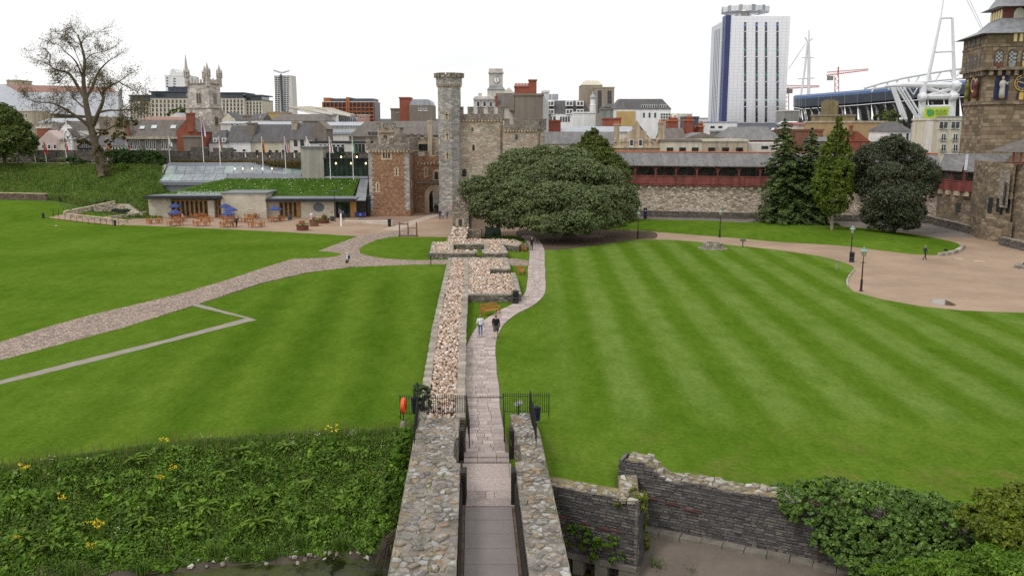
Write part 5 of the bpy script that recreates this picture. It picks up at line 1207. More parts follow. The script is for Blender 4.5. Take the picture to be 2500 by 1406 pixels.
# ---- corner turret of the gallery on the right
D = 141.0; ct = thing('corner_gallery','angled end of the maroon gallery with lead-flashed slate roof on stone corbels','gallery',(XA(2360,D,470),D,0))
pts = [GB + gn * .4,Vector(P(2352,455,141.5)[:2]),Vector(P(2425,455,139)[:2])]; bk_ = [GB - gn * 2.5 + gd * 1.0,Vector(P(2362,375,148)[:2]),Vector(P(2470,375,148)[:2])]
for i in range(2):
 a_,b_ = pts[i],pts[i + 1]; c0,c1 = bk_[i],bk_[i + 1]
 mb = MB(); dd = (b_ - a_).normalized(); o3 = Vector((dd.y,-dd.x)) * .55
 mb.extr([(*(a_ + o3),ZE - .25),(*(b_ + o3),ZE - .25),(*c1,ZT - .1),(*c0,ZT - .1)],(0,0,-.15)); mb.build('slate_roof',SLATEG,ct)
 mb = MB(); mb.bar((*a_,ZR),(*b_,ZR),.2,.16); mb.bar((*a_,ZF),(*b_,ZF),.3,.2); mb.build('handrail',MAROON,ct)
 mb = MB(); mb.bar((*a_,(ZF + ZR) / 2),(*b_,(ZF + ZR) / 2),.06,ZR - ZF - .2); mb.build('boarding',MAROON,ct)
 for f in (0.02,.5,.98) if i == 0 else (.02,.5):
  p = a_.lerp(b_,f); mb = MB(); mb.bar((*p,ZF),(*p,ZE),.22,.22); mb.build('post',MAROON,ct)
mb = MB(); mb.bar((*(pts[1] + Vector((-.2,-.55))),ZE - .1),(*bk_[1],ZT),.45,.08); mb.bar((*bk_[0],ZT - .02),(*bk_[1],ZT - .02),.4,.12); mb.bar((*bk_[1],ZT - .02),(*bk_[2],ZT - .02),.4,.12); mb.build('lead_flashing',LEADL,ct)
BROWNST = stone('brown_ashlar',[(.218,.167,.115),(.270,.207,.144),(.178,.138,.101),(.310,.247,.178)],(1.0,1.0,2.4),(.11,.088,.066),.05,.4,(.72,1.15))
mb = MB(); mb.prism([pts[0] + Vector((0,.6)),pts[1] + Vector((-.2,.9)),pts[2] + Vector((0,.9)),bk_[2],bk_[0]],0,ZF - .1); mb.build('wall',BROWNST,ct)
mb = MB(); mb.prism([pts[0] + Vector((0,1.6)),pts[1] + Vector((0,3.2)),pts[2] + Vector((0,3.6)),bk_[2],bk_[1],bk_[0]],ZF,ZE + .6); mb.build('inner_wall',OLDW,ct)
for f in (.15,.5,.85):
 for a_,b_ in ((pts[0],pts[1]),(pts[1],pts[2])):
  p = a_.lerp(b_,f); mb = MB(); mb.box((p.x - .3,p.y - .1,ZF - .85),(p.x + .3,p.y + 1.2,ZF - .12)); mb.build('corbel',BATHST,ct)
for px in (2342,2350):
 x_ = XA(px,141.5,510); mb = MB(); mb.box((x_ - .17,pts[1].y - .0 + .85 - .25,2.4),(x_ + .17,pts[1].y + 1.0,4.0)); mb.build('window',GLASS,ct)
# low wall along the drive
lw = thing('low_wall','low dark stone wall sloping along the drive to the right-hand tower','wall',tuple(G(2360,565)))
q_ = [G(2262,545),G(2330,562),G(2385,577),G(2402,579)]
for a_,b_ in zip(q_,q_[1:]):
 mb = MB(); mb.seg(a_,b_,0,1.15,.6); mb.build('wall',OLDW,lw); mb = MB(); dd = (b_ - a_).normalized().to_2d(); e = Vector((dd.y,-dd.x)) * .06; mb.seg(a_.to_2d() + e,b_.to_2d() + e,1.152,1.3,.72); mb.build('coping',PARAP,lw)
# ---- clock tower
A = Vector((80.6,150.0)); u1 = Vector((2.0,10.8)).normalized(); u2 = Vector((u1.y,-u1.x)); S = 11.0
kt = thing('clock_tower','massive brown stone clock tower with painted statues and lead roof at the right edge','tower',(A.x + 6,A.y + 5,0))
def kp(s_,r_,z): q_ = A + u2 * s_ + u1 * r_; return (q_.x,q_.y,z)
BLK = piece('tower_block',[(.220,.164,.111),(.263,.200,.138),(.181,.138,.097),(.301,.232,.164),(.200,.138,.087)],var=.2)
BLKJ = plain('tower_joint',(.10,.078,.058),.95,.2,1)
def kprism(s0,s1,r0,r1,z0,z1): return MB().prism([kp(s0,r0,0)[:2],kp(s1,r0,0)[:2],kp(s1,r1,0)[:2],kp(s0,r1,0)[:2]],z0,z1)
Dk = 150.0
zl1,zl2,zl3,zle = ZA(248,Dk),ZA(172,Dk),ZA(115,Dk),ZA(82,Dk)
kprism(0,S,0,S,0,zl2).build('core',BLKJ,kt); kprism(-.7,S + .7,-.7,S + .7,zl2,zle).build('upper_core',BLKJ,kt)
kprism(-.25,S + .25,-.25,S + .25,zl1 - .5,zl1).build('string_course',BROWNST,kt)
kprism(-.9,S + .9,-.9,S + .9,zl2 - .02,zl2 + .5).build('band',BROWNST,kt); kprism(-.82,S + .82,-.82,S + .82,zl3,zl3 + .35).build('band',BROWNST,kt)
for i in range(9): kprism(i * 1.3 + .1,i * 1.3 + .7,-.75,.02,zl2 - .9,zl2 - .03).build('corbel',BROWNST,kt)
for i in range(8): kprism(-.75,.02,i * 1.35 + .5,i * 1.35 + 1.1,zl2 - .9,zl2 - .03).build('corbel',BROWNST,kt)
coursed(kt,kp(0,S,0),kp(0,0,0),8.5,zl1 - .5,150,BLK,(.55,.75),(.9,1.6),.06,.1,name='block',restname='block_fill')
coursed(kt,kp(0,0,0),kp(8.0,0,0),8.5,zl1 - .5,110,BLK,(.55,.75),(.9,1.6),.06,.1,name='block',restname='block_fill')
coursed(kt,kp(0,S,0),kp(0,0,0),zl1,zl2 - .9,60,BLK,(.55,.75),(.9,1.6),.05,.1,name='block',restname='block_fill'); coursed(kt,kp(0,0,0),kp(8,0,0),zl1,zl2 - .9,50,BLK,(.55,.75),(.9,1.6),.05,.1,name='block',restname='block_fill')
coursed(kt,kp(-.7,S + .7,0),kp(-.7,-.7,0),zl2 + .5,zle,60,BLK,(.55,.75),(.9,1.6),.05,.1,name='block',restname='block_fill'); coursed(kt,kp(-.7,-.7,0),kp(8,-.7,0),zl2 + .5,zle,50,BLK,(.55,.75),(.9,1.6),.05,.1,name='block',restname='block_fill')
NAVYP = plain('navy_panel',(.022,.028,.085),.5,.1,1); GOLD = plain('gold_paint',(.62,.38,.05),.4,.12,2,spec=.5); RED = plain('robe_red',(.17,.05,.045),.6,.2,2); CLOTHW = plain('robe_white',(.50,.47,.43),.7,.1,2)
def niche(s0,s1,z0,z1,side,mat,dp=.1,off=0.0):
 """arched panel on the front ('f') or left ('l') face"""
 pts = arch_poly(s0,s1,z0,z1 - (s1 - s0) * .6,z1,8); f_ = (lambda s_,z,o_: kp(s_,-o_ - off,z)) if side == 'f' else (lambda s_,z,o_: kp(-o_ - off,s_,z))
 mb = MB(); n_ = len(pts); a_ = [f_(x,z,dp) for x,z in pts]; b_ = [f_(x,z,0) for x,z in pts]
 mb.add(a_ + b_,[tuple(range(n_))] + [(i,(i + 1) % n_,n_ + (i + 1) % n_,n_ + i) for i in range(n_)]); return mb
def statue(c_,h,robe,name):
 o_ = bpy.data.objects.new(name,None); COL.objects.link(o_); o_.parent = kt; o_.location = Vector(c_) - world_loc(kt); w = h / 4.2
 mb = MB(); mb.smooth = True; mb.lathe([(w * .62,0),(w * .55,h * .25),(w * .5,h * .5),(w * .62,h * .68),(w * .55,h * .76),(w * .2,h * .80)],c_,10,sy=.75); mb.tube([Vector(c_) + Vector((-w * .6,-.1,h * .7)),Vector(c_) + Vector((-w * .8,-.35,h * .55)),Vector(c_) + Vector((-w * .3,-.5,h * .6))],[.12,.11,.08],6); mb.tube([Vector(c_) + Vector((w * .6,-.1,h * .7)),Vector(c_) + Vector((w * .85,-.3,h * .6)),Vector(c_) + Vector((w * .7,-.5,h * .72))],[.12,.11,.08],6); mb.build('robe',robe,o_)
 mb = MB(); mb.smooth = True; mb.lathe([(w * .14,h * .79),(w * .26,h * .84),(w * .28,h * .91),(w * .2,h * .97),(.02,h)],c_,9); mb.build('head',plain('statue_skin',(.45,.30,.20),.6,.1,2),o_)
 mb = MB(); mb.lathe([(w * .3,-.25),(w * .6,-.02)],c_,8); mb.build('pedestal',GOLD,o_)
zs0 = zl1 + .25
for s_ in (2.4,):
 niche(s_ - 1.1,s_ + 1.1,zs0,zl1 + 4.7,'f',NAVYP,.12).build('statue_niche',NAVYP,kt); statue(kp(s_,-.5,zs0 + .4),3.5,CLOTHW,'statue')
cs = 5.6; zc = zl1 + 3.0; c_ = Vector(kp(cs,-.30,zc)); fm = Matrix.Translation(c_) @ Matrix.Rotation(math.atan2(u2.y,u2.x),4,'Z') @ Matrix.Rotation(R(90),4,'X')
ck = bpy.data.objects.new('clock_dial',None); COL.objects.link(ck); ck.parent = kt; ck.location = c_ - world_loc(kt)
mb = MB(fm); mb.lathe([(1.35,-.1),(1.35,.0)],(0,0,0),28); mb.build('dial',NAVYP,ck)
mb = MB(fm); n_ = 28
for i in range(n_):
 a0,a1 = 2 * math.pi * i / n_,2 * math.pi * (i + 1) / n_; mb.add([(r_ * math.cos(a),r_ * math.sin(a),.03) for r_,a in ((1.35,a0),(1.35,a1),(1.22,a1),(1.22,a0))] + [(r_ * math.cos(a),r_ * math.sin(a),.03) for r_,a in ((.95,a0),(.95,a1),(.88,a1),(.88,a0))],[(0,1,2,3),(4,5,6,7)])
for i in range(12):
 a = math.pi * i / 6; mb.bar((1.0 * math.cos(a),1.0 * math.sin(a),.04),(1.18 * math.cos(a),1.18 * math.sin(a),.04),.1,.02)
mb.build('numeral_ring',GOLD,ck)
mb = MB(fm); mb.bar((.1,-.05,.06),(-.95,.25,.06),.08,.02); mb.bar((.1,-.05,.07),(-.6,.2,.07),.14,.02); mb.build('clock_hands',GOLD,ck)
niche(cs - .75,cs + .75,zs0,zs0 + 1.5,'f',NAVYP,.1).build('dial_panel',NAVYP,kt); niche(cs - .35,cs + .35,zs0,zs0 + 1.35,'f',GOLD,.14).build('gilt_door',GOLD,kt)
for r_,mt in ((3.4,RED),(7.9,plain('robe_green',(.20,.19,.06),.6,.2,2))):
 niche(r_ - 1.0,r_ + 1.0,zs0,zl1 + 4.6,'l',NAVYP,.06).build('statue_niche',BLKJ,kt); statue(kp(-.5,r_,zs0 + .4),3.4,mt,'statue')
c_ = Vector(kp(-.3,5.7,zc)); fm = Matrix.Translation(c_) @ Matrix.Rotation(math.atan2(-u1.y,-u1.x),4,'Z') @ Matrix.Rotation(R(90),4,'X'); ck = bpy.data.objects.new('side_clock_dial',None); COL.objects.link(ck); ck.parent = kt; ck.location = c_ - world_loc(kt)
mb = MB(fm); mb.lathe([(1.3,-.1),(1.3,0)],(0,0,0),24); mb.build('dial',NAVYP,ck); mb = MB(fm)
for i in range(24):
 a0,a1 = 2 * math.pi * i / 24,2 * math.pi * (i + 1) / 24; mb.add([(r_ * math.cos(a),r_ * math.sin(a),.03) for r_,a in ((1.3,a0),(1.3,a1),(.95,a1),(.95,a0))],[(0,1,2,3)])
mb.build('numeral_ring',GOLD,ck)
# heraldic shields in the arcade
CHK = None
m,t,b = _new('chequer_shield'); ch = N(t,'ShaderNodeTexChecker'); ch.inputs['Scale'].default_value = 3.2; L(t,wcoord(t),ch.inputs['Vector']); ch.inputs['Color1'].default_value = (.36,.36,.35,1); ch.inputs['Color2'].default_value = (.05,.05,.07,1); L(t,ch.outputs['Color'],b.inputs['Base Color'])
for i,(s_,mt) in enumerate(((1.3,RED),(3.4,plain('shield_grey',(.25,.25,.25),.6,.4,5)),(5.5,GOLD))):
 niche(s_ - .75,s_ + .75,zl2 - .1,zl2 + 3.4,'f',None,.06,.7).build('shield_niche',BLKJ,kt)
 mb = niche(s_ - .55,s_ + .55,zl2 + 1.2,zl2 + 3.0,'f',None,.2,.7); mb.build('shield_upper',MATS['chequer_shield'],kt)
 mb = MB(); q_ = [(s_ - .55,zl2 + 1.19),(s_ + .55,zl2 + 1.19),(s_ + .5,zl2 + .6),(s_,zl2 + .1),(s_ - .5,zl2 + .6)]; mb.add([kp(x,-.9,z) for x,z in q_],[(0,1,2,3,4)]); mb.build('shield_lower',mt,kt)
for i in range(5): niche(1.6 + i * 1.8,2.5 + i * 1.8,zl2 + .6,zl2 + 3.0,'l',None,.05,.7).build('arcade_niche',BLACK,kt)
LIT = glow('lit_pane',(.62,.50,.24),.25)
for s_ in (3.3,4.2): mb = MB(); mb.prism([kp(s_,-.80,0)[:2],kp(s_ + .5,-.80,0)[:2],kp(s_ + .5,-.7,0)[:2],kp(s_,-.7,0)[:2]],zl3 + .75,zl3 + 2.0); mb.build('lit_window',LIT,kt)
for r_ in (2.6,5.2,7.8): mb = MB(); mb.prism([kp(-.80,r_,0)[:2],kp(-.80,r_ + 1.0,0)[:2],kp(-.7,r_ + 1.0,0)[:2],kp(-.7,r_,0)[:2]],zl3 + .7,zl3 + 2.2); mb.build('side_window',BLACK,kt)
def froof(z0,z1,o0,o1,lip,name,mat):
 """flared pyramid skirt"""
 mb = MB(); rings = [(o0 + lip,z0 - .15),(o0,z0 + .35),(lerp(o0,o1,.55),lerp(z0,z1,.42)),(o1,z1)]; vs = []
 for o_,z in rings: vs += [kp(-o_,-o_,z),kp(S + o_,-o_,z),kp(S + o_,S + o_,z),kp(-o_,S + o_,z)]
 mb.add(vs,[(r_ * 4 + i,r_ * 4 + (i + 1) % 4,(r_ + 1) * 4 + (i + 1) % 4,(r_ + 1) * 4 + i) for r_ in range(3) for i in range(4)] + [(3,2,1,0),(12,13,14,15)]); mb.build(name,mat,kt)
zr1 = ZA(42,Dk); froof(zle,zr1,.9,-2.2,1.1,'lead_roof',LEAD)
zb2 = ZA(12,Dk); kprism(2.4,S - 2.4,2.4,S - 2.4,zr1 - .3,zb2).build('belfry',plain('belfry_timber',(.16,.06,.045),.7,.2,1),kt)
for i in range(5): niche(3.0 + i * 1.2,3.8 + i * 1.2,zr1 + .1,zb2 - .4,'l',None,.06,-2.4).build('lit_window',LIT,kt)
niche(4.0,5.6,zr1 - .1,zb2 - .3,'f',None,.12,-2.4).build('lantern_window',plain('pale_window',(.6,.58,.5),.4,.2,3),kt)
froof(zb2,zb2 + 9,-2.0,-5.4,1.0,'spire_roof',LEAD)
kprism(5.8,8.2,-.6,2.0,zle - .5,zb2 + 3).build('stair_turret',BROWNST,kt)
# ---- gate tower at the right margin
Dg = 121.0; gt = thing('round_gate_tower','brown stone gatehouse tower with tall traceried window and red timber hoarding at the right margin','tower',(XA(2470,Dg,560),Dg,0))
x0,x1,x2 = XA(2408,125,580),XA(2466,121,590),XA(2560,114,600)
mb = MB(); zt = ZA(398,124); mb.prism([(x0,126),(x1,121.5),(x1 + .5,128),(x0 + 2,134)],0,zt); mb.prism([(x0 - .5,126),(x1 + .1,121),(x1 + .5,128),(x0 + 2,134)],0,3.0); mb.build('turret',BROWNST,gt)
mb = MB(); mb.prism([(x1 + .2,124.0),(x2,117),(x2 + 4,130),(x1 + 2,136)],0,ZA(400,122)); mb.build('wall',BROWNST,gt)
mb = MB(); mb.prism([(x0 + .6,124.9),(x1 - .7,121.4),(x1 - .7,122.4),(x0 + .6,126.0)],5.0,ZA(415,122)); mb.build('bay',PARAP,gt)
for i in range(3):
 for z0,z1 in ((ZA(500,122),ZA(445,122)),):
  a_ = Vector((x0 + 1.1,124.5)).lerp(Vector((x1 - 1.1,121.55)),(i + .2) / 3); b_ = Vector((x0 + 1.1,124.5)).lerp(Vector((x1 - 1.1,121.55)),(i + .85) / 3)
  mb = MB(); mb.prism([a_,b_,b_ + Vector((.1,.3)),a_ + Vector((.1,.3))],z0,z1); mb.build('tracery_light',GLASS,gt)
for i,(f0,f1) in enumerate(((.1,.25),(.42,.52),(.56,.66),(.8,.92))):
 a_,b_ = Vector((x0 - .05,125.95)).lerp(Vector((x1,121.45)),f0),Vector((x0 - .05,125.95)).lerp(Vector((x1,121.45)),f1); mb = MB(); mb.prism([a_ + Vector((-.05,-.1)),b_ + Vector((-.05,-.1)),b_ + Vector((.1,.4)),a_ + Vector((.1,.4))],4.0 + i % 2 * .3,6.2); mb.build('lancet',GLASS,gt)
hx,hy = XA(2470,122,380),121.5
for i in range(7):
 p = (hx + i * .8,hy - i * .42); mb = MB(); mb.box((p[0] - .09,p[1] - .09,ZA(400,121)),(p[0] + .09,p[1] + .09,ZA(371,121))); mb.build('hoarding_post',MAROON,gt)
for z in (ZA(400,121),ZA(386,121),ZA(372,121)): mb = MB(); mb.bar((hx - .2,hy,z),(hx + 6,hy - 3.2,z),.16,.16); mb.build('hoarding_rail',MAROON,gt)
mb = MB(); mb.add([(hx - .5,hy - .3,ZA(372,121)),(hx + 7,hy - 4.6,ZA(372,121)),(hx + 8,hy + 6,ZA(372,121)),(hx + 1,hy + 8,ZA(372,121)),(hx + 4.6,hy + 2,ZA(325,121))],[(0,1,4),(1,2,4),(2,3,4),(3,0,4),(3,2,1,0)]); mb.build('hoarding_roof',SLATEB,gt)
lw = thing('low_wall','low dark wall in front of the right-margin tower','wall',tuple(G(2470,605)))
a_,b_ = G(2437,598),G(2520,618); mb = MB(); mb.seg(a_,b_,0,1.05,.6); mb.build('wall',OLDW,lw); mb = MB(); mb.seg(a_ + Vector((-.03,-.08,0)),b_ + Vector((0,-.08,0)),1.052,1.2,.75); mb.build('coping',PARAP,lw)
# lamp base / fountain kerb at the far right
p = G(2508,655); o_ = thing('kerbed_pedestal','black iron pedestal on a round grey stone kerb cut by the right edge','pedestal',p)
mb = MB(); mb.lathe([(1.35,0),(1.35,.32),(1.2,.42),(1.0,.42)],p,16); mb.build('kerb',PARAP,o_); mb = MB(); mb.lathe([(.5,.42),(.36,.8),(.2,1.2),(.16,2.6),(.22,2.8),(.14,4.5)],p,10); mb.build('column',BLACK,o_)
# ---- left outer wall with merlons, flag poles
XL0,XL1 = -140.0,-28.5
lwall = thing('rampart_wall','dark battlemented outer wall along the rampart on the left','wall',(-70,WALLY(-70),8.7))
mb = MB(); mb.prism([(XL0,WALLY(XL0)),(XL1,WALLY(XL1)),(XL1,WALLY(XL1) + 1.6),(XL0,WALLY(XL0) + 1.6)],0,10.15); mb.build('wall',OLDW,lwall)
s0 = Vector((XA(500,178,380),0)); s0.y = WALLY(s0.x)
crenels(lwall,(s0.x,s0.y),(XL1,WALLY(XL1)),10.152,1.0,2.25,.62,.6,OLDW); crenels(lwall,(XL0,WALLY(XL0)),(s0.x - .5,WALLY(s0.x - .5)),10.152,1.15,4.2,.35,.6,OLDW)
x_ = XA(472,178,370); mb = MB(); mb.box((x_ - 1.8,WALLY(x_) - .3,8),(x_ + 1.6,WALLY(x_) + 1,12.3)); mb.box((x_ + 3.0,WALLY(x_) - .6,8),(x_ + 6.8,WALLY(x_) + 1,12.1)); mb.build('raised_block',OLDW,lwall)
FLG = {'red': (.55,.03,.04),'white': (.78,.78,.76),'green': (.02,.22,.08),'blue': (.02,.04,.30),'yellow': (.75,.45,.02),'black': (.02,.02,.02)}
for i,(px,yt,yb,cols,lab,sc_) in enumerate(((116,343,393,('red','red','red'),'plain red flag',1),(166,335,385,('green','red','red'),'green and red flag',1),(262,340,375,('red','yellow','red'),'red and yellow flag',1),(309,340,372,('green','white','red'),'green, white and red flag',1),(415,335,397,('white','white','white'),'furled white flag',.6),(497,290,388,('blue','red','white'),'red, white and blue flag, the tallest,',1.25),
  (538,335,400,('white','red','green'),'white, red and green flag',1),(642,337,400,('black','red','yellow'),'black, red and gold flag',1),(697,337,398,('blue','white','red'),'blue, white and red tricolour',1),(749,336,372,('white','white','white'),'hanging white flag',.6),(805,337,378,('white','red','white'),'white flag with a red device',1),(861,337,380,('white','green','green'),'white and green flag',1),(90,352,395,('white','white','white'),'bare white pole with a small furled flag',.4))):
 D = 176 if px > 400 else 184; D = WALLY(XA(px,D)) - 3.2; p = P(px,yb,D); fp = thing('flagpole',lab + (' on a white pole above the rampart' if i % 2 == 0 else ' hanging from a white pole by the outer wall'),'flagpole',(p.x,p.y,6.0),group='flagpoles along the rampart')
 zt = ZA(yt,D); mb = MB(); lean = (-.6 if px < 200 else 0); mb.tube([(p.x,p.y,6.0),(p.x + lean,p.y,zt)],[.09,.06],7); mb.lathe([(.02,0),(.12,.08),(.02,.2)],(p.x + lean,p.y,zt),7); mb.build('pole',WHITE,fp)
 for j,cc in enumerate(cols):
  mb = MB(); vs = []; h = 2.6 * sc_; nz = 8
  for q in range(nz + 1):
   f = q / nz; z = zt - .2 - h * f; w0,w1 = j / 3 * .75 * (.35 + .65 * f),(j + 1) / 3 * .75 * (.35 + .65 * f); yy = .12 * math.sin(f * 7 + j * 2)
   vs += [(p.x + lean * (1 - f * .2) + .06 + w0,p.y + yy,z),(p.x + lean * (1 - f * .2) + .06 + w1,p.y + yy + .1,z - .25)]
  mb.add(vs,[(2 * q,2 * q + 1,2 * q + 3,2 * q + 2) for q in range(nz)]); mb.build('flag_stripe',plain('flag_' + cc,FLG[cc],.8,.08,2),fp)
# ------------------------------------------------------------------ visitor centre with green roof
D = 158.0
vc = thing('visitor_centre','low stone visitor centre with oak glazed doors, grass roof and glazed upper roofs','building',(XA(630,D,520),D,0))
PSTONE = bricks('pale_block_wall',(.58,.53,.435),(.50,.45,.36),(.44,.40,.33),2.4,2.6,.25); ZINC = plain('grey_zinc',(.19,.20,.225),.5,.12,.4); FASC = plain('dark_fascia',(.028,.030,.036),.5,.2,1)
GPAN = glassm('roof_glass',(.20,.225,.245),.12,.7,.25); GPAN2 = glassm('roof_glass_pale',(.27,.34,.33),.14,.7,.2); CONB = plain('board_concrete',(.36,.345,.30),.85,.12,.35,.2,6,streak=.2)
TURF = leaf('roof_turf',[(.07,.17,.015),(.11,.23,.025),(.15,.27,.05)],.3,.6,.25,.5)
def vbox(px0,px1,py0,py1,D,y0,y1,name,mat,floor=False):
 (xa,_,z0),(xb,_,z1) = frontbox(D,px0,px1,py0,py1,0,0)
 mb = MB(); mb.box((xa,y0,0 if floor else z0),(xb,y1,z1)); return mb.build(name,mat,vc)
vbox(363,418,485,530,D,D,D + 8,'left_wall',PSTONE,True); vbox(540,650,473,530,D - 1.2,D - 1.2,D + 8,'stone_block',PSTONE,True); vbox(650,682,488,530,D,D - .2,D + 8,'mid_wall',PSTONE,True)
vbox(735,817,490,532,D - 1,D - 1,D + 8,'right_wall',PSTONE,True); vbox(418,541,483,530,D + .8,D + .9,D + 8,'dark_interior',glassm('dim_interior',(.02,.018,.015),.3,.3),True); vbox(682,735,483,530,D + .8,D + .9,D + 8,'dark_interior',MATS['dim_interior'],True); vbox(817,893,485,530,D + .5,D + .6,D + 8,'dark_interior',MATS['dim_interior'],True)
vbox(508,523,489,529,D - .6,D - .6,D + .9,'buttress',PSTONE,True)
def doors(px0,px1,py0,py1,D,n,name='glazed_door'):
 for i in range(n):
  a_,b_ = lerp(px0,px1,i / n),lerp(px0,px1,(i + 1) / n); (xa,_,z0),(xb,_,z1) = frontbox(D,a_,b_,py0,py1,0,0); z0 = .02; fw = .17
  mb = MB(); y = D
  mb.box((xa + .01,y,z0),(xa + fw,y + .1,z1)); mb.box((xb - fw,y,z0),(xb - .01,y + .1,z1)); mb.box((xa + fw,y,z1 - .2),(xb - fw,y + .1,z1)); mb.box((xa + fw,y,z0),(xb - fw,y + .1,z0 + .2))
  o_ = mb.build(name,OAK,vc); mb = MB(); mb.box((xa + fw,y + .04,z0 + .2),(xb - fw,y + .06,z1 - .2)); p_ = mb.build('pane',GLASS,None); p_.parent = o_; p_.location = -world_loc(vc)
doors(419,508,488,529,D + .5,8); doors(524,540,488,529,D + .5,2); doors(682,726,492,531,D,4)
vbox(726,735,491,531,D - .1,D - .1,D + .2,'oak_panel',OAK,True); vbox(855,870,488,531,D + .2,D + .2,D + .5,'oak_panel',OAK,True); vbox(819,823,486,531,D,D,D + .3,'steel_column',FASC,True)
for i in range(3): vbox(825 + i * 11,834.5 + i * 11,490,528,D + .3,D + .3,D + .4,'window',GLASSG)
(xp,_,zp_),_q = frontbox(D - 1,778,779,505,506,0,0); fm = Matrix.Translation((xp,D - 1.03,zp_)) @ Matrix.Rotation(R(90),4,'X'); mb = MB(fm); mb.lathe([(1.0,0),(1.0,.06)],(0,0,0),24,sy=.8); mb.build('oval_plaque',plain('slate_plaque',(.11,.13,.16),.5,.2,2),vc)
# fascias / canopies
vbox(350,541,479,486,D - 1.6,D - 1.6,D + 3,'roof_fascia',FASC); vbox(648,862,486,493,D - 2.2,D - 2.2,D + 2,'roof_fascia',FASC)
vbox(538,652,470.5,473,D - 1.4,D - 1.4,D + 6,'coping',ZINC)
def slope(name,pa,pb,mat,th=.12):
 a0,a1 = P(pa[0],pa[2],pa[3]),P(pa[1],pa[2],pa[3]); b0,b1 = P(pb[0],pb[2],pb[3]),P(pb[1],pb[2],pb[3])
 mb = MB(); mb.extr([a0,a1,b1,b0],(0,0,-th)); return mb.build(name,mat,vc)
slope('zinc_roof',(352,545,478.5,157.2),(400,560,474,160),ZINC); slope('zinc_roof',(648,868,485.5,156.6),(640,880,479,160),ZINC)
for i in range(9):
 a_,b_ = i / 9,(i + .97) / 9; slope('roof_glass',(lerp(428,646,a_),lerp(428,646,b_),477,160.2),(lerp(436,648,a_),lerp(436,648,b_),467.5,163.5),LEADL)
gr = slope('grass_roof',(380,862,478.5,160.6),(545,878,436,172.5),MATS['rough_grass'],1.2)
n = 9000; uv = np.random.rand(n,2); lo = np.array([P(400 + 462 * u,477.5,160.8) for u in uv[:,0]]); hi = np.array([P(550 + 326 * u,437,172) for u in uv[:,0]]); C_ = lo + (hi - lo) * uv[:,1:2]
V_,F_ = blades(C_,np.random.uniform(.15,.45,n),.09,.6); off = np.array(world_loc(vc)); tag(link('roof_meadow',blade_mesh('roof_meadow',V_ - off,F_),TURF,vc),kind='stuff')
C_ = lo[:80] + (hi - lo)[:80] * uv[:80,1:2] + np.array([0,0,.35]); V_,F_ = leaf_quads(C_,np.tile([0,-.5,1.0],(80,1)),.18,1.0); tag(link('roof_daisies',np_mesh('roof_daisies',V_ - off,F_),WFL,vc),kind='stuff')
slope('zinc_edge',(866,878,486,158),(880,893,436,172.5),ZINC); slope('zinc_side_roof',(868,893,489,157),(884,899,438,172),LEAD); slope('zinc_band',(545,735,437,172.4),(560,735,425,173),ZINC,.3); slope('zinc_band',(735,897,438,172.2),(735,897,432,172.6),LEAD,.3)
for i in range(6):
 a_,b_ = i / 6,(i + .965) / 6; slope('roof_pane',(lerp(386,550,a_),lerp(386,550,b_),441,171),(lerp(400,556,a_),lerp(400,556,b_),425,174),GPAN if i > 1 else GPAN2)
for i in range(14):
 a_,b_ = i / 14,(i + .965) / 14; slope('roof_pane',(lerp(402,737,a_),lerp(402,737,b_),424.5,174),(lerp(410,737,a_),lerp(410,737,b_),405,177),GPAN2 if i in (0,6,12,13) else GPAN)
slope('roof_top_band',(405,738,404.5,177.0),(412,738,397,177.6),ZINC,.6); slope('concrete_verge',(380,388,443,170.7),(400,408,402,177.2),CONB,.6); slope('lower_band',(384,552,445,170.6),(388,552,441.5,171),ZINC,.6)
bl = slope('filler_wall',(384,740,446,171.0),(384,740,430,179),ZINC,5)
vbox(735,790,361,437,172,172,178,'concrete_tower',CONB,True); vbox(733,792,357.5,361,172,171.7,178.3,'coping',ZINC)
vbox(791,897,388,431,172.6,172.8,178,'glass_hall',GLASSG,True); vbox(788,898,386,388,172.2,172.0,178,'glass_hall_roof',FASC); vbox(789,898,431,435,172.2,172.2,178,'glass_hall_sill',LEADL)
for i in range(10): vbox(791 + i * 11.6,792.2 + i * 11.6,388,431,172.6,172.6,172.75,'glazing_bar',FASC)
for i in range(5): vbox(801 + i * 19,819 + i * 19,371,386,174,174,174.06,'glass_balustrade',GLASSG)
WARM = glow('warm_lamp',(1.0,.75,.35),3.0)
for px,py in ((820,399),(857,399),(893,399),(833,383.5),(871,383.5)): p = P(px,py,172.4); mb = MB(); mb.lathe([(.02,-.25),(.14,-.12),(.16,.05),(.04,.2)],p,8); mb.build('pendant_lamp',WARM,vc)
for px in (573,593,616,641,664): p = P(px,412,175.2); mb = MB(); mb.lathe([(.02,-.2),(.12,-.1),(.13,.05),(.04,.15)],p,8); mb.build('pendant_lamp',WARM,vc)
vbox(895,903,478,531,159,159.5,162,'dark_slot',FASC,True)
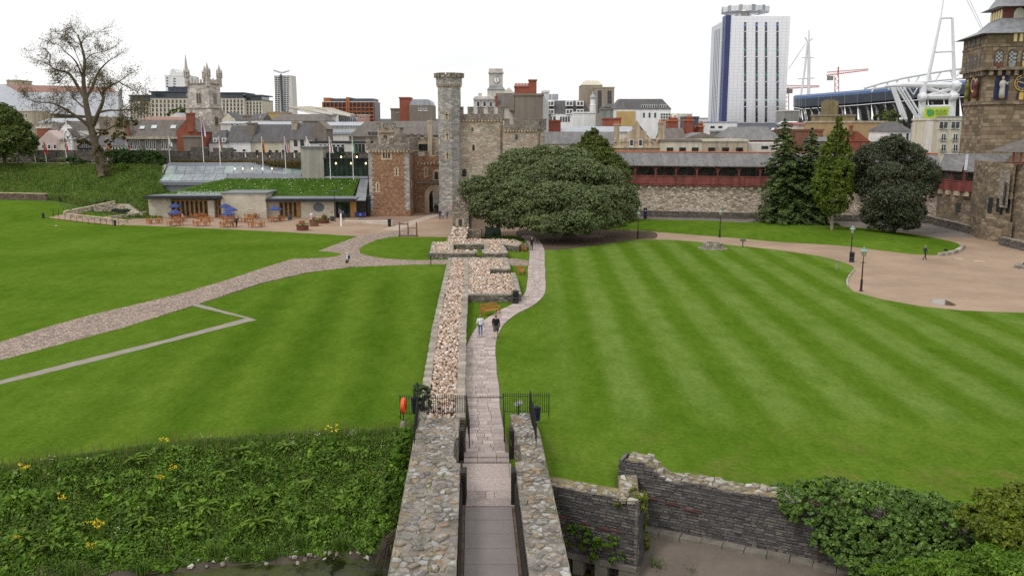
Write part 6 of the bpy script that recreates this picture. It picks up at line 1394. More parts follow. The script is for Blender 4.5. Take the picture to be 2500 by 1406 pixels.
# ------------------------------------------------------------------ terrace furniture
def slat_chair():
 rt = thing('terrace_chair','x','chair')
 for x in (-.24,.24):
  mb = MB(); mb.bar((x,-.24,0),(x,-.24,.64),.055); mb.build('leg',TEAK,rt); mb = MB(); mb.bar((x,.24,0),(x,.30,.92),.055); mb.build('leg',TEAK,rt)
  mb = MB(); mb.bar((x,-.28,.65),(x,.27,.66),.07,.035); mb.build('armrest',TEAK,rt)
 mb = MB(); mb.box((-.25,-.26,.40),(.25,.24,.44)); mb.build('seat',TEAK,rt)
 mb = MB()
 mb.bar((-.24,.295,.90),(.24,.295,.90),.05,.08); mb.bar((-.24,.27,.52),(.24,.27,.52),.04,.06); mb.build('back_rail',TEAK,rt)
 for i in range(5): mb = MB(); x = -.18 + i * .09; mb.bar((x,.27,.52),(x,.295,.88),.05,.02); mb.build('back_slat',TEAK,rt)
 return rt
def slat_table(L_=1.5):
 rt = thing('terrace_table','x','table')
 for i in range(6): mb = MB(); y = -.36 + i * .144; mb.box((-L_ / 2,y - .065,.70),(L_ / 2,y + .065,.735)); mb.build('slat',TEAKD,rt)
 for x in (-L_ / 2 + .12,L_ / 2 - .12):
  for y in (-.32,.32): mb = MB(); mb.box((x - .04,y - .04,0),(x + .04,y + .04,.70)); mb.build('leg',TEAK,rt)
 mb = MB(); mb.box((-L_ / 2 + .1,-.33,.62),(L_ / 2 - .1,-.30,.70)); mb.box((-L_ / 2 + .1,.30,.62),(L_ / 2 - .1,.33,.70)); mb.build('apron',TEAK,rt)
 return rt
def parasol():
 rt = thing('parasol','x','parasol'); NAVYC = plain('navy_canvas',(.045,.065,.20),.8,.12,1.5)
 mb = MB(); mb.tube([(0,0,.05),(0,0,2.75)],.03,6); mb.build('pole',OAK,rt)
 mb = MB(); mb.lathe([(.28,0),(.28,.08),(.06,.12)],(0,0,0),10); mb.build('base',BLACK,rt)
 for i in range(6):
  a0,a1 = math.pi * i / 3,math.pi * (i + 1) / 3; mb = MB(); r_ = 1.2; z1 = 2.15; q0,q1 = (r_ * math.cos(a0),r_ * math.sin(a0),z1),(r_ * math.cos(a1),r_ * math.sin(a1),z1); m0,m1 = (.6 * math.cos(a0),.6 * math.sin(a0),2.5),(.6 * math.cos(a1),.6 * math.sin(a1),2.5)
  mb.add([(0,0,2.78),m0,m1,q0,q1,(q0[0],q0[1],z1 - .12),(q1[0],q1[1],z1 - .12)],[(0,1,2),(1,3,4,2),(3,5,6,4)]); mb.build('canopy_panel',NAVYC,rt)
 return rt
C0,T0,U0 = slat_chair(),slat_table(),parasol()
used = {}
def put(proto,key,loc,rz,label,group):
 o_ = proto if key not in used else copy_tree(proto); used[key] = 1
 o_.location = loc; o_.rotation_euler = (0,0,rz); o_['label'] = label; o_['group'] = group; return o_
TB = [('the lone leftmost table',377,546,1),('the back table under the left pair of parasols',430,533,1),('the middle table under the left pair of parasols',437,541,0),('the front table under the left pair of parasols',427,552,1),
 ('the back table before the oak doors',487,533,0),('the middle table before the oak doors',501,541,0),('the front table before the oak doors',493,552,0),('the back table under the three parasols',553,534,1),('the middle table under the three parasols',563,543,1),('the front table under the three parasols',558,555,1),
 ('the back table beside the stone block',616,534,0),('the middle table beside the stone block',608,543,0),('the front table beside the stone block',627,555,0),('the table under the lone right parasol',674,541,1)]
for lab,px,py,um in TB:
 p = G(px,py); a = jit(.15); put(T0,'t',p,a,'orange slatted teak table: ' + lab,'terrace tables')
 for nm,dx,dy,rz in (('left',-1.02,0,R(90)),('right',1.02,0,R(-90)),('near',-.3,-.75,R(180)),('far',.3,.75,0)):
  q_ = p + Vector((dx + jit(.08),dy + jit(.08),0)); put(C0,'c',q_,rz + a + jit(.25),'teak armchair, %s side of %s' % (nm,lab),'terrace chairs')
 if um and lab != 'the lone leftmost table': put(U0,'u',p + Vector((jit(.1),.05,.0)),jit(1),'open navy parasol over ' + lab,'terrace parasols')
def barrel(px,py,lab,plant=True):
 p = G(px,py); o_ = thing('barrel_planter',lab,'planter',p,group='dark barrel planters'); mb = MB(); mb.lathe([(.30,0),(.38,.3),(.40,.5),(.36,.85),(.30,.88),(.30,.8)],p,12); mb.build('barrel',plain('dark_barrel',(.075,.08,.095),.6,.2,3),o_)
 for z in (.2,.65): mb = MB(); mb.lathe([(.385,z),(.40,z + .03),(.385,z + .06)],p,12); mb.build('hoop',BLACK,o_)
 if plant: mb = MB(); mb.tube([p + Vector((0,0,.8)),p + Vector((.05,0,1.6))],.02,4); [mb.tube([p + Vector((.05,0,1.4)),p + Vector((jit(.5),jit(.4),U(1.5,2.0)))],.012,3) for _ in range(9)]; mb.build('bare_shrub',BANKL,o_)
barrel(368,528,'dark barrel planter by the left end wall of the visitor centre'); barrel(463,529,'dark barrel planter between the left tables and oak doors',False); barrel(510,529,'dark barrel planter by the pale buttress',False); barrel(708,537,'dark barrel planter in front of the right oak doors',False); barrel(811,540,'dark barrel planter beside the tall black lamp',True); barrel(596,531,'dark barrel planter in front of the stone block',True)
def tub(px,py,r_,h,mat,fl,lab):
 p = G(px,py); o_ = thing('flower_tub',lab,'planter',p,group='flower tubs'); mb = MB(); mb.lathe([(r_ * .95,0),(r_,h),(r_ * .88,h),(r_ * .86,h - .08)],p,18); mb.build('tub',mat,o_)
 c_ = p + Vector((0,0,h)); foliage('leaves',[(tuple(c_ + Vector((0,0,.05))),(r_ * .95,r_ * .95,.28)),(tuple(c_ + Vector((0,0,.35))),(r_ * .5,r_ * .5,.4))],500,.16,BRIGHT,o_)
 for i in range(46):
  a,rr_ = U(0,6.28),U(0,r_ * .9); q_ = c_ + Vector((rr_ * math.cos(a),rr_ * math.sin(a),U(.2,.95 - .5 * rr_))); mb = MB(); mb.lathe([(.02,-.03),(.085,0),(.03,.06)],q_,5); mb.build('flower',fl[i % len(fl)],o_)
FP = plain('pink_flower',(.55,.12,.16),.7,.2,3); FR = plain('red_flower',(.55,.03,.03),.7,.2,3); FO = plain('orange_flower',(.75,.22,.03),.7,.2,3); FPU = plain('dark_red_foliage',(.16,.03,.05),.8,.3,3)
tub(739,562,.98,.72,plain('rust_tub',(.15,.05,.035),.8,.3,2),[FP,FR,FO],'rust-brown round tub with pink flowers at the lawn edge'); tub(767,552,.78,.7,BRICKB,[FPU,FR],'pale round stone tub with red foliage beside the woman in white'); tub(791,545,.95,.68,plain('rust_tub',(.15,.05,.035),.8,.3,2),[FPU,FPU,FP],'rust-brown round tub with dark red plants near the tall lamp')
mb = MB(); p = G(738,561); mb.lathe([(.13,0),(.12,.03)],p + Vector((-.25,-1.0,.38)),10)
def sign_board(px,py,w,h,lab,mat,z=0):
 p = G(px,py); o_ = thing('sign_board',lab,'sign',p); mb = MB(); mb.box((p.x - w / 2,p.y,z),(p.x + w / 2,p.y + .12,z + h)); mb.build('board',mat,o_); mb = MB(); mb.box((p.x - w / 2 - .04,p.y - .02,z + h + .003),(p.x + w / 2 + .04,p.y + .14,z + h + .07)); mb.box((p.x - w / 2,p.y - .05,0),(p.x + w / 2,p.y - .005,.08)); mb.build('frame',BLACK,o_)
sign_board(597,531,.6,1.05,'black menu board standing against the pale stone block',BLACK); sign_board(668,528,.55,1.0,'black menu board behind the lone right parasol',BLACK); sign_board(457,530,.5,.95,'small navy A-board behind the left tables',plain('navy_board',(.03,.04,.11),.6,.2,3))
for px,lab in ((580,'white painted bench seat against the stone block, left one'),(620,'white painted bench seat against the stone block, right one')):
 p = G(px,531); o_ = thing('white_bench',lab,'bench',p,group='white benches by the wall'); mb = MB(); mb.box((p.x - .95,p.y,.4),(p.x + .95,p.y + .45,.46)); mb.build('seat',WHITE,o_); mb = MB(); mb.box((p.x - .95,p.y + .42,.47),(p.x + .95,p.y + .48,.95)); mb.build('backrest',WHITE,o_)
 for x in (-.85,.85): mb = MB(); mb.box((p.x + x - .04,p.y + .05,0),(p.x + x + .04,p.y + .4,.4)); mb.build('leg',WHITE,o_)
p = G(880,531); o_ = thing('banner_stand','low blue fabric banner with a pale crest between two posts by the entrance','banner',p); BLUEB = plain('blue_banner',(.035,.055,.26),.8,.1,1.5)
mb = MB(); mb.box((p.x - .95,p.y - .02,.15),(p.x + .95,p.y + .02,.95)); mb.build('banner',BLUEB,o_)
mb = MB(); mb.extr([(p.x - .22,p.y - .025,.35),(p.x + .22,p.y - .025,.35),(p.x + .22,p.y - .025,.55),(p.x,p.y - .025,.8),(p.x - .22,p.y - .025,.55)],(0,-.006,0)); mb.build('crest',plain('pale_blue',(.25,.35,.6),.8,.2,4),o_)
for x in (-1,1): mb = MB(); mb.bar((p.x + x,p.y,0),(p.x + x,p.y,1.02),.06); mb.build('post',TERRA,o_)
p = G(818,541); o_ = thing('lamp_column','tall thin black lamp column with a flat round head in front of the visitor centre','lamp',p); mb = MB(); mb.tube([p,p + Vector((0,0,ZA(468,p.y)))],[.09,.05],8); mb.build('column',BLACK,o_); mb = MB(); mb.lathe([(.05,-.05),(.9,.0),(.85,.06),(.05,.12)],p + Vector((0,0,ZA(467,p.y))),16); mb.build('lamp_head',FASC,o_)
p = G(833,553); o_ = thing('fingerpost','short white post with a dark sign top on the forecourt','sign post',p); mb = MB(); mb.box((p.x - .12,p.y - .1,0),(p.x + .12,p.y + .1,2.2)); mb.build('post',WHITE,o_); mb = MB(); mb.extr([(p.x - .38,p.y - .06,2.22),(p.x + .3,p.y - .06,2.22),(p.x + .3,p.y - .06,2.6),(p.x - .3,p.y - .06,2.95)],(0,.12,0)); mb.build('sign_head',plain('grey_sign',(.10,.12,.15),.6,.2,3),o_)
# low ramp wall and litter bins
o_ = thing('ramp_wall','low wedge-shaped stone ramp wall on the forecourt','wall',tuple(G(895,547))); a_,b_ = G(838,541),G(958,551); mb = MB(); d = (b_ - a_).normalized(); nn = Vector((-d.y,d.x,0)) * .45; mb.prism([a_.to_2d(),b_.to_2d(),(b_ + nn).to_2d(),(a_ + nn).to_2d()],0,[.08,.75,.75,.08]); mb.build('wall',PSTONE,o_); mb = MB(); mb.prism([(a_ - nn * .1).to_2d(),(b_ - nn * .1).to_2d(),(b_ + nn * 1.1).to_2d(),(a_ + nn * 1.1).to_2d()],[.083,.753,.753,.083],[.16,.85,.85,.16]); mb.build('coping',PALE,o_)
def litter_bin(px,py,lab,s_=1.0):
 p = G(px,py); o_ = thing('litter_bin',lab,'bin',p,group='black litter bins'); mb = MB(); mb.lathe([(.26 * s_,0),(.29 * s_,.05),(.29 * s_,.85 * s_),(.33 * s_,.88 * s_),(.33 * s_,.95 * s_),(.30 * s_,.97 * s_)],p,14); mb.build('body',BLACK,o_)
 mb = MB(); mb.lathe([(.27 * s_,.97 * s_),(.27 * s_,1.1 * s_),(.33 * s_,1.11 * s_),(.30 * s_,1.22 * s_),(.08,1.28 * s_)],p,14); mb.build('hood',BLACK,o_)
 for z in (.2,.55): mb = MB(); mb.lathe([(.292 * s_,z),(.305 * s_,z + .02),(.292 * s_,z + .05)],p,14); mb.build('band',plain('worn_metal',(.06,.06,.065),.4,.2,3),o_)
litter_bin(951,553,'black litter bin at the end of the ramp wall'); litter_bin(1259,741,'black litter bin at the corner of the rubble-filled foundation',1.0); litter_bin(2079,640,'black litter bin at the foot of the courtyard lamp post')
# pillory
p = G(997,577); o_ = thing('pillory','rough timber stocks frame with three posts on the forecourt edge','stocks',p); W3 = plain('grey_brown_timber',(.15,.09,.06),.85,.25,2)
for x in (-1.35,-.05,1.25): mb = MB(); mb.tube([p + Vector((x,0,0)),p + Vector((x + .04,0,1.0)),p + Vector((x,0,2.15))],[.12,.1,.09],7); mb.build('post',W3,o_)
mb = MB(); mb.bar(p + Vector((-1.55,0,.1)),p + Vector((1.5,0,.1)),.22,.16); mb.build('base_beam',W3,o_); mb = MB(); mb.bar(p + Vector((-1.3,0,1.85)),p + Vector((-.1,0,1.85)),.05,.16); mb.build('board',W3,o_); mb = MB(); mb.bar(p + Vector((0,0,1.2)),p + Vector((1.2,0,1.3)),.04,.1); mb.build('board',W3,o_)
for x in (-1.35,1.25): mb = MB(); mb.bar(p + Vector((x,-.5,.06)),p + Vector((x,.5,.06)),.14,.12); mb.build('foot',W3,o_)
# field gun under the oak
p = G(1204,586); o_ = thing('field_gun','dark green field gun with angular shield under the oak','cannon',p,R(12)); GUN = plain('gun_green',(.014,.024,.016),.5,.3,2); q = Vector
M_ = Matrix.Translation(p) @ Matrix.Rotation(R(12),4,'Z')
def gpart(f,name,mat=GUN):
 mb = MB(); f(mb); mb.build(name,mat,None).parent = None; ob = bpy.data.objects[-1] if False else mb
def gadd(name,fn):
 mb = MB(); fn(mb); me_ = bpy.data.meshes.new(name); me_.from_pydata(mb.v,[],mb.f); link(name,me_,GUN,o_)
gadd('shield',lambda mb: mb.extr([(-1.0,0,.55),(1.0,0,.55),(1.15,.05,1.5),(.8,.15,1.95),(.2,.1,1.75),(-.6,.12,1.9),(-1.2,.12,2.1)],(0,.08,0)))
for sx in (-1.05,1.05):
 gadd('wheel',lambda mb: [mb.tube([(sx,.65 * math.cos(a),.65 + .65 * math.sin(a)),(sx,.65 * math.cos(a + .4),.65 + .65 * math.sin(a + .4))],.07,5) for a in np.arange(0,6.28,.4)] + [mb.tube([(sx,0,.65),(sx,.62 * math.cos(a),.65 + .62 * math.sin(a))],.035,4) for a in np.arange(0,6.28,.785)])
 gadd('trail_leg',lambda mb: mb.bar((sx * .35,-.1,.7),(sx * 1.5,-2.9,.15),.16,.2))
gadd('barrel',lambda mb: mb.tube([(0,-.6,1.0),(.1,.6,1.3),(.45,2.6,2.3)],[.16,.14,.09],8)); gadd('cradle',lambda mb: mb.bar((0,-.5,.85),(.3,1.5,1.55),.3,.22))
# well ring, small plaques, marker posts
p = G(1740,606); o_ = thing('stone_well','round low stone well ring on the striped lawn edge','well',p)
for j in range(2):
 for i in range(16):
  a0,a1 = 2 * math.pi * (i + .5 * j) / 16 + .02,2 * math.pi * (i + 1 + .5 * j) / 16 - .02; mb = MB(); mb.prism([(p.x + r_ * math.cos(a),p.y + r_ * math.sin(a)) for r_,a in ((1.35,a0),(1.35,a1),(.95,a1),(.95,a0))],.02 + j * .4,.40 + j * .36); mb.build('well_stone',KERB,o_)
mb = MB(); mb.lathe([(2.0,0),(1.95,.05),(.2,.06)],p,22); mb.build('apron',PARAP,o_)
def lectern(px,py,lab,h=.95):
 p = G(px,py); o_ = thing('lectern_sign',lab,'sign',p,group='lectern signs'); mb = MB(); mb.box((p.x - .05,p.y - .05,0),(p.x + .05,p.y + .05,h)); mb.build('post',BLACK,o_); mb = MB(); mb.bar((p.x - .38,p.y - .05,h + .05),(p.x + .38,p.y - .05,h + .05),.5,.04,up=(0,-.5,1)); mb.build('panel',plain('dark_panel',(.04,.045,.05),.35,.3,4),o_)
lectern(1813,604,'black lectern sign by the drive beyond the well'); lectern(1052,646,'thin black sign post beside the corner of the gate foundation',1.15)
for px,py,lab in ((2042,658,'short grey marker post on the lawn near the courtyard'),):
 p = G(px,py); o_ = thing('marker_post',lab,'post',p); mb = MB(); mb.lathe([(.09,0),(.08,1.0),(.1,1.02),(.05,1.1)],p,8); mb.build('post',CONC,o_); mb = MB(); mb.lathe([(.1,.9),(.1,.95)],p,8); mb.build('collar',BLACK,o_)
p = G(1575,536); o_ = thing('totem_sign','tall navy totem sign with white crest standing before the curtain wall','sign',p); mb = MB(); mb.box((p.x - .3,p.y - .1,.12),(p.x + .3,p.y + .1,2.1)); mb.build('panel',plain('navy_paint',(.018,.024,.07),.5,.1,2),o_); mb = MB(); mb.box((p.x - .45,p.y - .2,0),(p.x + .45,p.y + .2,.12)); mb.build('base',CONC,o_); mb = MB(); mb.extr([(p.x - .13,p.y - .104,1.5),(p.x + .13,p.y - .104,1.5),(p.x,p.y - .104,1.75)],(0,-.005,0)); mb.build('crest',WHITE,o_)
# ------------------------------------------------------------------ lamp posts
def lamp(px,py,top,lab,arms=False):
 p = G(px,py); h = ZA(top,p.y); o_ = thing('lamp_post',lab,'street lamp',p,group='Victorian lamp posts'); s_ = h / 4.6
 mb = MB(); mb.lathe([(.17,0),(.17,.12),(.12,.18),(.11,1.05),(.14,1.1),(.07,1.25),(.055,3.0 * s_),(.085,3.05 * s_),(.04,3.15 * s_),(.035,3.62 * s_)],p,9); mb.build('column',plain('lamp_black',(.022,.016,.015),.5,.2,2),o_)
 z = 3.6 * s_; mb = MB(); mb.bar(p + Vector((-.32,0,2.95 * s_)),p + Vector((.32,0,2.95 * s_)),.035); mb.build('ladder_bar',BLACK,o_)
 mb = MB(); mb.lathe([(.13,z),(.29,z + .55 * s_)],p,6); ob = mb.build('glass_pane',glassm('lamp_glass',(.42,.42,.30),.15,.5,.1),o_)
 mb = MB()
 for i in range(6): a = math.pi * i / 3; mb.bar(p + Vector((.135 * math.cos(a),.135 * math.sin(a),z)),p + Vector((.295 * math.cos(a),.295 * math.sin(a),z + .55 * s_)),.025)
 mb.build('lantern_frame',BLACK,o_)
 mb = MB(); mb.lathe([(.36,z + .55 * s_),(.30,z + .63 * s_),(.15,z + .78 * s_),(.13,z + .85 * s_),(.16,z + .87 * s_),(.04,z + .95 * s_),(.02,z + 1.05 * s_)],p,8); mb.build('cap',plain('verdigris',(.22,.34,.30),.5,.2,3),o_)
lamp(1557,583,515,'black lamp post beside the oak on the drive edge'); lamp(1757,580,511,'black lamp post standing on the far grass by the curtain wall'); lamp(2076,638,551,'black lamp post with a bin at its foot by the courtyard'); lamp(2102,711,603,'nearest black lamp post at the curved courtyard edge')
# kerb of the mound and courtyard edge
for nm,lab,pts,mt,w,h in (('rubble_kerb','low pale rubble kerb round the tip of the grass mound',[(2292,625),(2318,622),(2340,614),(2352,603)],MTOP,.5,.4),('courtyard_kerb','thin curved kerb where the striped lawn meets the courtyard',[(2086,660),(2074,674),(2068,688),(2070,700)],KERB,.22,.12)):
 q_ = spline([G(*c_) for c_ in pts],4); o_ = thing(nm,lab,'kerb',q_[0])
 for a_,b_ in zip(q_,q_[1:]): mb = MB(); mb.bar(a_ + Vector((0,0,h / 2)),a_.lerp(b_,.96) + Vector((0,0,h / 2)),w,h * U(.85,1.1)); mb.build('kerb_stone',mt,o_)
p = G(2308,621); o_ = thing('flood_light','small black floodlight in the grass near the mound tip','floodlight',p); mb = MB(); mb.box((p.x - .2,p.y - .1,.5),(p.x + .2,p.y + .1,.72)); mb.build('housing',BLACK,o_); mb = MB(); mb.box((p.x - .03,p.y - .03,.2),(p.x + .03,p.y + .03,.5)); mb.build('stake',BLACK,o_)
# ------------------------------------------------------------------ park benches
def bench():
 rt = thing('park_bench','x','bench')
 for i in range(4): mb = MB(); y = -.22 + i * .13; mb.box((-.85,y - .055,.42),(.85,y + .055,.45)); mb.build('seat_slat',TEAK,rt)
 mb = MB(); mb.bar((-.85,.27,.93),(.85,.27,.93),.05,.09); mb.bar((-.85,.24,.52),(.85,.24,.52),.04,.06); mb.build('back_rail',TEAK,rt)
 for i in range(13): mb = MB(); x = -.78 + i * .13; mb.bar((x,.24,.52),(x,.27,.9),.055,.02); mb.build('back_slat',TEAK,rt)
 for x in (-.86,.86):
  mb = MB(); mb.bar((x,-.26,0),(x,-.26,.66),.07); mb.build('leg',TEAK,rt); mb = MB(); mb.bar((x,.24,0),(x,.29,.97),.07); mb.build('leg',TEAK,rt); mb = MB(); mb.bar((x,-.3,.67),(x,.27,.67),.09,.04); mb.build('armrest',TEAK,rt)
 return rt
B0 = bench()
B0.location = G(1197,768); B0.rotation_euler = (0,0,R(38)); B0['label'] = 'orange teak bench on the grass beside the path behind the two walkers'; B0['group'] = 'teak benches'
for px,py,rz,lab in ((1273,669,R(82),'orange teak bench beside the path seen end on by the cobbled patch'),(1281,613,R(84),'orange teak bench with a person sitting beside the path near the oak')):
 o_ = copy_tree(B0,None,G(px,py),rz); o_['label'] = lab; o_['group'] = 'teak benches'
# ------------------------------------------------------------------ sunken court and fences on the left
FENCEM = plain('thin_iron',(.03,.028,.026),.6,.2,3)
def post_fence(lab,pts,n,h=1.15):
 q_ = [GH(*c_) for c_ in pts]; o_ = thing('post_and_wire_fence',lab,'fence',q_[0],group='thin post fences'); tot = sum((b_ - a_).length for a_,b_ in zip(q_,q_[1:])); out = []
 for i in range(n):
  s_ = tot * i / (n - 1)
  for a_,b_ in zip(q_,q_[1:]):
   l_ = (b_ - a_).length
   if s_ <= l_ + 1e-3: p = a_.lerp(b_,s_ / l_); break
   s_ -= l_
  p.z = T(p.x,p.y); out.append(p); mb = MB(); mb.tube([p,p + Vector((jit(.04),0,h))],.035,5); mb.build('post',FENCEM,o_)
 for z in (.45,.8,1.1):
  mb = MB()
  for a_,b_ in zip(out,out[1:]): mb.tube([a_ + Vector((0,0,z)),b_ + Vector((0,0,z))],.008,3,False)
  mb.build('wire',FENCEM,o_)
post_fence('thin post fence along the front of the sunken court',[(130,534),(290,551)],12); post_fence('thin post fence rising along the ramp left of the court',[(131,528),(255,503),(262,497)],12); post_fence('thin post fence along the upper bank path',[(0,485),(130,492),(262,499)],19); post_fence('thin post fence inside the sunken court',[(192,529),(330,532)],11,.8); post_fence('thin post fence beside the court stairs',[(265,497),(315,498),(330,510),(342,524)],6)
def low_wall(lab,pts,h,w,mat=CURT,dz=0.0):
 q_ = [GH(*c_) for c_ in pts]; o_ = thing('garden_wall',lab,'wall',q_[0],group='garden walls of the sunken court')
 for a_,b_ in zip(q_,q_[1:]):
  d = (b_ - a_).normalized(); nn = Vector((-d.y,d.x,0)) * w; mb = MB(); mb.prism([a_.to_2d(),b_.to_2d(),(b_ + nn).to_2d(),(a_ + nn).to_2d()],[a_.z - .4,b_.z - .4] * 2 if False else min(a_.z,b_.z) - .5,[a_.z + h,b_.z + h,b_.z + h,a_.z + h]); mb.build('wall',mat,o_)
  mb = MB(); mb.prism([(a_ - nn * .12).to_2d(),(b_ - nn * .12).to_2d(),(b_ + nn * 1.12).to_2d(),(a_ + nn * 1.12).to_2d()],[a_.z + h + .003,b_.z + h + .003,b_.z + h + .003,a_.z + h + .003],[a_.z + h + .12,b_.z + h + .12,b_.z + h + .12,a_.z + h + .12]); mb.build('coping',BATHST,o_)
low_wall('low stone wall along the front of the sunken court',[(162,530),(308,546)],.45,.5); low_wall('stone ramp wall on the left side of the sunken court',[(162,527),(225,514),(282,503)],.7,.5); low_wall('tall stone retaining wall at the back of the sunken court',[(232,517),(284,516),(300,519)],1.2,.5); low_wall('low stone wall joining the court to the visitor centre',[(262,537),(310,531),(358,524)],.4,.5); low_wall('brown retaining wall at the foot of the rampart at the far left',[(-40,487),(40,488),(113,490)],1.15,.6,stone('red_brown_rubble',[(.17,.115,.09),(.21,.15,.115),(.14,.10,.08)],(2,2,4),(.10,.08,.07),.07,.6))
o_ = thing('court_stairs','short flight of stone steps down into the sunken court','stairs',GH(315,512))
for i in range(7):
 p = P(lerp(332,300,i / 6),lerp(522,499,i / 6),158.5 + i * .5); mb = MB(); mb.box((p.x - 1.2,p.y,p.z - .5),(p.x + 1.2,p.y + .6,p.z)); mb.build('step',PSTONE,o_)
for px,py,lab,w in ((283,518,'dark bin store against the court retaining wall, left',.9),(305,519,'dark bin store against the court retaining wall, right',1.1)):
 p = GH(px,py); o_ = thing('planter_box',lab,'planter',p); mb = MB(); mb.box((p.x - w,p.y - .4,p.z),(p.x + w,p.y + .1,p.z + .55)); mb.build('box',FASC,o_); foliage('leaves',[((p.x,p.y - .15,p.z + .55),(w * .9,.22,.14))],160,.14,BRIGHT,o_)
for px,py,lab in ((106,533,'dark slim bin at the left end of the fence'),(173,523,'dark bin beside the court ramp'),(147,493,'dark bin by the upper path'),(236,505,'dark bin near the stairs'),(257,500,'tall dark notice box near the stairs'),(281,551,'dark bin by the fence end near the terrace')):
 p = GH(px,py); o_ = thing('dark_bin',lab,'bin',p,group='small dark bins'); mb = MB(); mb.lathe([(.2,0),(.23,.7),(.25,.72),(.25,.8)],p,8); mb.build('body',FENCEM,o_); mb = MB(); mb.lathe([(.24,.803),(.05,.95)],p,8); mb.build('lid',BLACK,o_)
sheetp = [GH(*c_) for c_ in ((130,535),(205,543),(262,549),(292,552),(308,547),(165,530),(250,508),(268,503),(262,500),(200,513),(150,525),(118,532))]
mb = MB()
for a_,b_,c_,d_ in ((0,1,5,11),(1,2,5,5),(2,3,4,5),(11,5,10,10),(5,6,9,10),(6,7,8,9)): mb.add([(sheetp[i].x,sheetp[i].y,sheetp[i].z + .06) for i in dict.fromkeys((a_,b_,c_,d_))],[tuple(range(len(dict.fromkeys((a_,b_,c_,d_)))))])
tag(mb.build('court_path',TARMAC),kind='structure')
# picnic table and hedges on the rampart
p = GH(62,400); o_ = thing('picnic_table','weathered grey picnic table on the rampart path','table',p); GW = plain('grey_timber',(.33,.31,.29),.8,.15,2)
mb = MB(); mb.box((p.x - 1.1,p.y - .4,p.z + .72),(p.x + 1.1,p.y + .4,p.z + .78)); mb.build('table_top',GW,o_)
for y in (-.85,.85): mb = MB(); mb.box((p.x - 1.1,p.y + y - .15,p.z + .42),(p.x + 1.1,p.y + y + .15,p.z + .47)); mb.build('bench_seat',GW,o_)
for x in (-.8,.8): mb = MB(); mb.bar((p.x + x,p.y - .8,p.z),(p.x + x,p.y - .3,p.z + .72),.09); mb.bar((p.x + x,p.y + .8,p.z),(p.x + x,p.y + .3,p.z + .72),.09); mb.bar((p.x + x,p.y - .9,p.z + .39),(p.x + x,p.y + .9,p.z + .39),.07); mb.build('leg_frame',GW,o_)
# ------------------------------------------------------------------ trees
BARK = plain('bark',(.10,.075,.052),.95,.35,2.5,.8,12); BARKP = plain('pale_bark',(.30,.26,.21),.95,.3,2,.6,12); BARKG = plain('grey_brown_bark',(.135,.105,.075),.95,.3,2,.6,14)
def tree(name,label,p,lobes,n,size,mat,trunk_r,bark=BARK,limbs=True,fork=.35,asp=1.6,sd=.6):
 rt = thing(name,label,'tree',p); p = Vector(p); foliage('crown',lobes,n,size,mat,rt,asp,sd)
 mb = MB(); top = max(l[0][2] for l in lobes); cx_ = sum(l[0][0] for l in lobes) / len(lobes); cy_ = sum(l[0][1] for l in lobes) / len(lobes)
 f0 = p + Vector((0,0,(top - p.z) * fork)); mb.tube([p + Vector((0,0,-.2)),p + Vector((0,0,.3)),p.lerp(f0,.5) + Vector((jit(.1),0,0)),f0,Vector((cx_,cy_,lerp(f0.z,top,.7)))],[trunk_r * 1.7,trunk_r * 1.15,trunk_r,trunk_r * .85,trunk_r * .2],10)
 mb.build('trunk',bark,rt)
 if limbs:
  for c_,r_ in lobes[:14]:
   mb = MB(); c_ = Vector(c_); a_ = p + Vector((0,0,lerp(.6,f0.z - p.z,random.random()))); mb.tube([a_,a_.lerp(c_,.5) + Vector((0,0,.3)),c_],[trunk_r * .42,trunk_r * .3,trunk_r * .1],6); mb.build('limb',bark,rt)
 return rt
# great holm oak: lobes measured in the photograph at their own depths
HOLM = leaf('holm_oak_leaf',[(.071,.099,.038),(.106,.139,.055),(.146,.183,.076),(.190,.221,.105)],.18,.5,.28,.45)
ob = G(1390,580); D0 = ob.y
ol = []
for px,py,dd,r_,rz in ((1160,462,2,2.2,1.9),(1185,500,0,2.4,1.9),(1205,470,3,2.5,2.2),(1240,425,4,3.0,2.2),(1275,395,6,3.2,1.9),(1262,470,-2,3.0,1.9),(1300,440,1,3.2,2.0),(1335,385,7,3.2,1.8),(1250,525,-3,2.6,1.5),(1300,500,-4,3.0,1.7),
  (1365,420,2,3.6,2.1),(1400,388,6,2.8,1.6),(1360,480,-6,3.6,2.0),(1425,425,1,3.2,2.1),(1330,540,-7,3.0,1.6),(1420,490,-6,3.4,2.0),(1400,535,-8,3.2,1.6),(1470,440,3,3.0,2.0),(1480,485,-2,3.0,1.9),(1510,480,4,2.7,2.0),(1465,530,-5,2.8,1.5),(1515,520,1,2.3,1.6),(1345,556,-8,1.8,.8),(1440,552,-6,1.8,.8),(1215,535,0,1.6,.9),(1530,500,6,1.8,1.7)):
 ol.append((tuple(P(px,py + 4,D0 + dd)),(r_,r_ * .9,rz)))
tree('holm_oak','huge spreading dark holm oak over ground painted dark with its shade before the curtain wall',ob,ol,190000,.21,HOLM,.95,BARK,True,.3,1.7,.45)
# conical conifer behind the oak
CONI = leaf('yew_leaf',[(.060,.085,.016),(.092,.120,.024),(.13,.155,.036)],.2,.6,.25,.6)
p = Vector((XA(1450,150,420),150,0)); tl = [(tuple(P(1446 + jit(8),py,148)),(r_ * 1.22,r_,1.5)) for py,r_ in ((335,.7),(345,1.2),(358,2.0),(372,2.7),(387,3.4),(402,4.0),(420,4.6),(440,5.0),(462,5.2))]
tree('conical_conifer','olive-green cone-shaped conifer rising behind the holm oak',p,tl,60000,.25,CONI,.35,BARK,False,.3)
